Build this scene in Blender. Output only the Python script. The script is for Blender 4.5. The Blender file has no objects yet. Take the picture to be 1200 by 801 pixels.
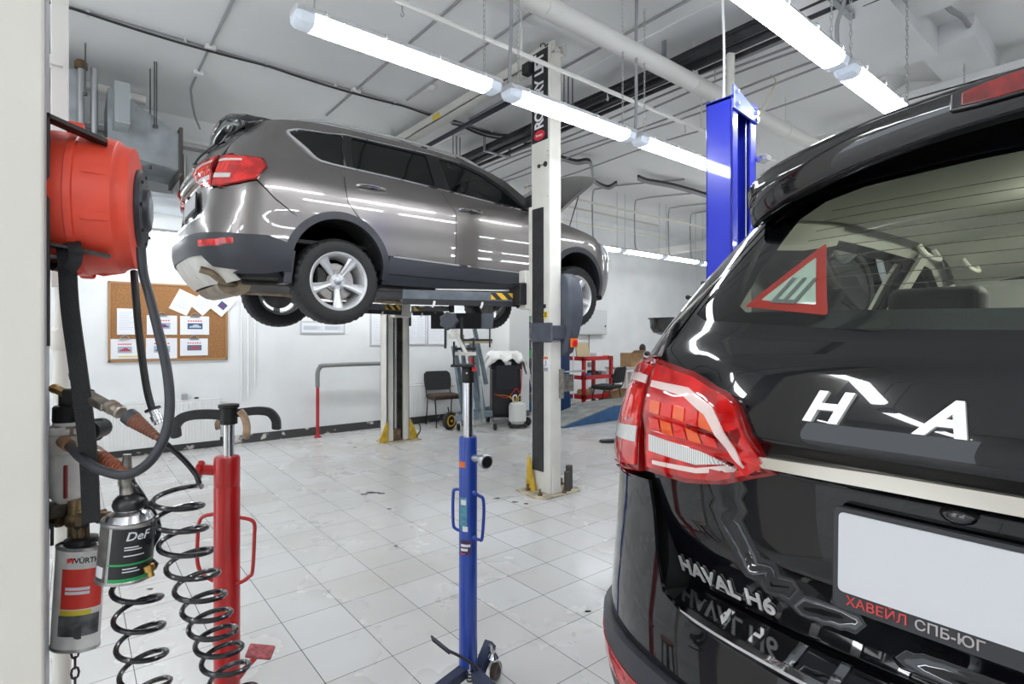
import bpy, math, random
from mathutils import Vector, Matrix, Euler
from mathutils.geometry import delaunay_2d_cdt
random.seed(7)
SC = bpy.context.scene
COL = SC.collection
V = Vector
PI = math.pi
HC = 1.42                      # camera height
CA, SA = .777, .629

def at(u, v, d=None, X=None, Y=None, Z=None):
    """a point of the place from a direction and one known distance / coordinate"""
    l = (u - 600) / 636.; up = (393 - v) / 636.
    dx = CA * l + SA; dy = -SA * l + CA
    if X is not None: t = X / dx
    elif Y is not None: t = Y / dy
    elif Z is not None: t = (Z - HC) / up
    else: t = d
    return V((t * dx, t * dy, HC + t * up))

# ---------------------------------------------------------------- materials
MATS = {}
def mat(name, col, rough=.5, metal=0., coat=0., emit=None, estr=0., bump=0., bscale=30., var=0., vscale=8., coatr=.03, spec=.5, trans=0., sub=0):
    if name in MATS: return MATS[name]
    m = bpy.data.materials.new(name); m.use_nodes = True
    nt = m.node_tree; b = nt.nodes['Principled BSDF']
    b.inputs['Base Color'].default_value = (*col, 1)
    b.inputs['Roughness'].default_value = rough
    b.inputs['Metallic'].default_value = metal
    b.inputs['Coat Weight'].default_value = coat
    b.inputs['Coat Roughness'].default_value = coatr
    b.inputs['Specular IOR Level'].default_value = spec
    b.inputs['Transmission Weight'].default_value = trans
    tc = nt.nodes.new('ShaderNodeTexCoord')
    if emit:
        b.inputs['Emission Color'].default_value = (*emit, 1); b.inputs['Emission Strength'].default_value = estr
    n = nt.nodes.new('ShaderNodeTexNoise'); n.inputs['Scale'].default_value = vscale; n.inputs['Detail'].default_value = 5
    nt.links.new(tc.outputs['Object'], n.inputs['Vector'])
    if var > 0:
        r = nt.nodes.new('ShaderNodeValToRGB')
        r.color_ramp.elements[0].position = .35; r.color_ramp.elements[1].position = .7
        r.color_ramp.elements[0].color = (*[c * (1 - var) for c in col], 1)
        r.color_ramp.elements[1].color = (*[min(1, c * (1 + var * .6)) for c in col], 1)
        nt.links.new(n.outputs['Fac'], r.inputs['Fac']); nt.links.new(r.outputs['Color'], b.inputs['Base Color'])
    if bump > 0:
        n2 = nt.nodes.new('ShaderNodeTexNoise'); n2.inputs['Scale'].default_value = bscale; n2.inputs['Detail'].default_value = 4
        nt.links.new(tc.outputs['Object'], n2.inputs['Vector'])
        bp = nt.nodes.new('ShaderNodeBump'); bp.inputs['Strength'].default_value = bump; bp.inputs['Distance'].default_value = .01
        nt.links.new(n2.outputs['Fac'], bp.inputs['Height']); nt.links.new(bp.outputs['Normal'], b.inputs['Normal'])
    MATS[name] = m
    return m

def glass(name, tint, refl=1.0, rough=0.0):
    if name in MATS: return MATS[name]
    m = bpy.data.materials.new(name); m.use_nodes = True
    nt = m.node_tree; nt.nodes.clear()
    o = nt.nodes.new('ShaderNodeOutputMaterial')
    t = nt.nodes.new('ShaderNodeBsdfTransparent'); t.inputs[0].default_value = (*tint, 1)
    g = nt.nodes.new('ShaderNodeBsdfGlossy'); g.inputs['Roughness'].default_value = rough
    g.inputs['Color'].default_value = (refl, refl, refl, 1)
    f = nt.nodes.new('ShaderNodeFresnel'); f.inputs['IOR'].default_value = 1.5
    mx = nt.nodes.new('ShaderNodeMixShader')
    nt.links.new(f.outputs[0], mx.inputs[0]); nt.links.new(t.outputs[0], mx.inputs[1]); nt.links.new(g.outputs[0], mx.inputs[2])
    nt.links.new(mx.outputs[0], o.inputs[0])
    MATS[name] = m
    return m

# ---------------------------------------------------------------- objects
def worldoff(p):
    o = V((0, 0, 0))
    while p is not None:
        o += p.location; p = p.parent
    return o

def tag(o, label=None, cat=None, group=None, kind=None):
    if label: o['label'] = label
    if cat: o['category'] = cat
    if group: o['group'] = group
    if kind: o['kind'] = kind
    return o

def empty(name, loc=(0, 0, 0), label=None, cat=None, group=None, parent=None, rz=0):
    o = bpy.data.objects.new(name, None); COL.objects.link(o)
    o.location = loc; o.rotation_euler = (0, 0, rz); o.empty_display_size = .05
    if parent: o.parent = parent
    return tag(o, label, cat, group)

def mesh_ob(name, vs, fs, m, parent=None, smooth=True, bevel=0, base=None, world=True, ang=32, mats=None, midx=None, seg=2):
    off = V((0, 0, 0))
    if world and parent is not None: off = worldoff(parent)
    if base is not None: off = V(base)
    me = bpy.data.meshes.new(name)
    me.from_pydata([tuple(V(v) - off) for v in vs], [], fs)
    me.update()
    if mats:
        for q in mats: me.materials.append(q)
        if midx: me.polygons.foreach_set('material_index', midx)
    else: me.materials.append(m)
    if smooth:
        me.shade_smooth(); me.set_sharp_from_angle(angle=math.radians(ang))
    o = bpy.data.objects.new(name, me); COL.objects.link(o)
    if parent: o.parent = parent
    if base is not None: o.location = base
    if bevel:
        b = o.modifiers.new('bevel', 'BEVEL'); b.width = bevel; b.segments = seg; b.limit_method = 'ANGLE'; b.angle_limit = math.radians(40)
        b.harden_normals = True
    return o

def frame_axes(d):
    d = V(d).normalized()
    a = V((0, 0, 1)) if abs(d.z) < .9 else V((1, 0, 0))
    x = d.cross(a).normalized(); y = x.cross(d).normalized()
    return x, y, d

def catmull(pts, sub=6, closed=False):
    P = [V(p) for p in pts]; n = len(P); out = []
    if n < 3 or sub < 2: return P
    rng = n if closed else n - 1
    for i in range(rng):
        if closed: p0, p1, p2, p3 = P[(i - 1) % n], P[i], P[(i + 1) % n], P[(i + 2) % n]
        else: p0, p1, p2, p3 = P[max(i - 1, 0)], P[i], P[i + 1], P[min(i + 2, n - 1)]
        for k in range(sub):
            t = k / sub
            out.append(.5 * ((2 * p1) + (p2 - p0) * t + (2 * p0 - 5 * p1 + 4 * p2 - p3) * t * t + (3 * p1 - p0 - 3 * p2 + p3) * t ** 3))
    if not closed: out.append(P[-1])
    return out

class MB:
    def __init__(s): s.v = []; s.f = []; s.mi = []; s.cur = 0
    def _f(s, *fs):
        for f in fs: s.f.append(f); s.mi.append(s.cur)
    def box(s, c, sz, rz=0, R=None):
        c = V(c); M = R if R is not None else Matrix.Rotation(rz, 3, 'Z'); b = len(s.v)
        for z in (-.5, .5):
            for x, y in ((-.5, -.5), (.5, -.5), (.5, .5), (-.5, .5)):
                s.v.append(c + M @ V((x * sz[0], y * sz[1], z * sz[2])))
        s._f((b, b + 3, b + 2, b + 1), (b + 4, b + 5, b + 6, b + 7), (b, b + 1, b + 5, b + 4), (b + 1, b + 2, b + 6, b + 5), (b + 2, b + 3, b + 7, b + 6), (b + 3, b, b + 4, b + 7))
        return s
    def bb(s, lo, hi):
        return s.box([(a + b) / 2 for a, b in zip(lo, hi)], [b - a for a, b in zip(lo, hi)])
    def bar(s, p0, p1, w, h, up=(0, 0, 1)):
        p0, p1 = V(p0), V(p1); d = (p1 - p0).normalized(); u = V(up)
        if abs(d.dot(u)) > .95: u = V((1, 0, 0))
        x = d.cross(u).normalized(); y = x.cross(d)
        M = Matrix((x, d, y)).transposed()
        return s.box((p0 + p1) / 2, (w, (p1 - p0).length, h), R=M)
    def loft(s, rings, closed=True, cap=True):
        b = len(s.v); n = len(rings[0])
        for r in rings: s.v.extend(V(p) for p in r)
        m = n if closed else n - 1
        for i in range(len(rings) - 1):
            for j in range(m):
                k = (j + 1) % n
                s._f((b + i * n + j, b + i * n + k, b + (i + 1) * n + k, b + (i + 1) * n + j))
        if cap and closed:
            s._f(tuple(b + j for j in reversed(range(n))), tuple(b + (len(rings) - 1) * n + j for j in range(n)))
        return s
    def cyl(s, p0, p1, r0, r1=None, n=16, cap=True):
        p0, p1 = V(p0), V(p1); r1 = r0 if r1 is None else r1
        x, y, d = frame_axes(p1 - p0)
        rr = [[p + (x * math.cos(2 * PI * j / n) - y * math.sin(2 * PI * j / n)) * r * -1 for j in range(n)] for p, r in ((p0, r0), (p1, r1))]
        return s.loft([r[::-1] for r in rr], cap=cap)
    def tube(s, pts, r, n=8, sub=6, closed=False, cap=True):
        P = catmull(pts, sub, closed); N = len(P)
        x = None; rings = []
        for i in range(N):
            a = P[(i - 1) % N] if (i or closed) else P[0]; c = P[(i + 1) % N] if (i < N - 1 or closed) else P[-1]
            d = (c - a)
            if d.length < 1e-9: continue
            d.normalize()
            if x is None: x, _, _ = frame_axes(d)
            x = (x - d * x.dot(d)).normalized(); y = d.cross(x)
            rad = r(i / (N - 1)) if callable(r) else r
            rings.append([P[i] + (x * math.cos(2 * PI * j / n) + y * math.sin(2 * PI * j / n)) * rad for j in range(n)])
        if closed: rings.append(rings[0]); cap = False
        return s.loft(rings, cap=cap)
    def lathe(s, prof, c=(0, 0, 0), axis=(0, 0, 1), n=32, cap=True):
        """prof: (radius, distance along axis)"""
        c = V(c); x, y, d = frame_axes(axis)
        rings = [[c + d * h + (x * math.cos(2 * PI * j / n) + y * math.sin(2 * PI * j / n)) * max(r, 1e-5) for j in range(n)] for r, h in prof]
        return s.loft(rings, cap=cap)
    def prism(s, poly, o, ax, ay, depth):
        """poly 2D in plane (ax, ay) at o, extruded by vector depth"""
        o, ax, ay, dp = V(o), V(ax), V(ay), V(depth)
        r0 = [o + ax * a + ay * b for a, b in poly]; r1 = [p + dp for p in r0]
        if ax.cross(ay).dot(dp) < 0: r0, r1 = r0[::-1], r1[::-1]
        return s.loft([r0, r1])
    def sphere(s, c, r, n=14, m=8, sc=(1, 1, 1)):
        c = V(c); rings = []
        for i in range(m + 1):
            a = -PI / 2 + PI * i / m; q = max(math.cos(a), 1e-4)
            rings.append([c + V((math.cos(2 * PI * j / n) * q * r * sc[0], math.sin(2 * PI * j / n) * q * r * sc[1], math.sin(a) * r * sc[2])) for j in range(n)])
        return s.loft(rings)
    def ob(s, name, m, parent=None, **k):
        return mesh_ob(name, s.v, s.f, m, parent, **k)

def one(name, mb, m, base, label, cat, group=None, **k):
    o = mb.ob(name, m, None, base=base, **k)
    return tag(o, label, cat, group)

def copy_tree(o, parent=None):
    c = o.copy(); COL.objects.link(c); c.parent = parent
    for ch in [q for q in bpy.data.objects if q.parent == o]: copy_tree(ch, c)
    return c

def chain_mb(mb, p0, p1, link=.03, r=.0022, w=.008):
    p0, p1 = V(p0), V(p1); L = (p1 - p0).length; n = max(1, int(L / (link * .78))); x, y, d = frame_axes(p1 - p0)
    for i in range(n):
        c = p0 + d * (i + .5) * L / n; a = x if i % 2 else y; q = []
        for k in range(8):
            t = 2 * PI * k / 8
            q.append(c + d * math.sin(t) * link * .5 + a * math.cos(t) * w * .5)
        mb.tube(q, r, n=4, sub=1, closed=True)
    return mb

def text_mesh(s, size, extrude=0., bold=0., shear=0., align='CENTER', space=1.0):
    c = bpy.data.curves.new('t', 'FONT'); c.body = s; c.size = size; c.extrude = extrude; c.offset = bold
    c.shear = shear; c.align_x = align; c.align_y = 'CENTER'; c.space_character = space; c.resolution_u = 3
    o = bpy.data.objects.new('t', c); COL.objects.link(o)
    dg = bpy.context.evaluated_depsgraph_get(); dg.update()
    me = o.evaluated_get(dg).to_mesh()
    vs = [v.co.copy() for v in me.vertices]; fs = [tuple(p.vertices) for p in me.polygons]
    o.evaluated_get(dg).to_mesh_clear()
    bpy.data.objects.remove(o); bpy.data.curves.remove(c)
    return vs, fs

def text_ob(name, s, size, m, parent, o, ax, ay, extrude=.0006, label=None, mapf=None, **k):
    vs, fs = text_mesh(s, size, extrude, **k)
    if mapf: W = [mapf(v) for v in vs]; w = False
    else:
        o, ax, ay = V(o), V(ax).normalized(), V(ay).normalized(); n = ax.cross(ay)
        W = [o + ax * v.x + ay * v.y + n * v.z for v in vs]; w = True
    q = mesh_ob(name, W, fs, m, parent, smooth=False, world=w)
    if label: q['label'] = label
    return q

# ---------------------------------------------------------------- curved panels cut from a surface
def inside(p, poly):
    x, y = p; c = False; n = len(poly)
    for i in range(n):
        x1, y1 = poly[i]; x2, y2 = poly[(i + 1) % n]
        if (y1 > y) != (y2 > y) and x < (x2 - x1) * (y - y1) / (y2 - y1) + x1: c = not c
    return c

def densify(poly, step):
    out = []; n = len(poly)
    for i in range(n):
        a, b = V(poly[i]).to_2d(), V(poly[(i + 1) % n]).to_2d(); k = max(1, int(math.ceil((b - a).length / step)))
        for j in range(k): out.append(tuple(a + (b - a) * j / k))
    return out

def rounded(poly, r=.02, k=4):
    out = []; n = len(poly)
    for i in range(n):
        p = V(poly[i]).to_2d(); a = V(poly[i - 1]).to_2d(); b = V(poly[(i + 1) % n]).to_2d()
        rr = min(r, (a - p).length * .45, (b - p).length * .45)
        q0 = p + (a - p).normalized() * rr; q1 = p + (b - p).normalized() * rr
        for j in range(k + 1):
            t = j / k; out.append(tuple(q0 * (1 - t) ** 2 + p * 2 * t * (1 - t) + q1 * t * t))
    return out

def panel(name, outline, mapf, m, parent, holes=(), step=.04, off=0., thick=.004, flip=False, label=None, ang=30, inner=None):
    ol = densify(outline, step); hs = [densify(h, step) for h in holes]
    pts = []; edges = []
    for L in [ol] + hs:
        b = len(pts); pts += L; n = len(L)
        edges += [(b + i, b + (i + 1) % n) for i in range(n)]
    nb = len(pts)
    xs = [p[0] for p in ol]; ys = [p[1] for p in ol]
    x0, x1, y0, y1 = min(xs), max(xs), min(ys), max(ys)
    bset = pts[:]
    i = 0; y = y0 + step * .5
    cell = {}
    for p in bset: cell.setdefault((int(p[0] // step), int(p[1] // step)), []).append(p)
    while y < y1:
        x = x0 + step * (.5 if i % 2 else 1.)
        while x < x1:
            if inside((x, y), ol) and not any(inside((x, y), h) for h in hs):
                cx, cy = int(x // step), int(y // step); ok = True
                for dx in (-1, 0, 1):
                    for dy in (-1, 0, 1):
                        for q in cell.get((cx + dx, cy + dy), ()):
                            if (q[0] - x) ** 2 + (q[1] - y) ** 2 < (.5 * step) ** 2: ok = False
                if ok: pts.append((x, y))
            x += step
        y += step * .87; i += 1
    r = delaunay_2d_cdt([V(p) for p in pts], edges, [], 0, 1e-7)
    ov, of = r[0], r[2]
    tri = []
    for f in of:
        cx = sum(ov[k][0] for k in f) / len(f); cy = sum(ov[k][1] for k in f) / len(f)
        if inside((cx, cy), ol) and not any(inside((cx, cy), h) for h in hs): tri.append(tuple(f))
    e = 1e-3; F = []; B = []; NR = []
    for p in ov:
        P = mapf(p[0], p[1])
        dx = mapf(p[0] + e, p[1]) - mapf(p[0] - e, p[1]); dy = mapf(p[0], p[1] + e) - mapf(p[0], p[1] - e)
        nrm = dx.cross(dy)
        if nrm.length < 1e-12: nrm = V((0, 0, 1))
        nrm.normalize()
        if flip: nrm = -nrm
        NR.append(nrm); F.append(P + nrm * off); B.append(P + nrm * (off - thick))
    nv = len(F); fs = []; mi = []
    cnt = {}
    for t in tri:
        a = ov[t[0]]; b = ov[t[1]]; c = ov[t[2]]
        ccw = ((b[0] - a[0]) * (c[1] - a[1]) - (b[1] - a[1]) * (c[0] - a[0])) > 0
        if ccw == flip: t = t[::-1]
        fs.append(t); mi.append(0)
        if thick: fs.append(tuple(nv + k for k in reversed(t))); mi.append(1 if inner else 0)
        for k in range(3):
            ed = (t[k], t[(k + 1) % 3]); cnt[ed] = cnt.get(ed, 0) + 1
    if thick:
        for (a, b) in list(cnt):
            if (b, a) not in cnt: fs.append((b, a, a + nv, b + nv)); mi.append(0)
    o = mesh_ob(name, F + (B if thick else []), fs, m, parent, ang=ang, world=False, mats=[m, inner] if inner else None, midx=mi if inner else None)
    me = o.data; ln = []
    nf = len(NR)
    for p in me.polygons:
        vs_ = list(p.vertices)
        if all(k < nf for k in vs_): ln += [tuple(NR[k]) for k in vs_]
        elif all(k >= nf for k in vs_): ln += [tuple(-NR[k - nf]) for k in vs_]
        else: ln += [(0, 0, 0)] * len(vs_)
    if len(ln) == len(me.loops): me.normals_split_custom_set(ln)
    if label: o['label'] = label
    return o
def lerp(a, b, t): return a + (b - a) * t
def sstep(a, b, x):
    t = min(1, max(0, (x - a) / (b - a))); return t * t * (3 - 2 * t)
def table(tb):
    xs = [p[0] for p in tb]; ys = [p[1] for p in tb]; n = len(xs)
    ms = [0] * n
    for i in range(n):
        if i == 0: ms[i] = (ys[1] - ys[0]) / (xs[1] - xs[0])
        elif i == n - 1: ms[i] = (ys[-1] - ys[-2]) / (xs[-1] - xs[-2])
        else:
            a = (ys[i] - ys[i - 1]) / (xs[i] - xs[i - 1]); b = (ys[i + 1] - ys[i]) / (xs[i + 1] - xs[i])
            ms[i] = 0 if a * b <= 0 else 2 * a * b / (a + b)
    def f(x):
        if x <= xs[0]: return ys[0] + ms[0] * (x - xs[0])
        if x >= xs[-1]: return ys[-1] + ms[-1] * (x - xs[-1])
        for i in range(n - 1):
            if x <= xs[i + 1]: break
        h = xs[i + 1] - xs[i]; t = (x - xs[i]) / h
        return (2 * t ** 3 - 3 * t * t + 1) * ys[i] + (t ** 3 - 2 * t * t + t) * h * ms[i] + (-2 * t ** 3 + 3 * t * t) * ys[i + 1] + (t ** 3 - t * t) * h * ms[i + 1]
    return f

# ---------------------------------------------------------------- the car body surface (car space: x forward, y left, z up)
NE = 3.2; AE = .6; XFS = 3.85; NF = 3.0
_xr = table([(.2, .16), (.3, .07), (.42, .015), (.5, 0), (.6, .005), (.68, .018), (.8, .04), (.95, .055), (1.1, .085), (1.2, .125), (1.25, .155), (1.35, .235), (1.5, .365), (1.62, .47)])
_xt = table([(.62, .115), (.70, .112), (.76, .09), (.84, .068), (.96, .062), (1.015, .060), (1.022, .052), (1.06, .056), (1.12, .076), (1.165, .098), (1.2, .125), (1.25, .155), (1.35, .235), (1.5, .365), (1.62, .47)])
_w = table([(.2, .85), (.3, .88), (.4, .897), (.5, .903), (.62, .905), (.78, .914), (.9, .918), (.97, .914), (1.06, .896), (1.12, .876), (1.16, .860), (1.3, .79), (1.45, .715), (1.55, .655), (1.62, .60)])
_xf = table([(.2, 4.5), (.4, 4.6), (.6, 4.63), (.8, 4.58), (.95, 4.45), (1.1, 4.3)])
_zu = table([(.35, 1.50), (.7, 1.553), (1.1, 1.59), (1.75, 1.60), (2.3, 1.565), (2.6, 1.50), (2.84, 1.42), (3.25, 1.14), (3.4, 1.05)])
_zh = table([(3.2, 1.075), (3.5, 1.04), (3.9, .965), (4.2, .88), (4.45, .79)])
def _mk(n, A, B, inv):
    T = [0.]; K = 400; p = None; S = 0.
    for i in range(K + 1):
        th = PI / 2 * i / K
        q = (A - A * max(math.cos(th), 0) ** (2 / n), B * math.sin(th) ** (2 / n)) if not inv else (A * math.sin(th) ** (2 / n), B * max(math.cos(th), 0) ** (2 / n))
        if p: S += math.hypot(q[0] - p[0], q[1] - p[1]); T.append(S)
        p = q
    return T
TR = _mk(NE, AE, .92, False); TF = _mk(NF, .78, .9, True)
LR = TR[-1]; LF = TF[-1]; SF = LR + (XFS - AE)
def _th(T, s):
    lo, hi = 0, len(T) - 1
    s = min(max(s, 0), T[-1])
    while hi - lo > 1:
        m = (lo + hi) // 2
        if T[m] <= s: lo = m
        else: hi = m
    return PI / 2 * (lo + (s - T[lo]) / max(T[hi] - T[lo], 1e-9)) / (len(T) - 1)
def _st(T, th):
    k = th / (PI / 2) * (len(T) - 1); i = min(int(k), len(T) - 2)
    return T[i] + (T[i + 1] - T[i]) * (k - i)
def _tap(x, z): return 1 - (.05 * ((x - 2) / 1.4) ** 2 * sstep(1.1, 1.3, z) if x > 2 else 0)
def body(s, z, xr=_xr):
    sg = 1 if s >= 0 else -1; s = abs(s); w = _w(z)
    if s < LR:
        th = _th(TR, s); x = xr(z) + AE - AE * max(math.cos(th), 0) ** (2 / NE); y = w * math.sin(th) ** (2 / NE)
    elif s < SF:
        q = s - LR; x = AE + q + xr(z) * max(0, 1 - q / .7); y = w * _tap(x, z)
    else:
        th = _th(TF, s - SF); x = XFS + (_xf(z) - XFS) * math.sin(th) ** (2 / NF); y = w * max(math.cos(th), 0) ** (2 / NF) * _tap(XFS, z)
    return V((x, sg * y, z))
def sx(x, z, xr=_xr):
    r = xr(z)
    if x > XFS: return SF + _st(TF, math.asin(min(1, ((x - XFS) / (_xf(z) - XFS))) ** (NF / 2)))
    if x < r + AE: return _st(TR, math.acos(min(1, max(0, (r + AE - x) / AE)) ** (NE / 2)))
    q = (x - AE - r) / (1 - r / .7)
    return LR + (q if q < .7 else x - AE)
def sy(y, z): return _st(TR, math.asin(min(1, y / _w(z)) ** (NE / 2)))
def sfy(y, z): return SF + _st(TF, math.acos(min(1, y / _w(z)) ** (NF / 2)))
def outl(pts):
    """('x', x, z) side-view or ('y', y, z) rear-view or ('f', y, z) front-view points -> (s, z)"""
    out = []
    for k, a, z in pts: out.append(({'x': sx, 'y': sy, 'f': sfy}[k](a, z), z))
    return out
def X_(*p): return [('x', a, b) for a, b in p]
def Y_(*p): return [('y', a, b) for a, b in p]
def Fr(*p): return [('f', a, b) for a, b in p]
def arc(cx, cz, r, a0, a1, n=14):
    return [(cx + r * math.cos(math.radians(a0 + (a1 - a0) * i / n)), cz + r * math.sin(math.radians(a0 + (a1 - a0) * i / n))) for i in range(n + 1)]
def rear(y, z):
    """tailgate skin with number-plate pocket"""
    w = _w(z); t = min(.9999, abs(y) / w)
    x = _xt(z) + AE - AE * (1 - t ** NE) ** (1 / NE)
    if z < .985:
        q = (abs(y) / .46) ** 4 + ((.985 - z) / .25) ** 4
        x += .034 * sstep(1.12, .86, q) * sstep(.985, .972, z)
    if .99 < z < 1.2: x -= .012 * sstep(.55, .44, abs(y)) * sstep(1.0, 1.04, z) * sstep(1.2, 1.14, z)
    return V((x, y, z))
def rearm(y, z): return rear(y, z)
WR = (1.0, .36); WF = (3.74, .36)

def core_surface(MBx):
    """closed inner shell under the skin panels"""
    pass

def make_wheel(parent, c, side, P):
    w = empty('wheel', c, parent=parent)
    R = .35; W = .225; out = side
    def ax(r, h): return (r, h)
    t = MB(); n = 72
    prof = [(.222, -.095), (.232, -.108), (.262, -.115), (.300, -.117), (.322, -.112), (.338, -.100), (.3475, -.085), (.350, -.055), (.3505, -.02), (.3505, .02), (.350, .055), (.3475, .085), (.338, .100), (.322, .112), (.300, .117), (.262, .115), (.232, .108), (.222, .095)]
    rings = []
    for j, (r, h) in enumerate(prof):
        ring = []
        for i in range(n * 2):
            a = 2 * PI * i / (n * 2); rr = r
            if abs(h) > .08 and r > .33 and i % 4 < 2: rr -= .008
            if abs(h) in (.055,) and (i + 2) % 4 < 2: rr -= .007
            if abs(h) in (.02,) and (i + (1 if h > 0 else 3)) % 4 < 1: rr -= .007
            ring.append(V((math.cos(a) * rr, h, math.sin(a) * rr)))
        rings.append(ring)
    t.loft(rings, cap=False); t.loft([rings[-1], rings[0]], cap=False)
    for gy in (-.037, .0, .037):
        pass
    t.ob('tyre', P['rubber'], w, world=False, ang=25)
    r = MB()
    o = out
    r.lathe([(.222, -.10), (.226, -.105), (.226, -.098), (.205, -.085), (.2, -.03), (.2, .05), (.208, .085), (.230, .098), (.240, .109), (.234, .113), (.218, .102), (.200, .06), (.188, -.03), (.2, -.09)], axis=(0, o, 0), n=64, cap=False)
    # five spokes
    for k in range(5):
        a = -PI / 2 + k * 2 * PI / 5
        def pt(rad, tan, h):
            return V((math.cos(a) * rad - math.sin(a) * tan, o * h, math.sin(a) * rad + math.cos(a) * tan))
        secs = []
        for rad, hw, h, th in ((.035, .024, .066, .03), (.075, .023, .072, .03), (.12, .028, .082, .028), (.165, .035, .09, .025), (.2, .042, .097, .022), (.222, .05, .103, .02)):
            secs.append([pt(rad, -hw, h - .012), pt(rad, -hw * .55, h), pt(rad, 0, h - .004), pt(rad, hw * .55, h), pt(rad, hw, h - .012), pt(rad, hw * .9, h - th - .01), pt(rad, -hw * .9, h - th - .01)])
        if o > 0: secs = [q[::-1] for q in secs]
        r.loft(secs)
    r.lathe([(.001, .03), (.066, .03), (.07, .055), (.062, .068), (.034, .07), (.001, .07)], axis=(0, o, 0), n=32, cap=False)
    r.ob('rim', P['alloy'], w, world=False, ang=30)
    h = MB(); h.lathe([(.001, .082), (.02, .081), (.029, .076), (.03, .066)], axis=(0, o, 0), n=24, cap=False); h.ob('hub_cap', P['cap'], w, world=False)
    l = MB()
    for k in range(5):
        a = -PI / 2 + (k + .5) * 2 * PI / 5
        c0 = V((math.cos(a) * .05, o * .058, math.sin(a) * .05)); l.cyl(c0, c0 + V((0, o * .02, 0)), .009, n=6)
    l.ob('lug_nuts', P['steel'], w, world=False)
    d = MB(); d.lathe([(.001, .0), (.15, .0), (.155, .004), (.155, .02), (.15, .024), (.09, .024), (.085, .045), (.001, .045)], axis=(0, o, 0), n=40, cap=False)
    d.ob('brake_disc', P['disc'], w, world=False)
    q = MB(); q.box((-.12, o * .012, .03), (.075, .07, .16)); q.ob('brake_caliper', P['iron'], w, world=False, bevel=.012)
    return w

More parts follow.
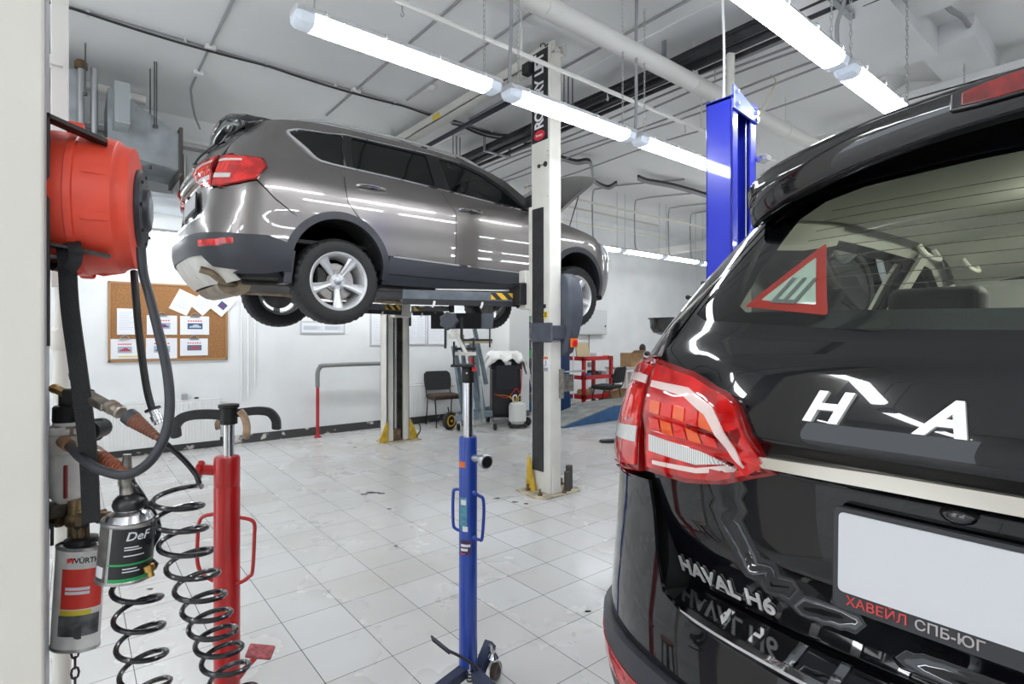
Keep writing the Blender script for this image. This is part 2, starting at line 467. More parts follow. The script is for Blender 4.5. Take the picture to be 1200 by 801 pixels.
def make_car(name, loc, label, P, drop=0., hood_open=False, interior=True, plate_text=True, yaw=0.):
    car = empty(name, loc, label, 'car', rz=yaw)
    pt, cl, dk, ch = P['paint'], P['clad'], P['dark'], P['chrome']
    G = P['glass_rear']; GF = P['glass_front']
    # --- core (dark shell under the skin with wheel wells cut out)
    mb = MB()
    NS = 140; smax = SF + LF
    zs = [.24, .34, .5, .65, .8, .9, 1.0]
    def ctop(x):
        if x > 3.25: return _zh(min(x, 4.45)) - .03
        return 1.10
    rings = []
    ss = []
    for i in range(NS + 1):
        t = i / NS
        ss.append(t * smax)
    ss = [-q for q in reversed(ss[1:-1])] + ss
    for zi in range(17):
        ring = []
        for s in ss:
            x = body(s, .8).x; zt = ctop(x); z = lerp(.24, zt, zi / 16)
            p = body(s, z, _xt if abs(s) < sy(.62, .8) and z > .62 else _xr)
            c = V((2.2, 0, z)); n = V((p.x - 2.2, p.y, 0))
            p = V((p.x + (.05 if p.x < .7 else -.03 if p.x > 3.9 else 0), p.y * (1 - .016 / .9), p.z))
            if p.x < .3 and z > .7: p.x = max(p.x, .15)
            for cx, cz in (WR, WF):
                if abs(p.x - cx) < .41 and (z < cz or (p.x - cx) ** 2 + (z - cz) ** 2 < .41 ** 2): p.y = math.copysign(.60, p.y)
            ring.append(p)
        rings.append(ring[::-1])
    mb.loft(rings, cap=True)
    core = mb.ob('body_core', dk, car, world=False)
    # --- skin panels, both sides
    for sg in (1, -1):
        fl = sg > 0
        def mp(s, z, sg=sg):
            p = body(abs(s), z); p.y *= sg; return p
        def pan(nm, o, m, holes=(), parent=car, **k):
            k.setdefault('inner', None)
            return panel(nm, outl(o), mp, m, parent, holes=[outl(h) for h in holes], flip=fl, **k)
        A = lambda a0, a1, r=.43, c=WR, n=14: X_(*arc(c[0], c[1], r, a0, a1, n))
        qg = X_(*rounded([(.65, 1.415), (.73, 1.455), (1.105, 1.505), (1.075, 1.19), (.90, 1.198), (.83, 1.215)], .03))
        rg = X_(*rounded([(1.165, 1.51), (1.93, 1.515), (1.935, 1.155), (1.115, 1.185)], .025))
        fg = X_(*rounded([(2.03, 1.51), (2.28, 1.495), (2.56, 1.42), (2.80, 1.30), (3.04, 1.095), (2.05, 1.145)], .025))
        q = pan('quarter_panel', X_((.38, .955), (.455, 1.06), (.44, 1.125), (.2, 1.155)) + Y_((.675, 1.158), (.628, 1.25), (.568, 1.40), (.528, 1.48)) + X_((.47, 1.515), (.7, 1.553), (.9, 1.575), (1.13, 1.592), (1.10, 1.45), (1.07, 1.30), (1.045, 1.15), (1.04, 1.0), (1.06, .88), (1.155, .768)) + A(66, 131)[1:] + X_((.62, .745), (.5, .83)), pt, holes=[qg], step=.05, thick=.006, inner=P['trim_in'])
        # bumper corner is part of the wrap-around bumper below
        pan('rear_door', X_((1.135, 1.592), (1.5, 1.60), (1.75, 1.60), (1.985, 1.592), (1.972, 1.3), (1.967, 1.13), (2.03, 1.03), (2.105, .94), (2.108, .7), (2.108, .462), (1.432, .485)) + A(14, 64)[1:] + X_((1.066, .88), (1.047, 1.0), (1.052, 1.15), (1.078, 1.30), (1.107, 1.45)), pt, holes=[rg], step=.055, thick=.006, inner=P['trim_in'])
        pan('front_door', X_((1.99, 1.592), (2.3, 1.565), (2.6, 1.50), (2.84, 1.42), (3.05, 1.28), (3.22, 1.15), (3.26, 1.06), (3.20, .95), (3.20, .6), (3.16, .442), (2.114, .462), (2.114, .7), (2.111, .94), (2.036, 1.03), (1.974, 1.13), (1.978, 1.3)), pt, holes=[fg], step=.055, thick=.006, inner=P['trim_in'])
        pan('front_fender', X_((3.27, 1.06), (3.5, 1.035), (3.9, .96), (4.02, .93), (4.10, .87), (4.16, .72), (4.14, .62)) + A(28, 168, c=WF) + X_((3.205, .45), (3.206, .6), (3.206, .95)), pt, step=.05, thick=.006)
        # dark cladding
        pan('door_cladding', X_((1.435, .478), (2.108, .455), (3.17, .436), (3.30, .44), (3.305, .31), (2.1, .325), (1.43, .33)), P['clad_hi'], step=.08, off=.008, thick=.012)
        pan('chrome_sill_strip', X_((1.47, .488), (2.1, .468), (3.1, .448), (3.1, .436), (2.1, .454), (1.47, .474)), ch, step=.08, off=.012, thick=.01)
        pan('sill', X_((1.40, .325), (2.1, .318), (3.33, .305), (3.36, .24), (1.38, .24)), cl, step=.08, off=.004, thick=.012)
        ar = pan('wheel_arch_trim', A(192, -12, r=.437, n=26) + A(-12, 192, r=.378, n=26), cl, step=.03, off=.014, thick=.05)
        ar = pan('wheel_arch_trim', A(192, -12, r=.437, n=26, c=WF) + A(-12, 192, r=.378, n=26, c=WF), cl, step=.03, off=.014, thick=.05)
        # wheel well liners
        for (cx, cz) in (WR, WF):
            ln = MB(); n = 28
            r0 = [V((cx + .383 * math.cos(PI * i / n), sg * .86, cz + .383 * math.sin(PI * i / n))) for i in range(n + 1)]
            r1 = [V((p.x, sg * .60, p.z)) for p in r0]; r2 = [V((cx + .1 * math.cos(PI * i / n), sg * .60, cz + .1 * math.sin(PI * i / n))) for i in range(n + 1)]
            ln.loft([r0, r1, r2], closed=False, cap=False); ln.ob('wheel_well_liner', P['liner'], car, world=False)
        # windows
        pan('side_window', qg, G if sg < 0 or not P.get('clear') else G, step=.06, off=-.004, thick=0)
        pan('side_window', rg, G, step=.06, off=-.006, thick=0)
        pan('side_window', fg, GF, step=.06, off=-.006, thick=0)
        # black pillar covers
        pan('pillar_cover', X_((1.115, 1.505), (1.158, 1.505), (1.11, 1.19), (1.082, 1.19)), P['pillar'], step=.05, off=.003, thick=.004)
        pan('pillar_cover', X_((1.938, 1.51), (2.022, 1.505), (2.042, 1.145), (1.942, 1.152)), P['pillar'], step=.05, off=.003, thick=.004)
        pan('window_frame', X_((1.118, 1.192), (1.5, 1.178), (1.96, 1.158), (1.978, 1.3), (1.985, 1.53), (1.5, 1.53), (1.14, 1.525)), P['pillar'], holes=[X_(*rounded([(1.18, 1.498), (1.915, 1.502), (1.92, 1.17), (1.135, 1.198)], .025))], step=.05, off=.004, thick=.012)
        pan('window_frame', X_((1.972, 1.156), (2.5, 1.13), (3.045, 1.10), (2.82, 1.315), (2.57, 1.44), (2.29, 1.512), (1.992, 1.53)), P['pillar'], holes=[X_(*rounded([(2.050, 1.497), (2.28, 1.48), (2.55, 1.402), (2.78, 1.285), (2.975, 1.115), (2.072, 1.16)], .025))], step=.05, off=.004, thick=.012)
        # chrome window surround
        cb = [(.632, 1.41), (.64, 1.385), (.825, 1.205), (.86, 1.187), (.95, 1.178), (1.5, 1.165), (2.0, 1.14), (3.06, 1.082)]
        ci = [(3.04, 1.096), (2.0, 1.155), (1.5, 1.18), (.96, 1.195), (.87, 1.205), (.84, 1.22), (.665, 1.392), (.66, 1.412)]
        pan('window_trim', X_(*(cb + ci)), ch, step=.05, off=.007, thick=.01)
        pan('window_trim', X_((.632, 1.41), (.65, 1.435), (.73, 1.468), (1.13, 1.52), (1.95, 1.53), (2.3, 1.508), (2.3, 1.50), (1.95, 1.521), (1.13, 1.511), (.735, 1.458), (.665, 1.425), (.66, 1.412)), ch, step=.05, off=.006, thick=.008)
        # handles
        for hx, hz in ((1.27, 1.04), (2.27, .985)):
            h = MB(); y = body(sx(hx, hz), hz).y
            h.tube([(hx - .13, sg * (y - .01), hz - .003), (hx - .11, sg * (y + .022), hz), (hx, sg * (y + .035), hz + .004), (hx + .11, sg * (y + .022), hz), (hx + .13, sg * (y - .01), hz - .003)], .012, n=8)
            h.ob('door_handle', ch, car, world=False)
            k = MB(); k.sphere((hx + .02, sg * (y - .012), hz - .012), .052, sc=(1, .35, .55)); k.ob('handle_recess', P['gloss'], car, world=False)
        # mirror
        m = MB(); zc = 1.165
        m.loft([[V((3.02 + .01 * 0 + xo, sg * (y), zc + zz)) for xo, zz in ((-.06, -.06), (-.06, .055), (-.03, .085), (.06, .075), (.1, .02), (.09, -.045), (.03, -.075))][::(1 if sg > 0 else -1)] for y in (.90, .93, 1.05)] + [[V((3.03 + xo * .6, sg * 1.085, zc + zz * .65)) for xo, zz in ((-.06, -.06), (-.06, .055), (-.03, .085), (.06, .075), (.1, .02), (.09, -.045), (.03, -.075))][::(1 if sg > 0 else -1)]])
        m.bb((3.0, min(sg * .80, sg * .92), 1.085), (3.07, max(sg * .80, sg * .92), 1.125))
        mo = m.ob('side_mirror', P['mirror'], car, world=False, bevel=.012)
        g = MB(); g.bb((2.955, min(sg * .92, sg * 1.05), 1.115), (2.957, max(sg * .92, sg * 1.05), 1.215)); g.ob('mirror_glass', ch, mo, world=False)
        # roof rail
        r = MB(); pts = []
        for i in range(9):
            x = .75 + i * .235; z = _zu(x); p = body(sx(x, z), z); e = .035 if 0 < i < 8 else .004
            pts.append((x, sg * (p.y - .03), z + e))
        r.tube(pts, .013, n=8, sub=3); r.ob('roof_rail', P['rail'], car, world=False)
        # tail lamps
        inner_o = Y_((.655, .912), (.53, .918), (.44, .935), (.362, .966), (.364, .985), (.385, 1.035), (.408, 1.078), (.428, 1.095), (.52, 1.125), (.655, 1.145))
        outer_o = Y_((.665, 1.14), (.74, 1.152)) + X_((.2, 1.148), (.43, 1.122), (.452, 1.06), (.378, .952), (.26, .915), (.15, .89)) + Y_((.80, .885), (.74, .895), (.665, .908))
        def mt(s, z, sg=sg):
            p = body(abs(s), z); p.y *= sg; return p
        def mr(y, z, sg=sg): return rear(sg * y, z)
        for nm, o in (('tail_light', inner_o), ('tail_light', outer_o)):
            inn = o is inner_o; mt_ = mr if inn else mt; OL = (lambda q: [(a, b) for k, a, b in q]) if inn else outl; flp = fl
            L = panel(nm, OL(o), mt_, P['lamp_dark'], car, step=.03, flip=fl, off=.012, thick=.03)
            oo = OL(o); cx = sum(p[0] for p in oo) / len(oo); cz = sum(p[1] for p in oo) / len(oo)
            sh = [(cx + (a - cx) * .93, cz + (b - cz) * .9) for a, b in oo]
            panel('lens', sh, mt_, P['lamp_red'], L, step=.03, flip=fl, off=.0165, thick=.005)
            if o is inner_o:
                S = lambda *p: list(p)
                panel('light_guide', S((.635, 1.098), (.52, 1.094), (.455, 1.070), (.428, 1.035), (.405, .985), (.412, .966), (.50, .944), (.62, .934), (.62, .942), (.50, .954), (.424, .976), (.422, .988), (.446, 1.030), (.47, 1.055), (.53, 1.078), (.635, 1.086)), mt_, P['lamp_white'], L, step=.03, flip=fl, off=.019, thick=.003)
                panel('reversing_lamp', S((.63, .960), (.50, .960), (.45, .972), (.435, .982), (.49, .987), (.63, .994)), mt_, P['lamp_ribbed'], L, step=.03, flip=fl, off=.0195, thick=.003)
                for i in range(5):
                    for j in range(2):
                        y0 = .625 - i * .036; z0 = 1.006 + j * .033 - i * .001
                        panel('indicator_cell', S((y0, z0), (y0 - .031, z0 - .002), (y0 - .031, z0 + .022), (y0, z0 + .024)), mt_, P['lamp_amber'] if (i + j) % 2 else P['lamp_red2'], L, step=.03, flip=fl, off=.0185, thick=.002)
            else:
                a = outl(Y_((.678, 1.105), (.73, 1.108)) + X_((.2, 1.108), (.3, 1.10), (.3, 1.085), (.2, 1.09)) + Y_((.73, 1.09), (.678, 1.088)))
                panel('light_guide', a, mt, P['lamp_white'], L, step=.03, flip=fl, off=.019, thick=.003)
                a = outl(Y_((.68, .965), (.76, .957), (.80, .955), (.80, .985), (.76, .988), (.68, .998)))
                panel('reversing_lamp', a, mt, P['lamp_ribbed'], L, step=.03, flip=fl, off=.0195, thick=.003)
                for i in range(3):
                    a = outl(Y_((.685 + i * .03, 1.01), (.71 + i * .03, 1.01), (.71 + i * .03, 1.075), (.685 + i * .03, 1.075)))
                    panel('indicator_cell', a, mt, P['lamp_red2'], L, step=.03, flip=fl, off=.0185, thick=.002)
        # rear reflector in the cladding
        a = outl(Y_((.60, .462), (.80, .458)) + X_((.15, .466), (.235, .474), (.235, .514), (.15, .508)) + Y_((.80, .503), (.60, .507)))
        panel('reflector', a, mt, P['lamp_red'], car, step=.04, flip=fl, off=.0195, thick=.006)
        # head lamp
        panel('headlight', outl(X_((4.11, .88), (4.30, .83)) + Fr((.66, .80), (.62, .72), (.72, .70)) + X_((4.30, .715), (4.17, .73))), mt, P['headlamp'], car, step=.04, flip=fl, off=.006, thick=.02)
        # mud flap
        f = MB(); f.prism([(.615, .44), (.66, .46), (.625, .20), (.56, .20)], (0, sg * .72, 0), (1, 0, 0), (0, 0, 1), (0, sg * .17, 0)); f.ob('mud_flap', cl, car, world=False, bevel=.006)
    # --- wrap-around panels
    def both(half):
        o = outl(half); return o + [(-a, b) for a, b in reversed(o)]
    half_top = Y_((.02, .665), (.3, .668), (.5, .676), (.575, .70), (.605, .76), (.625, .84), (.645, .895), (.74, .885), (.80, .875)) + X_((.15, .88), (.26, .905), (.375, .942), (.5, .818), (.62, .735), (.715, .695)) + X_(*arc(1.0, .36, .432, 130, 160, 6)) + X_((.45, .548), (.28, .545)) + Y_((.80, .552), (.6, .562), (.3, .562), (.02, .562))
    panel('rear_bumper', both(half_top), body, pt, car, step=.045, flip=True, thick=.008)
    lo = Y_((.02, .560), (.3, .560), (.6, .560), (.8, .550)) + X_((.28, .543), (.45, .546), (.59, .505), (.60, .30), (.45, .27), (.25, .27)) + Y_((.8, .29), (.66, .32), (.6, .40), (.3, .41), (.02, .41))
    panel('bumper_cladding', both(lo), body, cl, car, step=.045, flip=True, off=.018, thick=.024)
    sk = Y_((.02, .412), (.3, .412), (.6, .402), (.665, .325), (.8, .292)) + X_((.25, .272), (.3, .22)) + Y_((.6, .2), (.02, .2))
    panel('skid_plate', both(sk), body, P['skid'], car, step=.05, flip=True, off=.004, thick=.012)
    fb = X_((4.15, .80), (4.15, .72), (4.13, .62)) + X_(*arc(3.74, .36, .432, 26, -8, 8)) + X_((4.3, .24)) + Fr((.6, .24), (.02, .24), (.02, .85), (.6, .80), (.75, .78))
    for sg in (1, -1):
        def mp(s, z, sg=sg):
            p = body(abs(s), z); p.y *= sg; return p
        panel('front_bumper', outl(fb), mp, pt, car, step=.06, flip=sg > 0, thick=.008)
    # bumper top shelf and its bright step plate
    shelf = [(-.56, .02), (.56, .02), (.56, 1.), (-.56, 1.)]
    def sh(y, t):
        a = body(sy(abs(y), .672), .672).x + .004; b = rear(y, .705).x + .01
        return V((lerp(a, b, t), y, .669 + .018 * t + .012 * (abs(y) / .56) ** 4))
    panel('bumper_shelf', shelf, sh, pt, car, step=.05, flip=True, thick=.004)
    sp = panel('step_plate', [(-.50, .12), (.50, .12), (.52, .4), (.49, .85), (-.49, .85), (-.52, .4)], sh, P['gloss'], car, step=.05, flip=True, off=.004, thick=.003)
    panel('step_edge_trim', [(-.525, .0), (.525, .0), (.53, .16), (-.53, .16)], sh, ch, sp, step=.04, flip=True, off=.010, thick=.01)
    for i in range(15):
        y = -.455 + i * .065
        panel('step_rib', [(y - .007, .2), (y + .007, .2), (y + .007, .8), (y - .007, .8)], sh, ch, sp, step=.03, flip=True, off=.008, thick=.005)
    # --- tailgate with glass
    gl = [(.605, 1.247), (.585, 1.30), (.545, 1.39), (.508, 1.455), (.47, 1.488), (.35, 1.505), (.15, 1.512)]
    go = gl + [(-a, b) for a, b in reversed(gl)] + [(-.57, 1.232), (-.3, 1.212), (0, 1.206), (.3, 1.212), (.57, 1.232)]
    tg = [(.565, .70), (.595, .76), (.615, .84), (.638, .91), (.665, 1.14), (.66, 1.16), (.620, 1.25), (.560, 1.40), (.520, 1.48), (.48, 1.513), (.2, 1.54)]
    to = tg + [(-a, b) for a, b in reversed(tg)]
    T = panel('tailgate', to, rear, pt, car, holes=[go], step=.022, flip=True, thick=.008, inner=P['trim_in'], ang=40)
    gi = [(.492, 1.262), (.480, 1.33), (.462, 1.40), (.445, 1.45), (.40, 1.482), (.33, 1.497), (.15, 1.505)]
    gin = gi + [(-a, b) for a, b in reversed(gi)] + [(-.47, 1.248), (0, 1.238), (.47, 1.248)]
    panel('window_border', go, rear, P['gloss'], T, holes=[gin], step=.05, flip=True, off=-.004, thick=.002)
    panel('rear_window', go, rear, P['glass_tail'], T, step=.05, flip=True, off=-.001, thick=0)
    for k in range(9):
        z = 1.285 + k * .021; hw = .44 - .008 * k
        panel('heater_line', [(-hw, z), (hw, z), (hw, z + .0014), (-hw, z + .0014)], rear, P['heater'], T, step=.06, flip=True, off=-.006, thick=0)
    # pocket, plate, chrome strip
    st = [(-.372, .972), (-.2, .975), (0, .976), (.2, .975), (.372, .972), (.385, .99), (.2, .998), (0, 1.0), (-.2, .998), (-.385, .99)]
    panel('chrome_strip', st, lambda y, z: rear(y, 1.0 + (z - .98) * .3) + V((0, 0, (z - .98) * .7 - .012)), mat('satin champagne strip', (.66, .62, .55), .22, .85), T, step=.03, flip=True, off=.012, thick=.02, ang=50)
    def platem(y, z): return V((.098 + .03 * (z - .88) - .014 + y * y * .02, y, z))
    F_ = panel('plate_frame', rounded([(-.27, .788), (.27, .788), (.27, .939), (-.27, .939)], .01), platem, P['frame'], T, step=.08, flip=True, off=.008, thick=.012)
    panel('license_plate', rounded([(-.262, .814), (.262, .814), (.262, .932), (-.262, .932)], .008), platem, P['plate'], F_, step=.08, flip=True, off=.011, thick=.003)
    def tmap(base, y0, z0, off, skew=0):
        def f(v):
            y = y0 - v.x; z = z0 + v.y; e = 1e-3
            p = base(y, z); n = (base(y, z + e) - base(y, z - e)).cross(base(y + e, z) - base(y - e, z)); n.normalize()
            if n.x > 0: n = -n
            return p + n * (off + v.z)
        return f
    if plate_text:
        for s_, y0, m in (('ХАВЕЙЛ', .2125, P['txt_red']), ('СПБ-ЮГ', .128, P['txt_grey'])):
            text_ob('frame_lettering', s_, .0190, m, F_, None, None, None, extrude=.0006, bold=.00015, mapf=tmap(platem, y0, .8015, .0088), space=1.0)
    t2 = lambda o: T
    for i, (ltr, y0) in enumerate((('H', .276), ('A', .13), ('V', 0.0), ('A', -.13), ('L', -.276))):
        if plate_text or i >= 0:
            q = text_ob('badge_letter', ltr, .060, P['badge'], T, None, None, None, extrude=.004, bold=.0022, shear=.35, mapf=lambda v, y0=y0: tmap(rear, y0, 1.088, .004)(V((v.x * 1.25, v.y, v.z))))
            q.parent = T
    q = text_ob('model_badge', P['badge_text'][0], .046, P['badge'], T, None, None, None, extrude=.0014, bold=.0009, shear=.0, mapf=tmap(rear, P['badge_text'][1], .729, .003), align='CENTER', space=1.0)
    # plate lamp, handle knob
    k = MB(); k.sphere((.085, .12, .962), .016, sc=(1, 1.3, .8)); k.ob('plate_lamp', P['gloss'], T, world=False)
    k = MB(); k.sphere((.085, .235, .795), .018, sc=(1, 1.2, .7)); 
    # --- roof, spoiler
    def roofm(x, t):
        z = _zu(x); p = body(sx(x, z), z); a = abs(t)
        fx = sstep(2.5, 3.2, x); bulge = .12 * fx * (1 - t * t)
        return V((x + bulge, p.y * t, z + .088 * (1 - a ** 2.3) * lerp(1, .5, fx)))
    R = panel('roof', [(.50, -1), (2.72, -1), (2.72, 1), (.50, 1)], roofm, pt, car, step=.07, flip=False, thick=.006, inner=P['trim_in'], ang=60)
    panel('headliner', [(.52, -.97), (2.7, -.97), (2.7, .97), (.52, .97)], roofm, P['lining'], car, step=.1, flip=False, off=-.035, thick=.01)
    panel('windshield', [(2.73, -.965), (3.33, -.965), (3.33, .965), (2.73, .965)], roofm, GF, car, step=.08, flip=False, off=-.002, thick=0)
    def spoil(t):
        y = .548 * t; a = abs(t)
        rt = roofm(.56, min(1, abs(y) / body(sx(.56, _zu(.56)), _zu(.56)).y)); zr = rt.z
        tipx = .272 + .05 * a ** 3 + .03 * a ** 16; tz = zr - .018 + .012 * a ** 3 - .010 * a ** 20
        bz = tz - .066 - .03 * a ** 2 + .012 * a ** 20
        gx = rear(y, 1.49).x + .004
        top = [V((.60, y * 1.01, zr + .002)), V((.52, y, zr + .003)), V((.45, y, zr + .004 - .006 * a ** 3)), V((.38, y, lerp(zr, tz, .5) + .006)), V((tipx + .03, y, tz + .003)), V((tipx + .008, y, tz - .001)), V((tipx, y, tz - .010))]
        low = [V((tipx, y, tz - .010)), V((tipx + .006, y, lerp(tz, bz, .5))), V((tipx + .018, y, bz + .006)), V((tipx + .03, y, bz)), V((gx, y, max(1.478, bz + .02))), V((gx + .06, y, 1.515))]
        return top, low
    S_ = [spoil(math.sin(PI / 2 * (-1 + i / 24.))) for i in range(49)]
    sp = MB(); sp.loft([q[0] for q in S_], closed=False, cap=False); spo = sp.ob('roof_spoiler', P['spoiler'], car, world=False, ang=80)
    md = spo.modifiers.new('t', 'SOLIDIFY'); md.thickness = .004; md.offset = 0
    sp = MB(); sp.loft([q[1] for q in S_], closed=False, cap=False)
    for q, d_ in ((S_[0], 1), (S_[-1], -1)):
        r_ = q[0] + q[1][1:]; b0 = len(sp.v); sp.v.extend(r_); sp._f(tuple(range(b0, b0 + len(r_)))[::d_])
    so_ = sp.ob('spoiler_underside', P['gloss'], spo, world=False, ang=60); md = so_.modifiers.new('t', 'SOLIDIFY'); md.thickness = .003; md.offset = 0
    bl = MB(); rr = []
    for i in range(13):
        t = -1 + i / 6.; y = .17 * t; zc = 1.583 - .008 * t * t; k = .021 * (1 - .25 * t ** 6); x = .272
        rr.append([V((x - .006, y, zc - k)), V((x - .001, y, zc + k)), V((x + .06, y, zc + k)), V((x + .06, y, zc - k))])
    bl.loft(rr); b_ = bl.ob('brake_light_housing', P['gloss'], spo, world=False, bevel=.004)
    bl = MB(); rr = []
    for i in range(13):
        t = -1 + i / 6.; y = .155 * t; zc = 1.583 - .008 * t * t; k = .0165 * (1 - .3 * t ** 6); x = .264
        rr.append([V((x, y, zc - k)), V((x + .004, y, zc + k)), V((x + .05, y, zc + k)), V((x + .05, y, zc - k))])
    bl.loft(rr); bl.ob('brake_light', mat('dark red brake lens', (.22, .008, .008), .08, coat=1, var=.5, vscale=40), spo, world=False, bevel=.003)
    an = MB(); an.loft([[V((.80 + a, b, 1.69)) for a, b in ((-.06, 0), (0, -.03), (.08, 0), (0, .03))], [V((.745 + a * .3, b * .2, 1.735)) for a, b in ((-.06, 0), (0, -.03), (.08, 0), (0, .03))]]); an.ob('roof_antenna', pt, car, world=False, bevel=.006)
    # wiper (behind the middle and right of the glass)
    w = MB(); w.tube([rear(-.0, 1.215) + V((-.03, 0, 0)), rear(-.12, 1.27) + V((-.035, 0, 0)), rear(-.34, 1.33) + V((-.025, 0, 0))], .009, n=6)
    w.sphere(rear(0, 1.215) + V((-.015, 0, 0)), .03, sc=(.8, 1, 1)); w.bar(rear(-.12, 1.31) + V((-.012, 0, 0)), rear(-.46, 1.33) + V((-.012, 0, 0)), .012, .012); w.ob('rear_wiper', P['gloss'], T, world=False)
    # hood
    def hoodm(x, t):
        z = _zh(x) + .012; p = body(sx(min(x, 4.4), min(z, 1.0)), min(z, 1.0)); xx = x + .16 * (1 - t * t) * sstep(3.9, 4.3, x)
        P_ = V((xx, p.y * .985 * t, z + .055 * (1 - abs(t) ** 2.2)))
        if hood_open:
            c = V((3.36, P_.y, 1.09)); d = P_ - c; a = math.radians(50); P_ = c + V((d.x * math.cos(a) - d.z * math.sin(a), 0, d.x * math.sin(a) + d.z * math.cos(a)))
        return P_
    panel('hood', [(3.32, -1), (4.33, -1), (4.33, 1), (3.32, 1)], hoodm, pt, car, step=.08, flip=False, thick=.03, inner=dk)
    if hood_open:
        s = MB(); s.cyl((3.75, -.72, .95), hoodm(4.1, -.86), .006, n=6); s.ob('hood_prop', dk, car, world=False)
    g = MB(); g.bb((4.50, -.45, .58), (4.56, .45, .86)); g.ob('grille', P['gloss'], car, world=False, bevel=.02)
    # --- underbody
    ub = MB(); ub.bb((.35, -.58, .2), (4.2, .58, .27)); ub.bb((1.45, -.80, .21), (3.28, .80, .26)); ub.ob('floor_pan', P['iron'], car, world=False, bevel=.02)
    ex = MB(); ex.loft([[V((.30 + a * .12, -.05 + t * .5, .19 + b * .075)) for a, b in [(math.cos(q * PI / 6), math.sin(q * PI / 6)) for q in range(12)]] for t in (-1., -.96, .0, .6, .64)]); ex.tube([(.35, -.5, .19), (.2, -.6, .22), (.12, -.62, .27), (.05, -.62, .29)], .028); ex.tube([(.42, .2, .2), (.9, .25, .2), (2.2, .2, .17)], .026); ex.ob('exhaust', P['exhaust'], car, world=False, ang=40)
    ax_ = MB(); zc = WR[1] - drop
    ax_.bar((1.02, -.62, zc - .03), (1.02, .62, zc - .03), .09, .07); ax_.bar((1.1, .5, zc), (1.7, .45, .22), .05, .05); ax_.bar((1.1, -.5, zc), (1.7, -.45, .22), .05, .05)
    for sg in (1, -1): ax_.cyl((1.08, sg * .52, zc - .02), (1.1, sg * .5, .6), .045, n=12); ax_.cyl((1.0, sg * .55, zc), (1.0, sg * .7, zc), .05, n=12)
    zc = WF[1] - drop
    for sg in (1, -1): ax_.cyl((3.74, sg * .5, zc - .02), (3.74, sg * .48, .75), .05, n=12); ax_.cyl((3.74, sg * .3, zc), (3.74, sg * .7, zc), .04, n=12); ax_.bar((3.74, sg * .62, zc - .08), (3.6, sg * .3, .24), .08, .04)
    ax_.ob('suspension', P['iron'], car, world=False, bevel=.008)
    for (cx, cz) in (WR, WF):
        for sg in (1, -1): make_wheel(car, (cx, sg * .785, cz - drop), sg, P)
    # --- cabin
    def seat(x, y, w, nm='front_seat'):
        s = MB()
        s.box((x, y, .62), (.5, w, .16)); bk = []
        for (z, xo, th, ww) in ((.66, -.2, .13, w), (.9, -.26, .14, w), (1.1, -.31, .12, w * .96), (1.22, -.34, .09, w * .8)):
            bk.append([V((x + xo - th / 2, y - ww / 2, z)), V((x + xo + th / 2, y - ww / 2, z)), V((x + xo + th / 2, y + ww / 2, z)), V((x + xo - th / 2, y + ww / 2, z))])
        s.loft(bk); so = s.ob(nm, P['seat'], car, world=False, bevel=.03, seg=3)
        return so
    for y in (.37, -.37):
        so = seat(2.45, y, .52)
        hr = MB(); hr.box((2.07, y, 1.345), (.09, .25, .15)); hr.ob('headrest', P['headrest'], so, world=False, bevel=.03, seg=3)
        hp = MB(); hp.cyl((2.09, y - .05, 1.2), (2.08, y - .05, 1.3), .006, n=8); hp.cyl((2.09, y + .05, 1.2), (2.08, y + .05, 1.3), .006, n=8); hp.ob('headrest_post', ch, so, world=False)
    so = seat(1.55, 0, 1.28, 'rear_seat')
    for y in (.4, -.4):
        hr = MB(); hr.box((1.19, y, 1.285), (.08, .24, .12)); hr.ob('headrest', P['seat'], so, world=False, bevel=.03, seg=3)
    d = MB(); d.loft([[V((x, y, z)) for x, z in ((2.98, .85), (2.93, 1.03), (3.02, 1.09), (3.3, 1.07), (3.3, .8))] for y in (-.74, .74)]); d.ob('dashboard', P['seat'], car, world=False, bevel=.02)
    sw = MB(); c = V((2.82, .37, 1.0)); q = [c + V((math.cos(a) * .07, math.sin(a) * .185, math.cos(a) * -.0 + math.cos(a) * .17)) for a in [2 * PI * i / 20 for i in range(20)]]
    sw.tube(q, .014, n=8, sub=2, closed=True); sw.bar(c + V((0, -.17, 0)), c + V((0, .17, 0)), .03, .04); sw.bar(c, c + V((.15, 0, -.05)), .06, .06); sw.ob('steering_wheel', dk, car, world=False)
    for x in (1.35, 2.35) if plate_text else ():
        dl = MB(); dl.box((x, 0, 1.612 if x < 2 else 1.575), (.16, .10, .02)); dl.ob('cabin_fill_lamp', P['cabin_fill'], car, world=False, bevel=.006)  # lit fixtures added under the headliner to brighten the dark cabin
    rm = MB(); rm.box((2.72, 0, 1.45), (.03, .24, .07)); rm.cyl((2.73, 0, 1.48), (2.80, 0, 1.55), .008); rm.ob('rear_view_mirror', P['seat'], car, world=False, bevel=.01)
    fl_ = MB(); fl_.bb((.5, -.7, .55), (3.3, .7, .58)); fl_.bb((.22, -.58, .86), (1.15, .58, .875)); fl_.ob('cabin_floor', P['seat'], car, world=False)
    for y, x in ((.56, 1.75), (-.56, 1.75), (.55, 2.35), (-.55, 2.35)):
        gh = MB(); gh.tube([(x - .1, y, 1.54), (x - .08, y * .96, 1.50), (x + .08, y * .96, 1.50), (x + .1, y, 1.54)], .011, n=8); gh.ob('grab_handle', P['lining'], car, world=False)
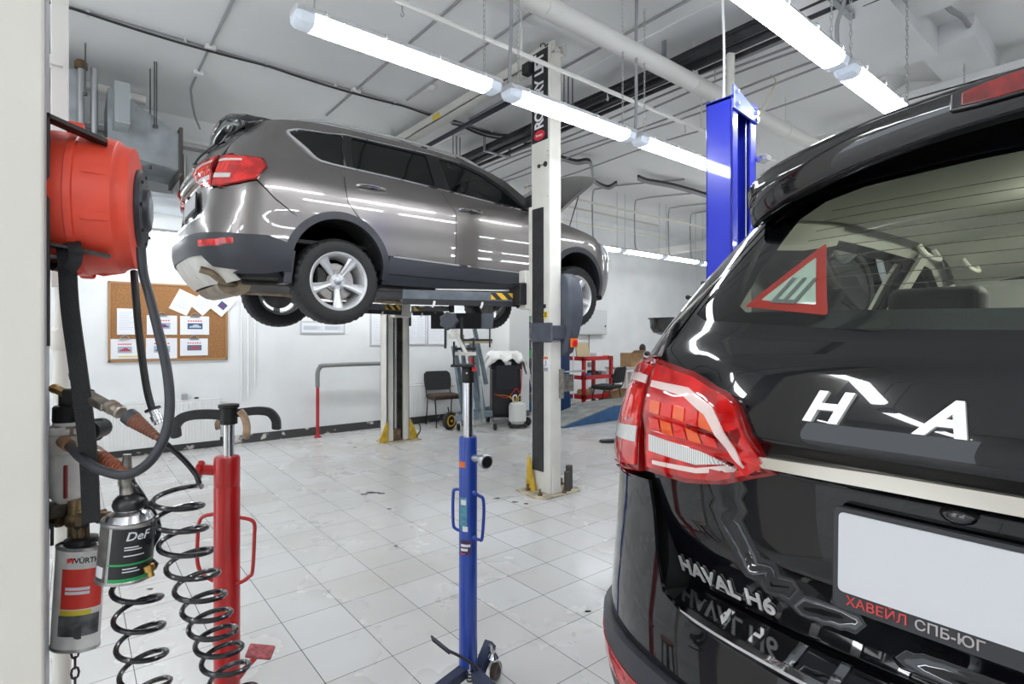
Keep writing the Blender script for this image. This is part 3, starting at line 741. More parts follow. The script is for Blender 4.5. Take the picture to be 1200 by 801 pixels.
    for sg in (1, -1):   # pale inner D pillar linings
        def mi(s, z, sg=sg):
            p = body(abs(s), z); p.y *= sg; c = V((1.6, 0, 1.1)); d = (c - p); d.z = 0; d.normalize(); return p + d * .035
        panel('pillar_lining', outl(Y_((.62, 1.19), (.54, 1.42), (.50, 1.50)) + X_((.6, 1.545), (1.1, 1.58), (1.13, 1.50), (.74, 1.45), (.66, 1.40), (.86, 1.2), (1.1, 1.17), (1.1, 1.1), (.5, 1.1))), mi, P['lining'], car, step=.06, flip=sg < 0, thick=.003)
        pl = MB()
        for (x0, x1) in ((1.93, 2.05),):
            a = [body(sx(x, z), z) for x, z in ((x0, 1.14), (x1, 1.14), (x1 - .02, 1.55), (x0 + .01, 1.55))]
            pl.loft([[V((p.x, sg * (p.y - .03), p.z)) for p in a], [V((p.x, sg * (p.y - .045), p.z)) for p in a]])
        pl.ob('pillar_lining', P['lining'], car, world=False)
    return car, T, rear

def car_palette(kind):
    P = dict(
        rubber=mat('tyre rubber', (.012, .012, .013), .62, bump=.3, bscale=90), steel=mat('nut steel', (.45, .45, .47), .3, 1), disc=mat('brake disc steel', (.35, .33, .31), .35, 1, var=.3),
        iron=mat('chassis iron', (.045, .04, .036), .6, .3, var=.4), chrome=mat('bright chrome', (.86, .86, .87), .07, 1), gloss=mat('gloss black trim', (.006, .006, .008), .08, coat=1),
        clad=mat('grey plastic cladding', (.030, .032, .040), .42, bump=.08, bscale=400), dark=mat('dark shell', (.008, .008, .008), .7), liner=mat('wheel well felt', (.02, .019, .018), .9, var=.5),
        lamp_dark=mat('lamp housing dark red', (.22, .004, .004), .06, coat=1), lamp_red=None, lamp_red2=mat('lamp cell red', (.75, .02, .01), .12, coat=1), lamp_amber=mat('lamp cell amber', (.80, .10, .012), .12, coat=1),
        lamp_white=mat('lamp light guide', (.80, .62, .58), .15, coat=1), lamp_ribbed=None, headlamp=mat('headlamp glass', (.55, .58, .62), .05, .3, coat=1), cap=mat('hub cap grey', (.35, .36, .38), .3, .6),
        alloy=mat('silver alloy', (.60, .60, .61), .38, .55, coat=.3), skid=mat('silver skid plate', (.62, .60, .55), .38, .3, var=.15), exhaust=mat('exhaust steel', (.30, .24, .17), .45, .9, var=.4),
        lining=mat('pale cabin lining', (.74, .75, .68), .85), seat=mat('dark cabin trim', (.022, .022, .024), .65, bump=.1, bscale=200), headrest=mat('grey headrest cloth', (.35, .35, .34), .8),
        plate=mat('blank plate white', (.60, .60, .62), .4), frame=mat('plate frame plastic', (.025, .025, .028), .4), txt_red=mat('frame red ink', (.55, .05, .05), .5), txt_grey=mat('frame grey ink', (.42, .38, .38), .5),
        badge=mat('satin chrome badge', (.82, .81, .78), .32, .45), trim_in=None)
    P['trim_in'] = P['lining']; P['pillar'] = mat('satin black pillar film', (.012, .012, .014), .4); P['heater'] = mat('heater line', (.10, .07, .05), .5); P['cabin_fill'] = mat('added cabin fill lamp', (.9, .88, .8), .3, emit=(1, .95, .85), estr=48)  # last entry: glow added for filling the cabin with light
    if 'lamp lens red' not in MATS:
        m = mat('lamp lens red', (.62, .008, .008), .05, coat=1); nt = m.node_tree; b = nt.nodes['Principled BSDF']
        tc = nt.nodes.new('ShaderNodeTexCoord'); vo = nt.nodes.new('ShaderNodeTexChecker'); vo.inputs['Scale'].default_value = 42
        rp = nt.nodes.new('ShaderNodeValToRGB'); rp.color_ramp.elements[0].color = (.42, .006, .006, 1); rp.color_ramp.elements[1].color = (.78, .02, .018, 1)
        n = nt.nodes.new('ShaderNodeTexNoise'); n.inputs['Scale'].default_value = 14; n.inputs['Detail'].default_value = 3
        nt.links.new(tc.outputs['Object'], n.inputs['Vector']); rp.color_ramp.elements[0].position = .4; rp.color_ramp.elements[1].position = .62
        nt.links.new(n.outputs['Fac'], rp.inputs['Fac']); nt.links.new(rp.outputs['Color'], b.inputs['Base Color'])
        m2 = mat('ribbed clear lamp', (.72, .72, .70), .12, coat=1); nt = m2.node_tree; b = nt.nodes['Principled BSDF']
        tc = nt.nodes.new('ShaderNodeTexCoord'); wv = nt.nodes.new('ShaderNodeTexWave'); wv.bands_direction = 'Y'; wv.inputs['Scale'].default_value = 60
        rp = nt.nodes.new('ShaderNodeValToRGB'); rp.color_ramp.elements[0].color = (.40, .40, .38, 1); rp.color_ramp.elements[1].color = (.85, .85, .82, 1)
        nt.links.new(tc.outputs['Object'], wv.inputs['Vector']); nt.links.new(wv.outputs['Fac'], rp.inputs['Fac']); nt.links.new(rp.outputs['Color'], b.inputs['Base Color'])
    P['lamp_red'] = MATS['lamp lens red']; P['lamp_ribbed'] = MATS['ribbed clear lamp']
    if kind == 'grey':
        P.update(paint=mat('warm grey metallic paint', (.185, .172, .165), .28, .75, coat=1, coatr=.02), glass_rear=glass('dark privacy glass', (.045, .045, .05)), glass_front=glass('clear car glass', (.82, .90, .88)), glass_tail=glass('dark tail glass', (.05, .05, .055)),
                 clad_hi=mat('grey door cladding', (.045, .048, .058), .3, bump=.05, bscale=300), mirror=mat('mirror shell black', (.01, .01, .012), .2, coat=1), rail=mat('satin roof rail', (.45, .45, .44), .35, .6), spoiler=None, badge_text=('1.5', -.52))
        P['spoiler'] = P['paint']
    else:
        P.update(paint=mat('black gloss paint', (.004, .004, .0055), .12, 0, coat=1, coatr=.005, spec=.1), glass_rear=glass('clear side glass', (.90, .93, .91)), glass_front=glass('clear windscreen glass', (.90, .93, .92)), glass_tail=glass('green tinted tail glass', (.76, .86, .79)),
                 clad_hi=mat('grey door cladding', (.045, .048, .058), .3, bump=.05, bscale=300), mirror=mat('mirror shell black', (.01, .01, .012), .2, coat=1), rail=mat('black roof rail', (.01, .01, .012), .3), spoiler=None, badge_text=('HAVAL H6', .482))
        P['spoiler'] = P['paint']
    return P

# ---------------------------------------------------------------- the room
ZC = 4.13; YL = 7.8; YB = 8.7; XE = 13.8; XN = -5.5; YR = -4.8; XP0, XP1, YP = 5.85, 6.3, 7.3
def floor_mat():
    m = bpy.data.materials.new('pale floor tiles'); m.use_nodes = True; nt = m.node_tree; b = nt.nodes['Principled BSDF']
    tc = nt.nodes.new('ShaderNodeTexCoord'); mp = nt.nodes.new('ShaderNodeMapping'); mp.inputs['Location'].default_value = (-.203 + .0, -.104, 0)
    br = nt.nodes.new('ShaderNodeTexBrick'); br.offset = 0; br.squash = 1
    for k, v in (('Scale', 1.), ('Mortar Size', .0019), ('Mortar Smooth', .2), ('Bias', .15), ('Brick Width', .3), ('Row Height', .3)): br.inputs[k].default_value = v
    br.inputs['Color1'].default_value = (.62, .62, .625, 1); br.inputs['Color2'].default_value = (.56, .555, .545, 1); br.inputs['Mortar'].default_value = (.07, .07, .07, 1)
    nt.links.new(tc.outputs['Object'], mp.inputs['Vector']); nt.links.new(mp.outputs[0], br.inputs['Vector'])
    # a few worn, yellowed tiles and soft grime patches
    n = nt.nodes.new('ShaderNodeTexNoise'); n.inputs['Scale'].default_value = 1.1; n.inputs['Detail'].default_value = 6; nt.links.new(mp.outputs[0], n.inputs['Vector'])
    r = nt.nodes.new('ShaderNodeValToRGB'); r.color_ramp.elements[0].position = .35; r.color_ramp.elements[1].position = .85; r.color_ramp.elements[0].color = (1, 1, 1, 1); r.color_ramp.elements[1].color = (.86, .82, .76, 1)
    nt.links.new(n.outputs['Fac'], r.inputs['Fac'])
    mx = nt.nodes.new('ShaderNodeMix'); mx.data_type = 'RGBA'; mx.blend_type = 'MULTIPLY'; mx.inputs['Factor'].default_value = .9
    nt.links.new(br.outputs['Color'], mx.inputs['A']); nt.links.new(r.outputs['Color'], mx.inputs['B'])
    n2 = nt.nodes.new('ShaderNodeTexNoise'); n2.inputs['Scale'].default_value = 9; n2.inputs['Detail'].default_value = 8; nt.links.new(mp.outputs[0], n2.inputs['Vector'])
    r2 = nt.nodes.new('ShaderNodeValToRGB'); r2.color_ramp.elements[0].position = .60; r2.color_ramp.elements[1].position = .92; r2.color_ramp.elements[0].color = (1, 1, 1, 1); r2.color_ramp.elements[1].color = (.62, .56, .5, 1)
    nt.links.new(n2.outputs['Fac'], r2.inputs['Fac'])
    m3 = nt.nodes.new('ShaderNodeMix'); m3.data_type = 'RGBA'; m3.blend_type = 'MULTIPLY'; m3.inputs['Factor'].default_value = .5
    nt.links.new(mx.outputs['Result'], m3.inputs['A']); nt.links.new(r2.outputs['Color'], m3.inputs['B']); nt.links.new(m3.outputs['Result'], b.inputs['Base Color'])
    r3 = nt.nodes.new('ShaderNodeMapRange'); r3.inputs['To Min'].default_value = .12; r3.inputs['To Max'].default_value = .42
    nt.links.new(n.outputs['Fac'], r3.inputs['Value']); nt.links.new(r3.outputs[0], b.inputs['Roughness'])
    bp = nt.nodes.new('ShaderNodeBump'); bp.inputs['Strength'].default_value = .25; bp.inputs['Distance'].default_value = .002; bp.invert = True
    nt.links.new(br.outputs['Fac'], bp.inputs['Height']); nt.links.new(bp.outputs['Normal'], b.inputs['Normal'])
    return m
WALLM = mat('white painted masonry', (.78, .79, .79), .55, bump=.15, bscale=3, var=.06, vscale=1.5)
CEILM = mat('painted concrete ceiling', (.84, .84, .835), .8, bump=.1, bscale=2, var=.05, vscale=.7)
WHITEP = mat('white enamel', (.80, .80, .79), .35, bump=.05, bscale=40)
CREAM = mat('cream column paint', (.74, .72, .66), .45, bump=.1, bscale=60, var=.06, vscale=6)
GALV = mat('galvanised duct sheet', (.40, .43, .45), .38, .75, var=.25, vscale=5)
PIPEW = mat('white painted pipe', (.74, .73, .69), .4, bump=.04, bscale=30)
GREYC = mat('grey conduit plastic', (.33, .33, .34), .5)
BLACKC = mat('black cable jacket', (.012, .012, .013), .45)
SKIRT = mat('chipped dark skirting', (.06, .06, .06), .6, bump=.3, bscale=20)
def chip(m):
    nt = m.node_tree; b = nt.nodes['Principled BSDF']; tc = nt.nodes.new('ShaderNodeTexCoord'); n = nt.nodes.new('ShaderNodeTexNoise'); n.inputs['Scale'].default_value = 5; n.inputs['Detail'].default_value = 9
    r = nt.nodes.new('ShaderNodeValToRGB'); r.color_ramp.elements[0].position = .56; r.color_ramp.elements[1].position = .60; r.color_ramp.elements[0].color = (.05, .05, .05, 1); r.color_ramp.elements[1].color = (.6, .58, .54, 1)
    nt.links.new(tc.outputs['Object'], n.inputs['Vector']); nt.links.new(n.outputs['Fac'], r.inputs['Fac']); nt.links.new(r.outputs['Color'], b.inputs['Base Color'])
chip(SKIRT)
def S(name, mb, m, **k):
    o = mb.ob(name, m, None, base=(0, 0, 0), **k); o['kind'] = 'structure'; return o
m = MB(); m.bb((XN, YR, -.1), (XE, YB, 0)); S('floor', m, floor_mat(), smooth=False)
m = MB(); m.bb((XN, YR, ZC), (XE, YB, ZC + .15)); S('ceiling', m, CEILM, smooth=False)
m = MB(); m.bb((XN, YL, 0), (XP1, YL + .2, ZC)); S('wall_left', m, WALLM, smooth=False)
m = MB(); m.bb((XP0, YP, 0), (XP1, YL, ZC)); S('trim_1', m, WHITEP, smooth=False)
m = MB(); m.bb((XP1 - .2, YL + .2, 0), (XP1, YB, ZC)); S('wall_recess', m, WALLM, smooth=False)
m = MB(); m.bb((XP1 - .2, YB, 0), (XE, YB + .2, ZC)); S('wall_back', m, WALLM, smooth=False)
m = MB(); m.bb((XE, YR, 0), (XE + .2, YB + .2, ZC)); S('wall_far', m, WALLM, smooth=False)
m = MB(); m.bb((XN, YR - .2, 0), (XE, YR, ZC)); S('wall_right', m, WALLM, smooth=False)
m = MB()   # unseen wall behind the camera, two open gateways added to let daylight in
m.bb((XN - .2, YR, 3.4), (XN, YL, ZC)); m.bb((XN - .2, YR, 0), (XN, -3.6, 3.4)); m.bb((XN - .2, -.4, 0), (XN, 1.4, 3.4)); m.bb((XN - .2, 4.6, 0), (XN, YL, 3.4)); S('wall_near', m, WALLM, smooth=False)
m = MB(); m.bb((XN, YL - .012, 0), (XP0, YL, .115)); S('baseboard_left', m, SKIRT, smooth=False)
m = MB(); m.bb((XP0 - .012, YP - .012, 0), (XP1, YP, .1)); m.bb((XP0 - .012, YP, 0), (XP0, YL - .012, .1)); S('baseboard_pilaster', m, mat('grey skirting', (.12, .12, .125), .5), smooth=False)
m = MB(); m.bb((XP1, YB - .012, 0), (XE, YB, .1)); S('baseboard_back', m, mat('grey skirting', (.12, .12, .125), .5), smooth=False)
# the near column at the left edge of the photograph
m = MB(); m.bb((-.75, 1.31, 0), (-.0405, 1.53, ZC)); o = S('trim_2', m, mat('cream column emulsion', (.80, .765, .69), .6, bump=.12, bscale=12, var=.03, vscale=3), smooth=False, bevel=.006)
m = MB(); m.bb((-.0405, 1.325, 0), (-.0385, 1.525, ZC)); S('trim_3', m, mat('grey edge strip', (.45, .46, .48), .4), smooth=False)
# ceiling drop beams on the right
m = MB(); m.bb((2.6, 1.35, 3.88), (5.9, 1.9, ZC)); S('trim_4', m, WALLM, smooth=False)
m = MB(); m.bb((7.25, YR, 3.70), (7.47, 2.95, 3.92)); S('trim_5', m, PIPEW, smooth=False, bevel=.015)
m = MB(); m.bb((7.85, YR, 3.66), (8.05, 3.1, 3.84)); S('trim_6', m, PIPEW, smooth=False, bevel=.015)
m = MB(); m.bb((8.3, YR, 3.85), (8.9, 3, ZC)); m.bb((4.9, YR, 3.98), (5.3, 1.35, ZC)); m.bb((5.9, 1.1, 3.95), (8.3, 1.5, ZC)); S('trim_7', m, WALLM, smooth=False)
m = MB(); m.bb((10.6, YR, 3.3), (10.8, 8.2, 3.45)); S('trim_8', m, PIPEW, smooth=False, bevel=.01)
m = MB()
for x in (-1.6, 4.05): m.bb((x, 2.2, ZC - .012), (x + .05, YL, ZC))
S('trim_9', m, CEILM, smooth=False)
m = MB(); m.bb((XN, YL - .05, 3.02), (XP0, YL, 3.06)); S('trim_10', m, WALLM, smooth=False)

# ---------------------------------------------------------------- ceiling lights
LAMPW = mat('lamp housing polymer', (.62, .63, .64), .4)
CHAINM = mat('zinc chain', (.45, .45, .45), .35, .8)
def diffuser_mat():
    m = bpy.data.materials.new('prismatic lit diffuser'); m.use_nodes = True; nt = m.node_tree; b = nt.nodes['Principled BSDF']
    b.inputs['Base Color'].default_value = (.9, .93, .95, 1); b.inputs['Roughness'].default_value = .2
    tc = nt.nodes.new('ShaderNodeTexCoord'); mp = nt.nodes.new('ShaderNodeMapping'); mp.inputs['Scale'].default_value = (22, 34, 0)
    vo = nt.nodes.new('ShaderNodeTexVoronoi'); vo.inputs['Scale'].default_value = 1; vo.inputs['Randomness'].default_value = .15
    nt.links.new(tc.outputs['Object'], mp.inputs['Vector']); nt.links.new(mp.outputs[0], vo.inputs['Vector'])
    r = nt.nodes.new('ShaderNodeMapRange'); r.inputs['From Max'].default_value = .7; r.inputs['To Min'].default_value = LSTR * 1.3; r.inputs['To Max'].default_value = LSTR * .55
    nt.links.new(vo.outputs['Distance'], r.inputs['Value']); nt.links.new(r.outputs[0], b.inputs['Emission Strength']); b.inputs['Emission Color'].default_value = (.93, .97, 1, 1)
    return m
LSTR = 16.
DIFF = diffuser_mat()
LABW = mat('clear lamp end', (.62, .68, .76), .2, emit=(.8, .9, 1), estr=.12)
def make_light(loc, label, group):
    r = empty('ceiling_light', loc, label, 'lamp', group)
    L = 1.29; h = MB(); h.loft([[V((x, y, z)) for y, z in ((-.052, .035), (-.068, .012), (-.07, -.002), (.07, -.002), (.068, .012), (.052, .035))] for x in (-L / 2, L / 2)]); h.ob('housing', LAMPW, r, world=False, bevel=.004)
    d = MB(); xs = [-L / 2 + .09, L / 2 - .09]
    pr = ((-.066, -.003), (-.066, -.02), (-.052, -.048), (-.03, -.056), (.03, -.056), (.052, -.048), (.066, -.02), (.066, -.003))
    d.loft([[V((x, y, z)) for y, z in pr] for x in xs]); d.ob('diffuser', DIFF, r, world=False, smooth=False)
    for s in (1, -1):
        e = MB(); e.loft([[V((x, y * k, z * k)) for y, z in pr][::s] for x, k in ((s * (L / 2 - .09), 1), (s * (L / 2 - .02), 1), (s * L / 2, .8))]); e.ob('end_cap', LABW, r, world=False)
    for x in (-.5, -.17, .17, .5):
        for y in (-.07, .07):
            c = MB(); c.tube([(x, y * 1.0, -.012), (x, y * 1.12, .0), (x, y * 1.08, .02), (x, y * .85, .03)], .004, n=5, sub=3); c.ob('clip', LAMPW, r, world=False)
    ch = ZC - loc[2] - .035
    for x in (-.54, .54): c = MB(); chain_mb(c, (x, 0, .035), (x, 0, ch + .035), link=.045, r=.0025, w=.014); c.ob('chain', CHAINM, r, world=False)
    return r
def lamp_copy(src, loc, label, group):
    r = copy_tree(src); r.location = loc; tag(r, label, 'lamp', group); return r
Z1 = 3.04
g1 = 'strip lights of the row over the grey car'; g2 = 'strip lights of the row over the black car'; g3 = 'far strip lights along the back wall'
l0 = make_light((1.506, 2.81, Z1), 'long lit strip light at upper left, nearest of the row above the grey car', g1)
lamp_copy(l0, (2.87, 2.81, Z1), 'lit strip light crossing in front of the black and white lift banner', g1)
lamp_copy(l0, (4.23, 2.81, Z1), 'lit strip light ending behind the blue lift column', g1)
lamp_copy(l0, (2.88, 1.28, Z1), 'large lit strip light at the top edge above the black car', g2)
lamp_copy(l0, (4.25, 1.28, Z1), 'lit strip light just above the black car roof, hung on chains', g2)
lamp_copy(l0, (7.43, 6.7, 3.05), 'distant strip light nearest the grey car bonnet', g3)
lamp_copy(l0, (8.74, 6.7, 3.05), 'distant strip light, middle one of the row along the back wall', g3)
lamp_copy(l0, (10.05, 6.7, 3.05), 'distant strip light, last of the row, left of the blue lift column', g3)
lamp_copy(l0, (.80, 7.0, 2.54), 'strip light on the left wall above the cork board', 'strip lights on the left wall')
for x in (2.2, 3.6, 5.0): lamp_copy(l0, (x, 7.0, 2.54), 'added strip light extending the left wall row, unseen behind the raised grey car', 'added strip lights behind the raised grey car')  # row extrapolated by three unseen lamps, added to light the wall
k = 0
for (x, y) in ((-3.6, 2.81), (-2.2, 2.81), (-.8, 2.81), (-3.6, 1.28), (-2.2, 1.28), (-.8, 1.28), (1.2, -1.6), (2.6, -1.6), (4., -1.6), (7, -1.6), (8.4, -1.6), (-2.6, -1.6), (-1.2, -1.6), (1, 5.2 + 1.35), (2.4, 6.55), (-1, 6.2), (-2.4, 6.2), (7, 1.28), (8.4, 1.28), (11.4, 6.7), (12, 2.8), (10.6, 2.8), (9.3, 4.3), (-3.6, -3.5), (1.2, -3.6)):
    if y > 6.3 and x < 5: continue
    lamp_copy(l0, (x, y, Z1), 'lit strip light added out of view further back in the workshop', 'added strip lights out of view')  # assumed lamps beyond the view, added to light the room
def simple(name, m, mt, label, cat, group=None, base=None, **k):
    b = base if base is not None else V(m.v[0])
    return one(name, m, mt, b, label, cat, group, **k)
# ---------------------------------------------------------------- pipes, cables and ducts under the ceiling
def tb(pts, r, **k):
    m = MB(); m.tube(pts, r, n=k.pop('n', 8), sub=k.pop('sub', 1)); return m
r = empty('ceiling_pipe', (0, 2.84, 3.75), 'thick white pipe running under the ceiling above the banner column', 'pipe')
tb([(-4, 2.84, 3.75), (8.1, 2.84, 3.75)], .075, n=20).ob('pipe_run', PIPEW, r)
for x in (.6, 2.6, 4.45, 6.3):
    m = MB(); m.lathe([(.082, -.012), (.082, .012)], c=(x, 2.84, 3.75), axis=(1, 0, 0), n=20); m.bb((x - .015, 2.80, 3.82), (x + .015, 2.88, 3.845)); m.cyl((x, 2.84, 3.8), (x, 2.84, ZC), .006, n=6); m.ob('pipe_clamp', PIPEW, r)
r = empty('hanging_rail', (1.6, 3.22, 3.6), 'thin white rail hung below the thick pipe, ending in an open hook', 'rail')
tb([(1.62, 3.22, 3.6), (9.5, 3.22, 3.6)], .019, n=10).ob('rail_tube', PIPEW, r)
for x in (1.68, 3.7, 4.9): tb([(x, 3.22, 3.6), (x, 3.22, 3.55), (x + .012, 3.22, 3.53), (x, 3.22, 3.51), (x - .012, 3.22, 3.525)], .005, n=5, sub=3).ob('hook', CHAINM, r)
for x in (2.7, 5.2): tb([(x, 3.22, 3.62), (x, 3.22, ZC)], .007, n=6).ob('hanger_rod', PIPEW, r)
for i, (y, z, x1) in enumerate(((6.1, 3.6, 10.5), (7.35, 3.6, 10.5), (6.9, 3.72, 9.5))):
    simple('sprinkler_pipe', tb([(5.2, y, z), (x1, y, z)], .02), mat('yellowed white pipe', (.66, .64, .55), .45), ('front yellowish pipe of the far ceiling, nearest the camera', 'rear yellowish pipe of the far ceiling, closest to the back wall', 'upper thin pipe between the two yellowish far ceiling pipes')[i], 'pipe')
# bundle of black insulated lines
r = empty('cable_bundle', (4.4, 0, 3.9), 'bundle of black insulated lines crossing the ceiling behind the white pipe', 'cables')
rnd = random.Random(3)
TAPE = mat('scuffed black insulation', (.02, .02, .025), .5, bump=.3, bscale=25, var=.6, vscale=10)
for i, (dx, dz, rad) in enumerate(((0, 0, .032), (.075, .02, .03), (.15, 0, .034), (.235, .025, .028), (.05, .075, .026), (.31, 0, .022))):
    pts = [(4.28 + dx + rnd.uniform(-.008, .008), y, 3.90 + dz + rnd.uniform(-.008, .008)) for y in [-4.5 + .8 * q for q in range(15)]]
    m = MB(); m.tube(pts, rad, n=10, sub=4); m.ob('insulated_line', TAPE, r)
for y in (.25, .9, 1.6, 3.0, 4.4, 5.8):
    m = MB(); m.bb((4.22, y - .02, 3.85), (4.66, y + .02, 3.866)); m.bb((4.22, y - .02, 3.85), (4.235, y + .02, ZC)); m.bb((4.645, y - .02, 3.85), (4.66, y + .02, ZC)); m.ob('tray_bracket', GALV, r)
for i, x in enumerate((4.85, 5.0, 5.15, 5.5, 5.65, 6.2)):
    pts = [(x, y, 4.02 + .02 * math.sin(y * 2 + i)) for y in [1.9 + .6 * q for q in range(10)]]
    simple('ceiling_conduit', tb(pts, .012, sub=3), GREYC, ('thin grey conduit beside the black bundle, %s in the fan' % ('first', 'second', 'third', 'fourth', 'fifth', 'last')[i]), 'conduit', 'grey conduits beside the black bundle')
# left ceiling: grey conduits with junction boxes and a sagging black cable
cx = [(x, 5.76, ZC - .012) for x in [-1 + .5 * q for q in range(14)]]
cd = empty('ceiling_conduit', (0, 5.76, ZC), 'grey conduit with a sagging black cable on the left ceiling above the grey car', 'conduit')
tb(cx, .012).ob('conduit_tube', GREYC, cd)
pts = [(x, 5.72, ZC - .035 - .022 * abs(math.sin(x * 2.1))) for x in [-1 + .25 * q for q in range(27)]]
tb(pts, .011, sub=2).ob('black_cable', BLACKC, cd)
for x in [-.6 + .7 * q for q in range(9)]: m = MB(); m.bb((x - .012, 5.72, ZC - .03), (x + .012, 5.80, ZC)); m.ob('saddle_clip', LAMPW, cd)
for i, (x, lab) in enumerate(((1.0, 'grey conduit crossing the left ceiling with two junction boxes'), (2.42, 'grey conduit crossing the ceiling behind the first strip light'), (2.98, 'grey conduit passing behind the hook end of the hanging rail'), (3.85, 'grey conduit behind the thick pipe right of the banner column'))):
    c = empty('ceiling_conduit', (x, 5, ZC), lab, 'conduit')
    e = 6.6 if i < 2 else 5.6
    pts = [(x, y, ZC - .012) for y in (-2, 1, 3, 5, e)]
    if i == 0: pts += [(x + .02, 6.9, ZC - .05), (x + .1, 7.2, ZC - .16), (x + .2, 7.5, ZC - .2)]
    tb(pts, .012, sub=3).ob('conduit_tube', GREYC, c)
    for y in ((5.72, 6.35) if i == 0 else (5.72,) if i == 1 else (4.6,)):
        m = MB(); m.bb((x - .045, y - .04, ZC - .045), (x + .045, y + .04, ZC)); m.ob('junction_box', WHITEP, c, bevel=.004)
# smoke detector
o = at(505, 101, Z=ZC); m = MB(); m.lathe([(.05, 0), (.05, -.015), (.035, -.03), (.02, -.045), (.001, -.047)], c=(o.x, o.y, ZC), axis=(0, 0, 1), n=20)
simple('smoke_detector', m, WHITEP, 'small white smoke detector on the ceiling below the first strip light', 'detector', base=(o.x, o.y, ZC))
# threaded rods hanging from the ceiling
rods = [at(u, 190, Y=4.8) for u in (532, 536.5, 541, 545)]
for i, (u, v0, v1, Y) in enumerate(((531, 158, 182, 6.2), (535, 159, 184, 6.2), (539, 160, 186, 6.2), (661, 94, 122, 4.0), (666, 96, 124, 4.0), (671, 98, 126, 4.0), (766, 105, 122, 4.2), (774, 103, 125, 4.2), (813, 105, 123, 4.2), (821, 110, 124, 4.2), (843, 70, 92, 4.2), (849, 72, 95, 4.2), (176, 92, 198, 6.6), (181, 118, 150, 6.4), (183.5, 116, 150, 6.4), (100, 96, 112, 6.4))):
    a = at(u, v0, Y=Y); b = at(u, v1, Y=Y); b.x, b.y = a.x, a.y
    g = 'threaded rods under the ceiling'
    m = MB(); m.cyl((a.x, a.y, ZC), (a.x, a.y, b.z), .007, n=6); m.cyl((b.x, b.y, b.z), (b.x, b.y, b.z + .03), .016, n=8)
    lab = ('left rod of three over the grey car roof', 'middle rod of three over the grey car roof', 'right rod of three over the grey car roof', 'left rod of three right of the banner', 'middle rod of three right of the banner', 'right rod of three right of the banner', 'rod left of the first black clamp under the white pipe', 'rod at the first black clamp under the white pipe', 'rod left of the pair beside the blue column', 'rod right of the pair beside the blue column', 'left short rod above the blue column', 'right short rod above the blue column', 'long thin rod hanging left of the grey car', 'left rod by the ventilation duct end', 'right rod by the ventilation duct end', 'short rod over the first duct panel')[i]
    simple('threaded_rod', m, mat('dark zinc', (.14, .14, .15), .4, .6), 'thin metal ' + lab, 'rod', g, base=a)
# hanging looped conduits of the far lamps
for i, (x, u) in enumerate(((7.3, 0), (8.5, 0), (9.6, 0), (10.4, 0))):
    simple('lamp_feed_conduit', tb([(x + .9, 5.4, ZC - .02), (x + .35, 6.2, ZC - .03), (x + .08, 6.62, ZC - .06), (x, 6.7, ZC - .16), (x, 6.7, 3.3), (x + .03, 6.7, 3.12), (x + .1, 6.7, 3.09)], .014, sub=3), GREYC, 'grey bent conduit dropping to the far lamps, %s from the left' % ('first', 'second', 'third', 'fourth')[i], 'conduit', 'conduits feeding the far lamps')
simple('lamp_feed_conduit', tb([(3.55, 1.28, ZC), (3.56, 1.28, 3.6), (3.55, 1.26, 3.4), (3.5, 1.28, 3.25), (3.52, 1.28, 3.08)], .012, sub=5), GREYC, 'grey cable dropping between the two strip lights over the black car', 'conduit')
simple('lamp_feed_conduit', tb([(2.27, 2.81, ZC), (2.27, 2.81, 3.6), (2.26, 2.81, 3.3), (2.25, 2.81, 3.08)], .012, sub=5), GREYC, 'grey cable dropping beside the banner to the joint of two strip lights', 'conduit')
simple('lamp_feed_conduit', tb([(3.0, 2.2, ZC - .02), (3.2, 2.5, ZC - .02), (3.56, 2.79, ZC - .05), (3.58, 2.81, 3.8), (3.58, 2.81, 3.3), (3.57, 2.81, 3.1), (3.53, 2.8, 3.06)], .013, sub=5), GREYC, 'grey cable looping from the thick pipe down to the joint of the second lamp', 'conduit')
simple('drop_cord', tb([(3.12, 1.8, ZC), (3.12, 1.79, 3.6), (3.125, 1.78, 3.2), (3.12, 1.78, 2.86)], .008, sub=3), WHITEP, 'white cord falling from the ceiling onto the blue column top', 'cord')
# snaking black cables beyond the banner column
def pxs(Y, *p): return [at(u, v, Y=Y) for u, v in p]
def onceil(*p, z=ZC - .09): return [at(u, v, Z=z) for u, v in p]
r_ = empty('loose_cables', tuple(onceil((657, 183), (675, 188), (690, 187), (694, 200), (697, 211), (712, 218), (722, 213))[0]), 'snaking ceiling cable right of the banner column', 'cable')
for i in range(3): tb([p + V((.04 * i, .03 * i, -.01 * i)) for p in onceil((657, 183), (675, 188), (690, 187), (694, 200), (697, 211), (712, 218), (722, 213))], .02, sub=4).ob('cable_strand', GREYC if i else BLACKC, r_)
r_ = empty('loose_cables', tuple(onceil((748, 206), (758, 210), (775, 213), (790, 216), (812, 222), (828, 227))[0]), 'cable bunch on the ceiling left of the blue column', 'cable')
for i in range(3): tb([p + V((.05 * i, .04 * i, -.01 * i)) for p in onceil((748, 206), (758, 210), (775, 213), (790, 216), (812, 222), (828, 227))], .022, sub=4).ob('cable_strand', GREYC if i else BLACKC, r_)
r_ = empty('loose_cables', tuple(onceil((523, 140), (535, 143), (550, 150), (565, 155), (585, 158), (605, 158))[0]), 'drooping cable between the lift crossbeam and the black bundle', 'cable')
for i in range(3): tb([p + V((.04 * i, .0, -.015 * i)) for p in onceil((523, 140), (535, 143), (550, 150), (565, 155), (585, 158), (605, 158))], .016, sub=4).ob('cable_strand', GREYC if i == 1 else BLACKC, r_)
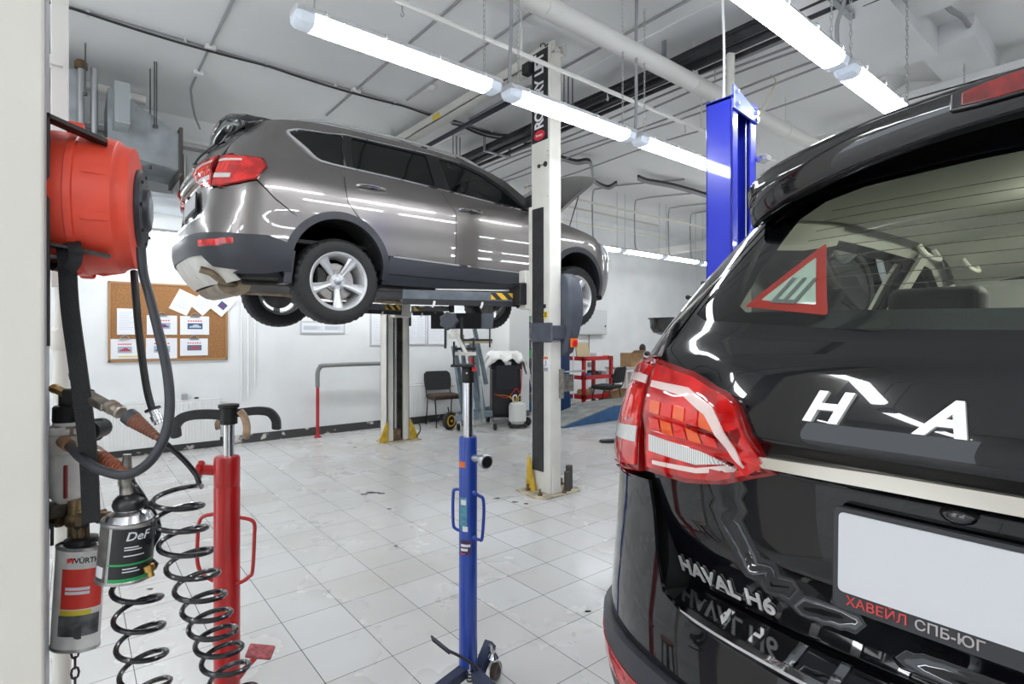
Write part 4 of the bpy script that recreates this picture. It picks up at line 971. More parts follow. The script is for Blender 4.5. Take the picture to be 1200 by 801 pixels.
# right-hand clutter: bent sheet panel, conduits
r = empty('ceiling_cable_duct', tuple(at(1090, 78, Z=3.92)), 'open white cable duct with a bent cover above the black car roof', 'duct')
a = at(1040, 100, X=7.0); b = at(1200, 40, X=7.0)
m = MB(); m.bb((6.75, -3, 3.86), (6.95, 1.9, 3.875)); m.bb((6.75, -3, 3.86), (6.765, 1.9, 3.95)); m.bb((6.935, -3, 3.86), (6.95, 1.9, 3.95)); m.ob('duct_tray', WHITEP, r)
m = MB(); p = at(1085, 80, X=6.7); m.box(p, (.32, .5, .012), R=Euler((.35, .5, .2)).to_matrix()); m.box(p + V((0, .3, -.03)), (.30, .35, .01), R=Euler((-.5, .3, .0)).to_matrix()); m.ob('bent_cover', WHITEP, r)
m = MB(); m.tube([p + V((-.1, .2, .02)), p + V((-.12, .05, .12)), p + V((-.1, -.1, .1)), p + V((-.1, -.35, -.02))], .012, n=6); m.ob('black_cable', BLACKC, r)
simple('ceiling_conduit', tb(onceil((1100, -8), (1112, 10), (1130, 22), (1139, 40), (1141, 55)), .02, sub=5), GREYC, 'grey flexible conduit curling over the white wall beams at upper right', 'conduit')
simple('ceiling_conduit', tb([at(880, 45, X=5.5), at(1090, -15, X=5.5)], .018), PIPEW, 'upper thin white pipe between the two large strip lights', 'pipe')
simple('ceiling_conduit', tb([at(880, 62, X=5.5), at(1090, 5, X=5.5)], .018), PIPEW, 'lower thin white pipe between the two large strip lights', 'pipe')
# thin loops near the blue column
simple('loose_cable', tb([at(903, 88, X=4.2), at(909, 96, X=4.2), at(900, 115, X=4.2), at(892, 130, X=4.2), at(889, 142, X=4.2)], .004, sub=5), mat('tan wire', (.35, .28, .18), .6), 'thin tan wire loop right of the blue column top', 'wire')
q = at(856, 90, X=4.45); m = MB(); m.cyl((q.x, q.y, 3.2), (q.x, q.y, 3.90), .036, n=16); simple('down_pipe', m, CREAM, 'short cream pipe stub behind the blue column top, under the black bundle', 'pipe')

# ---------------------------------------------------------------- ventilation duct, upper left
d = empty('ventilation_duct', (.3, 6.8, 3.1), 'galvanised ventilation duct with a sloping reducer at upper left', 'duct')
m = MB(); m.loft([[V((x, y, z)) for y, z in ((6.55, zb), (7.25, zb), (7.25, zt), (6.55, zt))] for x, zb, zt in ((-1.2, 3.05, 3.95), (.05, 3.05, 3.92))]); m.ob('duct_body', GALV, d, bevel=.004)
m = MB(); m.loft([[V((x, y, z)) for y, z in ((6.5, zb), (7.25, zb), (7.25, zt), (6.5, zt))] for x, zb, zt in ((.26, 3.2, 3.80), (.30, 3.18, 3.82), (.85, 3.13, 3.50))]); m.ob('reducer', GALV, d, bevel=.004)
m = MB(); m.bb((.30, 6.2, 3.40), (.42, 6.52, 3.78)); m.ob('duct_box', mat('pale galvanised box', (.42, .46, .47), .4, .6), d, bevel=.004)
m = MB(); m.bb((.85, 6.45, 3.08), (.88, 7.3, 3.55)); m.ob('duct_flange', mat('dark flange', (.12, .11, .10), .5, .5), d)
for x in (.06, .16): m = MB(); m.cyl((x, 6.5, 3.0), (x, 6.5, 3.95), .028, n=12); m.ob('steel_pipe', mat('zinc pipe', (.55, .56, .57), .3, .8), d)
m = MB(); m.lathe([(.05, 0), (.05, .06), (.03, .08)], c=(.06, 6.5, 3.92), axis=(0, 0, 1), n=12); m.ob('pipe_cap', mat('rusty fitting', (.20, .13, .06), .7, .3, var=.5), d)
m = MB(); m.cyl((-1.0, 6.9, 3.96), (.6, 6.9, 3.9), .05, n=12); m.ob('pipe_above', PIPEW, d)
m = MB(); m.bb((.2, 6.8, 2.88), (1.3, 7.7, 2.93)); m.ob('lower_ledge', mat('pale blue ledge', (.60, .66, .70), .5), d)
for i, (x, z) in enumerate(((0, 3.83), (0, 3.74))):
    m = MB(); m.cyl((-1, YL - .04, z), (5.4, YL - .04, z), .022, n=10); simple('wall_pipe', m, WHITEP if i == 0 else GREYC, ('upper white pipe high on the left wall behind the grey car', 'lower grey pipe high on the left wall behind the grey car')[i], 'pipe')
for i, u in enumerate((206, 213, 221)):
    p = at(u, 180, Y=7.4); m = MB(); m.bb((p.x - .02, 7.38, 2.95), (p.x + .02, 7.45, 3.55)); simple('window_post', m, WHITEP if i != 1 else mat('brown pipe', (.2, .16, .12), .5), ('white upright beside the duct end', 'brown upright beside the duct end', 'right white upright near the grey car tail')[i], 'post')
# white pipe between the near column and the wall
w = empty('standpipe', (-.026, 1.9, 0), 'white standpipe rising just right of the cream column', 'pipe')
m = MB(); m.bb((-.045, 1.88, 1.55), (-.008, 1.92, ZC)); m.ob('upper_channel', WHITEP, w, bevel=.003)
m = MB(); m.cyl((-.022, 1.9, 1.42), (-.022, 1.9, 1.75), .016, n=14); m.lathe([(.02, 0), (.026, .01), (.026, .05), (.02, .06)], c=(-.022, 1.9, 1.38), n=16); m.cyl((-.022, 1.9, 0), (-.022, 1.9, 1.4), .02, n=14); m.ob('pipe_run', PIPEW, w)
m = MB(); m.bb((-.08, 1.87, 2.135), (-.02, 1.9, 2.16)); m.ob('bracket', WHITEP, w)

# ---------------------------------------------------------------- cork board, papers, radiator
cb = empty('cork_board', (.93, YL, 1.58), 'brown cork notice board on the left wall under the red hose reel', 'board')
m = MB(); m.bb((.335, YL - .015, 1.13), (1.54, YL, 2.03)); m.ob('cork_sheet', mat('cork', (.33, .155, .055), .85, bump=.4, bscale=120, var=.25, vscale=60), cb)
fr = mat('oak frame', (.36, .20, .09), .5)
for lo, hi in (((.315, YL - .025, 1.11), (1.56, YL, 1.135)), ((.315, YL - .025, 2.025), (1.56, YL, 2.05)), ((.315, YL - .025, 1.11), (.34, YL, 2.05)), ((1.535, YL - .025, 1.11), (1.56, YL, 2.05))):
    m = MB(); m.bb(lo, hi); m.ob('frame_bar', fr, cb, bevel=.003)
PAPER = mat('white paper', (.76, .77, .80), .7)
def sheet(u0, v0, u1, v1, label, rot=0., pic=None, clip=True, title=True, Yo=.018, lines=True):
    Y = YL - Yo; a = at(u0, v0, Y=Y); b = at(u1, v1, Y=Y); cx, cz = (a.x + b.x) / 2, (a.z + b.z) / 2; w_, h_ = abs(b.x - a.x), abs(a.z - b.z)
    r = empty('paper_sheet', (cx, Y, cz), label, 'paper', 'sheets on the cork board')
    R = Matrix.Rotation(rot, 3, 'Y')
    def Q(x, z, t=0): return V((cx, Y - t, cz)) + R @ V((x, 0, z))
    def pl(x0, z0, x1, z1, t0, t1, nm, m_, par=r):
        q = MB(); q.loft([[Q(x0, z0, t), Q(x1, z0, t), Q(x1, z1, t), Q(x0, z1, t)] for t in (t0, t1)]); return q.ob(nm, m_, par)
    pl(-w_ / 2, -h_ / 2, w_ / 2, h_ / 2, 0, .003, 'sheet', PAPER)
    if pic:
        p = pl(-w_ * .25, -h_ * .2, w_ * .27, h_ * .12, .003, .004, 'photo_print', mat(*pic[0]))
        q = MB(); q.prism([(-w_ * .2, -h_ * .12), (-w_ * .17, -h_ * .04), (-w_ * .08, -h_ * .02), (-w_ * .03, h_ * .05), (w_ * .1, h_ * .05), (w_ * .16, -h_ * .03), (w_ * .22, -h_ * .05), (w_ * .22, -h_ * .12)], Q(0, 0, .004), R @ V((1, 0, 0)), R @ V((0, 0, 1)), (0, -.001, 0)); q.ob('printed_car', mat(*pic[1]), r)
    if title and pic:
        q = MB()
        for k in range(6): x = -w_ * .24 + k * w_ * .085; q.loft([[Q(x, h_ * .2, t), Q(x + w_ * .06, h_ * .2, t), Q(x + w_ * .06, h_ * .27, t), Q(x, h_ * .27, t)] for t in (.003, .0035)])
        q.ob('red_title', mat('red print', (.65, .08, .12), .6), r)
    if lines and not pic:
        q = MB()
        for k in range(11): z = h_ * .36 - k * h_ * .065; q.loft([[Q(-w_ * .38, z, t), Q(w_ * (.38 - .1 * (k % 3)), z, t), Q(w_ * (.38 - .1 * (k % 3)), z + .004, t), Q(-w_ * .38, z + .004, t)] for t in (.003, .0035)])
        q.ob('printed_lines', mat('grey print', (.45, .47, .55), .6), r)
    if clip:
        q = MB(); q.tube([Q(-.045, h_ / 2 - .01, .004), Q(-.04, h_ / 2 + .02, .012), Q(-.015, h_ / 2 + .035, .016), Q(.015, h_ / 2 + .035, .016), Q(.04, h_ / 2 + .02, .012), Q(.045, h_ / 2 - .01, .004)], .004, n=5, sub=3); q.box(Q(0, h_ / 2, .008), (.1, .012, .02)); q.ob('bulldog_clip', mat('nickel clip', (.55, .54, .50), .3, .9), r)
    return r
navy = ('picture blue', (.05, .10, .20), .5); wh = ('picture white car', (.5, .55, .62), .5); pur = ('picture plum car', (.16, .05, .16), .5); sil = ('picture sky', (.35, .42, .5), .5); redp = ('picture red car', (.45, .06, .10), .5); tl = ('picture teal', (.08, .16, .2), .5)
sheet(137, 361, 159, 392, 'plain typed sheet left of the hanging hoses on the cork board', clip=False)
sheet(172, 369, 207.5, 392, 'car leaflet with a plum car, upper row behind the thick hose', pic=(sil, pur))
sheet(211, 370, 245, 392, 'car leaflet with a white car, upper row, rightmost', pic=(navy, wh))
sheet(129.5, 397, 162, 420, 'car leaflet with a yellow strip, lower left of the cork board', pic=(sil, redp))
sheet(171, 396, 207.5, 419.5, 'car leaflet in the middle of the lower row', pic=(sil, navy))
sheet(211, 396.5, 243.5, 416, 'glossy leaflet with a teal and red car, lower row, rightmost', pic=(tl, redp))
m = MB(); a = at(139, 418, Y=YL - .025); m.bb((a.x, YL - .026, a.z), (a.x + .2, YL - .0225, a.z + .012)); simple('paper_strip', m, mat('yellow tape', (.75, .62, .08), .6), 'yellow strip along the foot of the lower left leaflet', 'strip')
sheet(203, 341, 226, 367, 'typed sheet pinned at a tilt, leftmost of the three crooked ones', rot=.45, clip=False)
sheet(228, 341, 250, 367, 'typed sheet pinned at a tilt, middle of the three crooked ones', rot=.75, clip=False, Yo=.022)
sheet(252.5, 345, 270, 369, 'sheet with a small dark picture pinned crookedly over the board edge', rot=.7, clip=False, pic=(navy, pur), title=False, Yo=.03)
def radiator(name, x0, x1, z0, z1, label):
    r = empty(name, ((x0 + x1) / 2, YL - .08, z0), label, 'radiator')
    m = MB(); n = int((x1 - x0) / .033)
    m.bb((x0, YL - .085, z0), (x1, YL - .05, z1)); m.ob('panel', WHITEP, r, bevel=.006)
    m = MB()
    for i in range(n): x = x0 + .03 + i * (x1 - x0 - .06) / (n - 1); m.bb((x - .009, YL - .093, z0 + .03), (x + .009, YL - .084, z1 - .03))
    m.ob('ribs', WHITEP, r, bevel=.004)
    m = MB(); m.bb((x0 - .002, YL - .09, z1 - .004), (x1 + .002, YL - .02, z1 + .006)); m.ob('top_grille', WHITEP, r)
    m = MB(); m.tube([(x1, YL - .06, z0 + .05), (x1 + .05, YL - .06, z0 + .05), (x1 + .06, YL - .03, z0 - .02), (x1 + .06, YL - .03, 0.0)], .011, n=8, sub=3); m.tube([(x1, YL - .06, z1 - .04), (x1 + .08, YL - .06, z1 - .04)], .012, n=8, sub=1); m.lathe([(.02, 0), (.022, .02), (.02, .05)], c=(x1 + .02, YL - .06, z1 - .04), axis=(1, 0, 0), n=10); m.ob('pipe', PIPEW, r)
    for x in (x0 + .15, x1 - .15): m = MB(); m.bb((x - .02, YL - .05, z0 + .1), (x + .02, YL - .0, z1 - .05)); m.ob('bracket', GREYC, r)
radiator('radiator', .19, 1.46, .09, .62, 'white ribbed panel radiator on the wall under the cork board')
radiator('radiator', 4.05, 4.95, .12, .62, 'white radiator behind the black chair near the far lift column')
a = at(216, 462, Y=YL - .05); m = MB(); m.bb((a.x - .03, YL - .09, .627), (a.x + .03, YL - .03, .70)); simple('small_box', m, GREYC, 'small grey box standing on the radiator top', 'box', base=(a.x, YL - .06, .627))
m = MB(); m.sphere((a.x + .13, YL - .06, .642), .016, sc=(1.8, 1, .8)); simple('bottle_cap', m, BLACKC, 'small black cap lying beside the grey box on the radiator', 'cap', base=(a.x + .13, YL - .06, .63))
for i, (u0, v0, u1, v1, lab) in enumerate(((434, 366, 450, 405, 'white framed notice left of the far lift column'), (474, 367, 499, 404, 'white framed notice right of the far lift column, under the lift arm'), (501, 367, 524, 404, 'framed notice nearest the blue jack head'), (352, 376, 404, 391, 'wide white notice on the wall below the grey car rear tyre'))):
    Y = YL - .01; a, b = at(u0, v0, Y=Y), at(u1, v1, Y=Y); f = empty('wall_notice', ((a.x + b.x) / 2, YL, (a.z + b.z) / 2), lab, 'notice', 'framed notices on the left wall')
    m = MB(); m.bb((a.x, YL - .015, b.z), (b.x, YL, a.z)); m.ob('frame', mat('pale grey frame', (.50, .51, .53), .5), f)
    m = MB(); m.bb((a.x + .02, YL - .018, b.z + .02), (b.x - .02, YL - .0145, a.z - .02)); m.ob('sheet', PAPER, f)
    m = MB(); W_ = b.x - a.x; H_ = a.z - b.z
    for c in range(2):
        for k in range(12): z = a.z - .07 - k * (H_ - .12) / 12; x = a.x + .04 + c * W_ * .47; m.bb((x, YL - .0187, z), (x + W_ * (.3 + .07 * (k % 3)), YL - .0178, z + .005))
    m.ob('printed_lines', mat('faint grey print', (.52, .54, .6), .6), f)
for i, (u, v0, v1) in enumerate(((283, 372, 470), (291, 372, 466), (299, 372, 452))):
    a, b = at(u, v0, Y=YL - .015), at(u, v1, Y=YL - .015); m = MB(); m.cyl((a.x, YL - .015, b.z), (a.x, YL - .015, 2.9), .011, n=8); simple('wall_conduit', m, WHITEP, 'thin white vertical conduit right of the cork board, %s' % ('leftmost', 'middle', 'rightmost')[i], 'conduit', 'vertical conduits right of the cork board')
# foam wrapped barrier
b = empty('barrier_rail', (2.66, 7.6, 0), 'red legged barrier rail with a grey foam wrapped bar against the left wall', 'rail')
FOAM = mat('grey foam lagging', (.22, .22, .22), .85, bump=.6, bscale=50)
m = MB(); m.tube([(2.66, 7.6, .7), (2.66, 7.6, .9), (2.70, 7.6, .98), (2.78, 7.6, 1.0), (3.6, 7.6, 1.0), (3.72, 7.6, .99)], .03, n=10, sub=4); m.ob('foam_bar', FOAM, b)
m = MB(); m.cyl((2.66, 7.6, .0), (2.66, 7.6, .72), .022, n=10); m.cyl((2.66, 7.6, 0), (2.66, 7.6, .02), .05, n=12); m.ob('red_leg', mat('red rail paint', (.45, .02, .025), .4), b)
m = MB(); m.cyl((3.72, 7.6, .0), (3.72, 7.6, 1.0), .018, n=10); m.cyl((3.72, 7.6, 0), (3.72, 7.6, .02), .05, n=12); m.ob('black_leg', BLACKC, b)
m = MB(); m.tube([at(302, 490, Y=YL - .02), at(340, 466, Y=YL - .02) + V((0, 0, 0))], .002, n=4, sub=1)
# wall box on the back wall
a, c = at(675, 362, Y=YB - .1), at(710, 392, Y=YB - .1)
w = empty('distribution_box', ((a.x + c.x) / 2, YB, c.z), 'white electrical box on the back wall beyond the lifted front wheel', 'box')
m = MB(); m.bb((a.x, YB - .14, c.z), (c.x, YB, a.z)); m.ob('case', mat('pale grey enamel', (.60, .62, .62), .4), w, bevel=.01)
m = MB(); m.bb((a.x + .03, YB - .15, c.z + .03), (c.x - .03, YB - .139, a.z - .03)); dd = m.ob('door', mat('pale grey enamel', (.60, .62, .62), .4), w, bevel=.004)
m = MB(); m.cyl((c.x - .08, YB - .16, c.z + .2), (c.x - .08, YB - .14, c.z + .2), .02, n=10); m.ob('lock', BLACKC, dd)
m = MB(); m.tube([((a.x + c.x) / 2, YB - .03, c.z), ((a.x + c.x) / 2, YB - .03, c.z - .5), ((a.x + c.x) / 2 + .03, YB - .03, c.z - .6)], .015, n=6, sub=2); m.bb(((a.x + c.x) / 2 - .02, YB - .05, c.z - .75), ((a.x + c.x) / 2 + .07, YB, c.z - .64)); m.ob('cable', GREYC, w)

# ---------------------------------------------------------------- lifts
HAZ = mat('hazard stripes', (.75, .48, .02), .5)
def haz(m):
    nt = m.node_tree; b = nt.nodes['Principled BSDF']; tc = nt.nodes.new('ShaderNodeTexCoord'); mp = nt.nodes.new('ShaderNodeMapping'); mp.inputs['Rotation'].default_value = (0, 0, 0)
    sp = nt.nodes.new('ShaderNodeSeparateXYZ'); ad = nt.nodes.new('ShaderNodeMath'); ad.operation = 'ADD'; ml = nt.nodes.new('ShaderNodeMath'); ml.operation = 'MULTIPLY'; ml.inputs[1].default_value = 9.; fr = nt.nodes.new('ShaderNodeMath'); fr.operation = 'FRACT'; gt = nt.nodes.new('ShaderNodeMath'); gt.operation = 'GREATER_THAN'; gt.inputs[1].default_value = .5
    mx = nt.nodes.new('ShaderNodeMix'); mx.data_type = 'RGBA'; mx.inputs['A'].default_value = (.02, .02, .02, 1); mx.inputs['B'].default_value = (.80, .48, .02, 1)
    nt.links.new(tc.outputs['Object'], sp.inputs[0]); nt.links.new(sp.outputs['X'], ad.inputs[0]); nt.links.new(sp.outputs['Z'], ad.inputs[1]); nt.links.new(ad.outputs[0], ml.inputs[0]); nt.links.new(ml.outputs[0], fr.inputs[0]); nt.links.new(fr.outputs[0], gt.inputs[0]); nt.links.new(gt.outputs[0], mx.inputs['Factor']); nt.links.new(mx.outputs['Result'], b.inputs['Base Color'])
haz(HAZ)
ARM = mat('grey arm paint', (.13, .15, .17), .42, .2, var=.25, vscale=12); ARMB = mat('black arm underside', (.016, .016, .018), .45)
YEL = mat('worn yellow paint', (.62, .40, .03), .5, var=.35, vscale=14); RUST = mat('rusty steel', (.22, .15, .09), .7, .4, var=.5, vscale=18)
STEELM = mat('polished steel', (.62, .62, .63), .22, 1); BLUEG = mat('blue grey moulded cover', (.075, .085, .11), .45, bump=.1, bscale=80, var=.25, vscale=6)
CRM = mat('lift column cream', (.72, .70, .64), .38, coat=.2, var=.06, vscale=5)
L = empty('two_post_lift', (3.4, 5.19, 0), 'cream two post lift with a black and white banner holding up the grey car', 'lift')
# near column
c1 = MB(); c1.bb((3.28, 3.52, .012), (3.42, 3.77, 4.0)); c1.prism([(0, 0), (.13, 0), (.04, .22), (0, .25)], (3.30, 3.50, .012), (1, 0, 0), (0, 0, 1), (0, .02, 0)); col = c1.ob('column', CRM, L, bevel=.012)
m = MB(); m.bb((3.268, 3.60, .2), (3.28, 3.742, 2.57)); m.ob('slot_cover', mat('dark slot cover', (.028, .027, .030), .55, var=.3, vscale=20), L)
m = MB(); m.bb((3.276, 3.765, 1.6), (3.30, 3.80, 2.6)); m.ob('column_flange', CRM, L)
# banner: white words on black, red oval
bn = MB(); bn.bb((3.2755, 3.545, 3.17), (3.2795, 3.755, 3.985)); ban = bn.ob('banner', mat('banner black', (.012, .012, .014), .45), L)
tl_ = text_ob('banner_lettering', 'ROTARY  LIFT', .165, mat('banner white', (.78, .78, .78), .5), ban, (3.2748, 3.652, 3.615), (0, 0, 1), (0, 1, 0), bold=.004, extrude=.0006, space=.8)
# squeeze the word to fit between the oval and the top
bb = [v.co.z for v in tl_.data.vertices]; zmin, zmax = min(bb), max(bb); t0 = 3.29 - worldoff(ban).z; t1 = 3.97 - worldoff(ban).z
for v in tl_.data.vertices: v.co.z = t0 + (v.co.z - zmin) / (zmax - zmin) * (t1 - t0)
m = MB(); m.lathe([(.001, 0), (1, 0), (1, .004), (.001, .004)], n=28)
vs = [V((3.2735 - p.z, 3.65 + p.x * .07, 3.225 + p.y * .045)) for p in m.v]; o = mesh_ob('red_oval', vs, m.f, mat('oval red', (.65, .02, .04), .4), ban)
text_ob('oval_lettering', 'Rotary', .032, mat('banner white', (.78, .78, .78), .5), ban, (3.2685, 3.65, 3.225), (0, -1, 0), (0, 0, 1), extrude=.0004, bold=.0006)
m = MB(); m.cyl((3.272, 3.66, 2.95), (3.282, 3.66, 2.95), .018, n=14); m.cyl((3.272, 3.575, 2.95), (3.282, 3.575, 2.95), .024, n=16); m.bar((3.274, 3.66, 2.95), (3.274, 3.575, 2.95), .004, .006); m.ob('column_holes', BLACKC, L)
for z in (3.06, 3.02, 2.66): m = MB(); m.cyl((3.274, 3.545, z), (3.282, 3.545, z), .006, n=8); m.ob('rivet', GREYC, L)
# carriage, power cover, switch, labels
m = MB(); m.bb((3.22, 3.78, 1.66), (3.5, 3.88, 2.02)); m.bb((3.18, 3.80, 1.70), (3.28, 3.90, 1.88)); m.ob('carriage', CRM, L, bevel=.012)
pw = MB(); 
pr = []
for z, x0, x1, y0, y1 in ((1.235, 3.44, 3.50, 3.50, 3.60), (1.27, 3.42, 3.54, 3.46, 3.66), (1.45, 3.42, 3.585, 3.42, 3.70), (1.62, 3.42, 3.61, 3.40, 3.72), (1.80, 3.42, 3.605, 3.40, 3.72), (1.92, 3.42, 3.575, 3.42, 3.70), (1.975, 3.42, 3.54, 3.46, 3.66)):
    q = .03; pr.append([V((x0, y0 + q, z)), V((x0 + q, y0, z)), V((x1 - q, y0, z)), V((x1, y0 + q, z)), V((x1, y1 - q, z)), V((x1 - q, y1, z)), V((x0 + q, y1, z)), V((x0, y1 - q, z))])
pw.loft(pr); cov = pw.ob('power_unit_cover', BLUEG, L, bevel=.012, ang=50)
m = MB(); m.bb((3.262, 3.475, 1.385), (3.44, 3.52, 1.51)); m.bb((3.255, 3.475, 1.36), (3.28, 3.745, 1.535)); m.ob('wrap_bracket', BLUEG, L, bevel=.018)
m = MB(); m.bb((3.425, 3.395, 1.315), (3.505, 3.412, 1.395)); sw = m.ob('main_switch', mat('orange switch plate', (.80, .16, .02), .4), L, bevel=.004)
m = MB(); m.cyl((3.465, 3.398, 1.355), (3.465, 3.384, 1.355), .027, n=18); m.box((3.465, 3.378, 1.355), (.014, .014, .045)); m.ob('switch_knob', mat('switch red', (.65, .02, .015), .35), sw)
m = MB(); m.bb((3.276, 3.55, 1.575), (3.2795, 3.625, 1.635)); cl_ = m.ob('ce_label', mat('label yellow', (.80, .60, .03), .5), L)
text_ob('ce_lettering', 'CE', .05, BLACKC, cl_, (3.2755, 3.5875, 1.605), (0, -1, 0), (0, 0, 1), bold=.001)
m = MB(); m.bb((3.276, 3.57, 1.665), (3.2795, 3.60, 1.70)); m.ob('small_plate', BLACKC, L)
m = MB(); m.bb((3.276, 3.535, 1.10), (3.2795, 3.62, 1.235)); lb = m.ob('safety_label', PAPER, L)
m = MB(); m.bb((3.2745, 3.54, 1.21), (3.2765, 3.615, 1.232)); m.ob('label_header', mat('label orange', (.75, .18, .05), .5), lb)
m = MB(); m.bb((3.2745, 3.56, 1.15), (3.2765, 3.575, 1.20)); m.bb((3.2745, 3.58, 1.145), (3.2765, 3.61, 1.155)); m.bb((3.2745, 3.54, 1.102), (3.2765, 3.615, 1.135)); m.ob('label_pictogram', GREYC, lb)
m = MB(); m.bb((3.40, 3.46, .92), (3.52, 3.51, 1.07)); m.bb((3.39, 3.46, .86), (3.40, 3.55, 1.12)); m.ob('rusty_bracket', mat('grimy grey bracket', (.26, .245, .22), .55, .5, var=.4, vscale=18), L, bevel=.004)
m = MB(); m.bb((3.40, 3.4, 1.095), (3.62, 3.46, 1.105)); m.ob('small_shelf', GALV, L)
# base plate with bolts
def bplate(x, y, sg, m1):
    m = MB(); m.prism([(-.25, -.08), (-.19, -.17), (.22, -.17), (.29, -.06), (.27, .20), (-.22, .22)], (x, y, 0), (1, 0, 0), (0, sg, 0), (0, 0, .014)); return m.ob('base_plate', m1, L)
bplate(3.37, 3.62, 1, mat('dirty cream plate', (.50, .44, .33), .6, var=.5, vscale=10)); bplate(3.42, 6.72, -1, mat('dirty cream plate', (.50, .44, .33), .6, var=.5, vscale=10))
for x, y in ((3.20, 3.56), (3.22, 3.75), (3.42, 3.48), (3.53, 3.55), (3.60, 3.7)):
    m = MB(); m.cyl((x, y, .014), (x, y, .03), .022, n=6); m.cyl((x, y, .03), (x, y, .07), .009, n=8); m.ob('anchor_bolt', RUST, L)
for x, y, h in ((3.50, 3.52, .17), (3.56, 3.56, .21)): m = MB(); m.cyl((x, y, .014), (x, y, .014 + h), .032, n=14); m.ob('pad_stack', mat('worn pad rubber', (.07, .065, .06), .7, var=.4), L)
m = MB(); m.prism([(0, 0), (.13, 0), (.05, .30), (.02, .30)], (3.24, 3.80, .014), (0, -1, 0), (0, 0, 1), (.012, 0, 0)); m.ob('gusset', YEL, L)
# far column: channel open towards the camera
m = MB(); x0, x1, y0, y1 = 3.24, 3.56, 6.62, 6.84
m.bb((x0, y0, .014), (x0 + .085, y0 + .04, 4.0)); m.bb((x1 - .085, y0, .014), (x1, y0 + .04, 4.0)); m.bb((x0, y0, .014), (x0 + .02, y1, 4.0)); m.bb((x1 - .02, y0, .014), (x1, y1, 4.0)); m.bb((x0, y1 - .02, .014), (x1, y1, 4.0)); m.ob('column', CRM, L, bevel=.006)
m = MB(); m.bb((x0 + .02, y1 - .07, .02), (x1 - .02, y1 - .02, 3.9)); m.ob('channel_back', mat('dark channel', (.12, .11, .09), .5, .3, var=.4), L)  # channel back coloured darker than the cream column
m = MB(); m.cyl((3.40, 6.72, .1), (3.40, 6.72, 2.4), .026, n=14); m.ob('lift_cylinder', STEELM, L)
m = MB(); m.cyl((3.345, 6.70, .1), (3.345, 6.70, 3.9), .009, n=8); m.ob('lift_cable', STEELM, L)
for sg, xx in ((-1, 3.24), (1, 3.56)): m = MB(); m.prism([(0, 0), (.13 * sg, 0), (.11 * sg, .06), (.02 * sg, .26), (0, .26)], (xx, 6.60, .014), (1, 0, 0), (0, 0, 1), (0, .02, 0)); m.ob('gusset', YEL, L)
m = MB(); m.bb((3.34, 6.66, .016), (3.46, 6.76, .16)); m.ob('sheave_block', RUST, L, bevel=.01)
m = MB(); m.tube([(3.58, 6.6, .30), (3.66, 6.58, .26), (3.70, 6.56, .14), (3.64, 6.56, .05)], .01, n=6); m.ob('base_cable', BLACKC, L)
m = MB(); m.bb((3.56, 6.63, 1.55), (3.60, 6.66, 1.75)); m.ob('door_stop', BLACKC, L, bevel=.008)
m = MB(); m.bb((3.28, 6.50, 1.66), (3.52, 6.64, 2.02)); m.ob('carriage', CRM, L, bevel=.012)
# overhead beam with yellow label and a black safety bar
m = MB(); m.bb((3.31, 3.5, 3.93), (3.45, 6.86, 3.945)); m.bb((3.31, 3.5, 3.93), (3.325, 6.86, 4.04)); m.bb((3.435, 3.5, 3.93), (3.45, 6.86, 4.04)); ob_ = m.ob('overhead_beam', CRM, L)
m = MB(); m.bb((3.3065, 5.42, 3.955), (3.31, 5.58, 4.01)); yl = m.ob('yellow_label', mat('label yellow', (.80, .60, .03), .5), ob_)
m = MB(); m.cyl((3.52, 3.7, 3.84), (3.52, 6.8, 3.84), .028, n=10); m.ob('safety_bar', mat('dark blue foam bar', (.012, .015, .03), .5), L)
m = MB(); m.bb((3.22, 3.74, 3.82), (3.30, 3.84, 3.92)); m.ob('limit_switch', BLACKC, L, bevel=.01)
m = MB(); m.tube([(3.34, 3.6, 4.0), (3.3, 3.62, 4.05), (3.33, 3.7, 4.07), (3.38, 3.66, 4.03), (3.34, 3.56, 4.05), (3.29, 3.6, 4.01)], .006, n=5); m.ob('top_wiring', BLACKC, L)
# arms
def arm(p0, p1, p2, zt, stripes):
    m = MB(); p0, p1, p2 = V(p0), V(p1), V(p2); d = (p1 - p0).normalized()
    m.bar(p0, p1, .15, .095); a = m.ob('swing_arm', ARM, L, bevel=.006)
    q = MB(); q.bar(p1 - d * .35, p2, .11, .06); q.ob('arm_extension', ARMB, a, bevel=.004)
    sd = V((d.y, -d.x, 0)); 
    if sd.y > 0: sd = -sd
    q = MB(); q.bar(p0 + sd * .077 + d * .02 + V((0, 0, -.055)), p1 + sd * .077 + V((0, 0, -.055)), .008, .05, ); q.ob('side_rail', ARMB, a)
    q = MB(); q.bar(p0 + sd * .078 + d * .04 + V((0, 0, .012)), p0 + sd * .078 + d * .30 + V((0, 0, .012)), .006, .06); h = q.ob('hazard_tape', HAZ, a)
    q = MB(); e = p2; q.cyl((e.x, e.y, e.z - .05), (e.x, e.y, zt - .02), .035, n=16); q.cyl((e.x, e.y, zt - .02), (e.x, e.y, zt), .06, n=20); q.ob('lift_pad', mat('pad rubber', (.03, .03, .03), .7), a)
    q = MB(); q.tube([p0 + d * .1 + V((0, 0, .07)) + sd * .03, p0 + d * .5 + V((0, 0, .065)) + sd * .02, p0 + d * .8 + V((0, 0, .06)) + sd * .03], .008, n=6); q.ob('release_rod', CRM, a)
    for f in (.35, .75): q = MB(); c = p0.lerp(p1, f) + sd * .083 + V((0, 0, -.05)); q.tube([c, c + V((-.02, -.02, -.03)), c + V((-.035, -.02, -.05))], .011, n=6); q.ob('locking_pin', PIPEW, a)
zt = 1.84
arm((3.25, 3.92, 1.765), (2.20, 4.24, 1.765), (1.95, 4.38, 1.765), zt, 1)
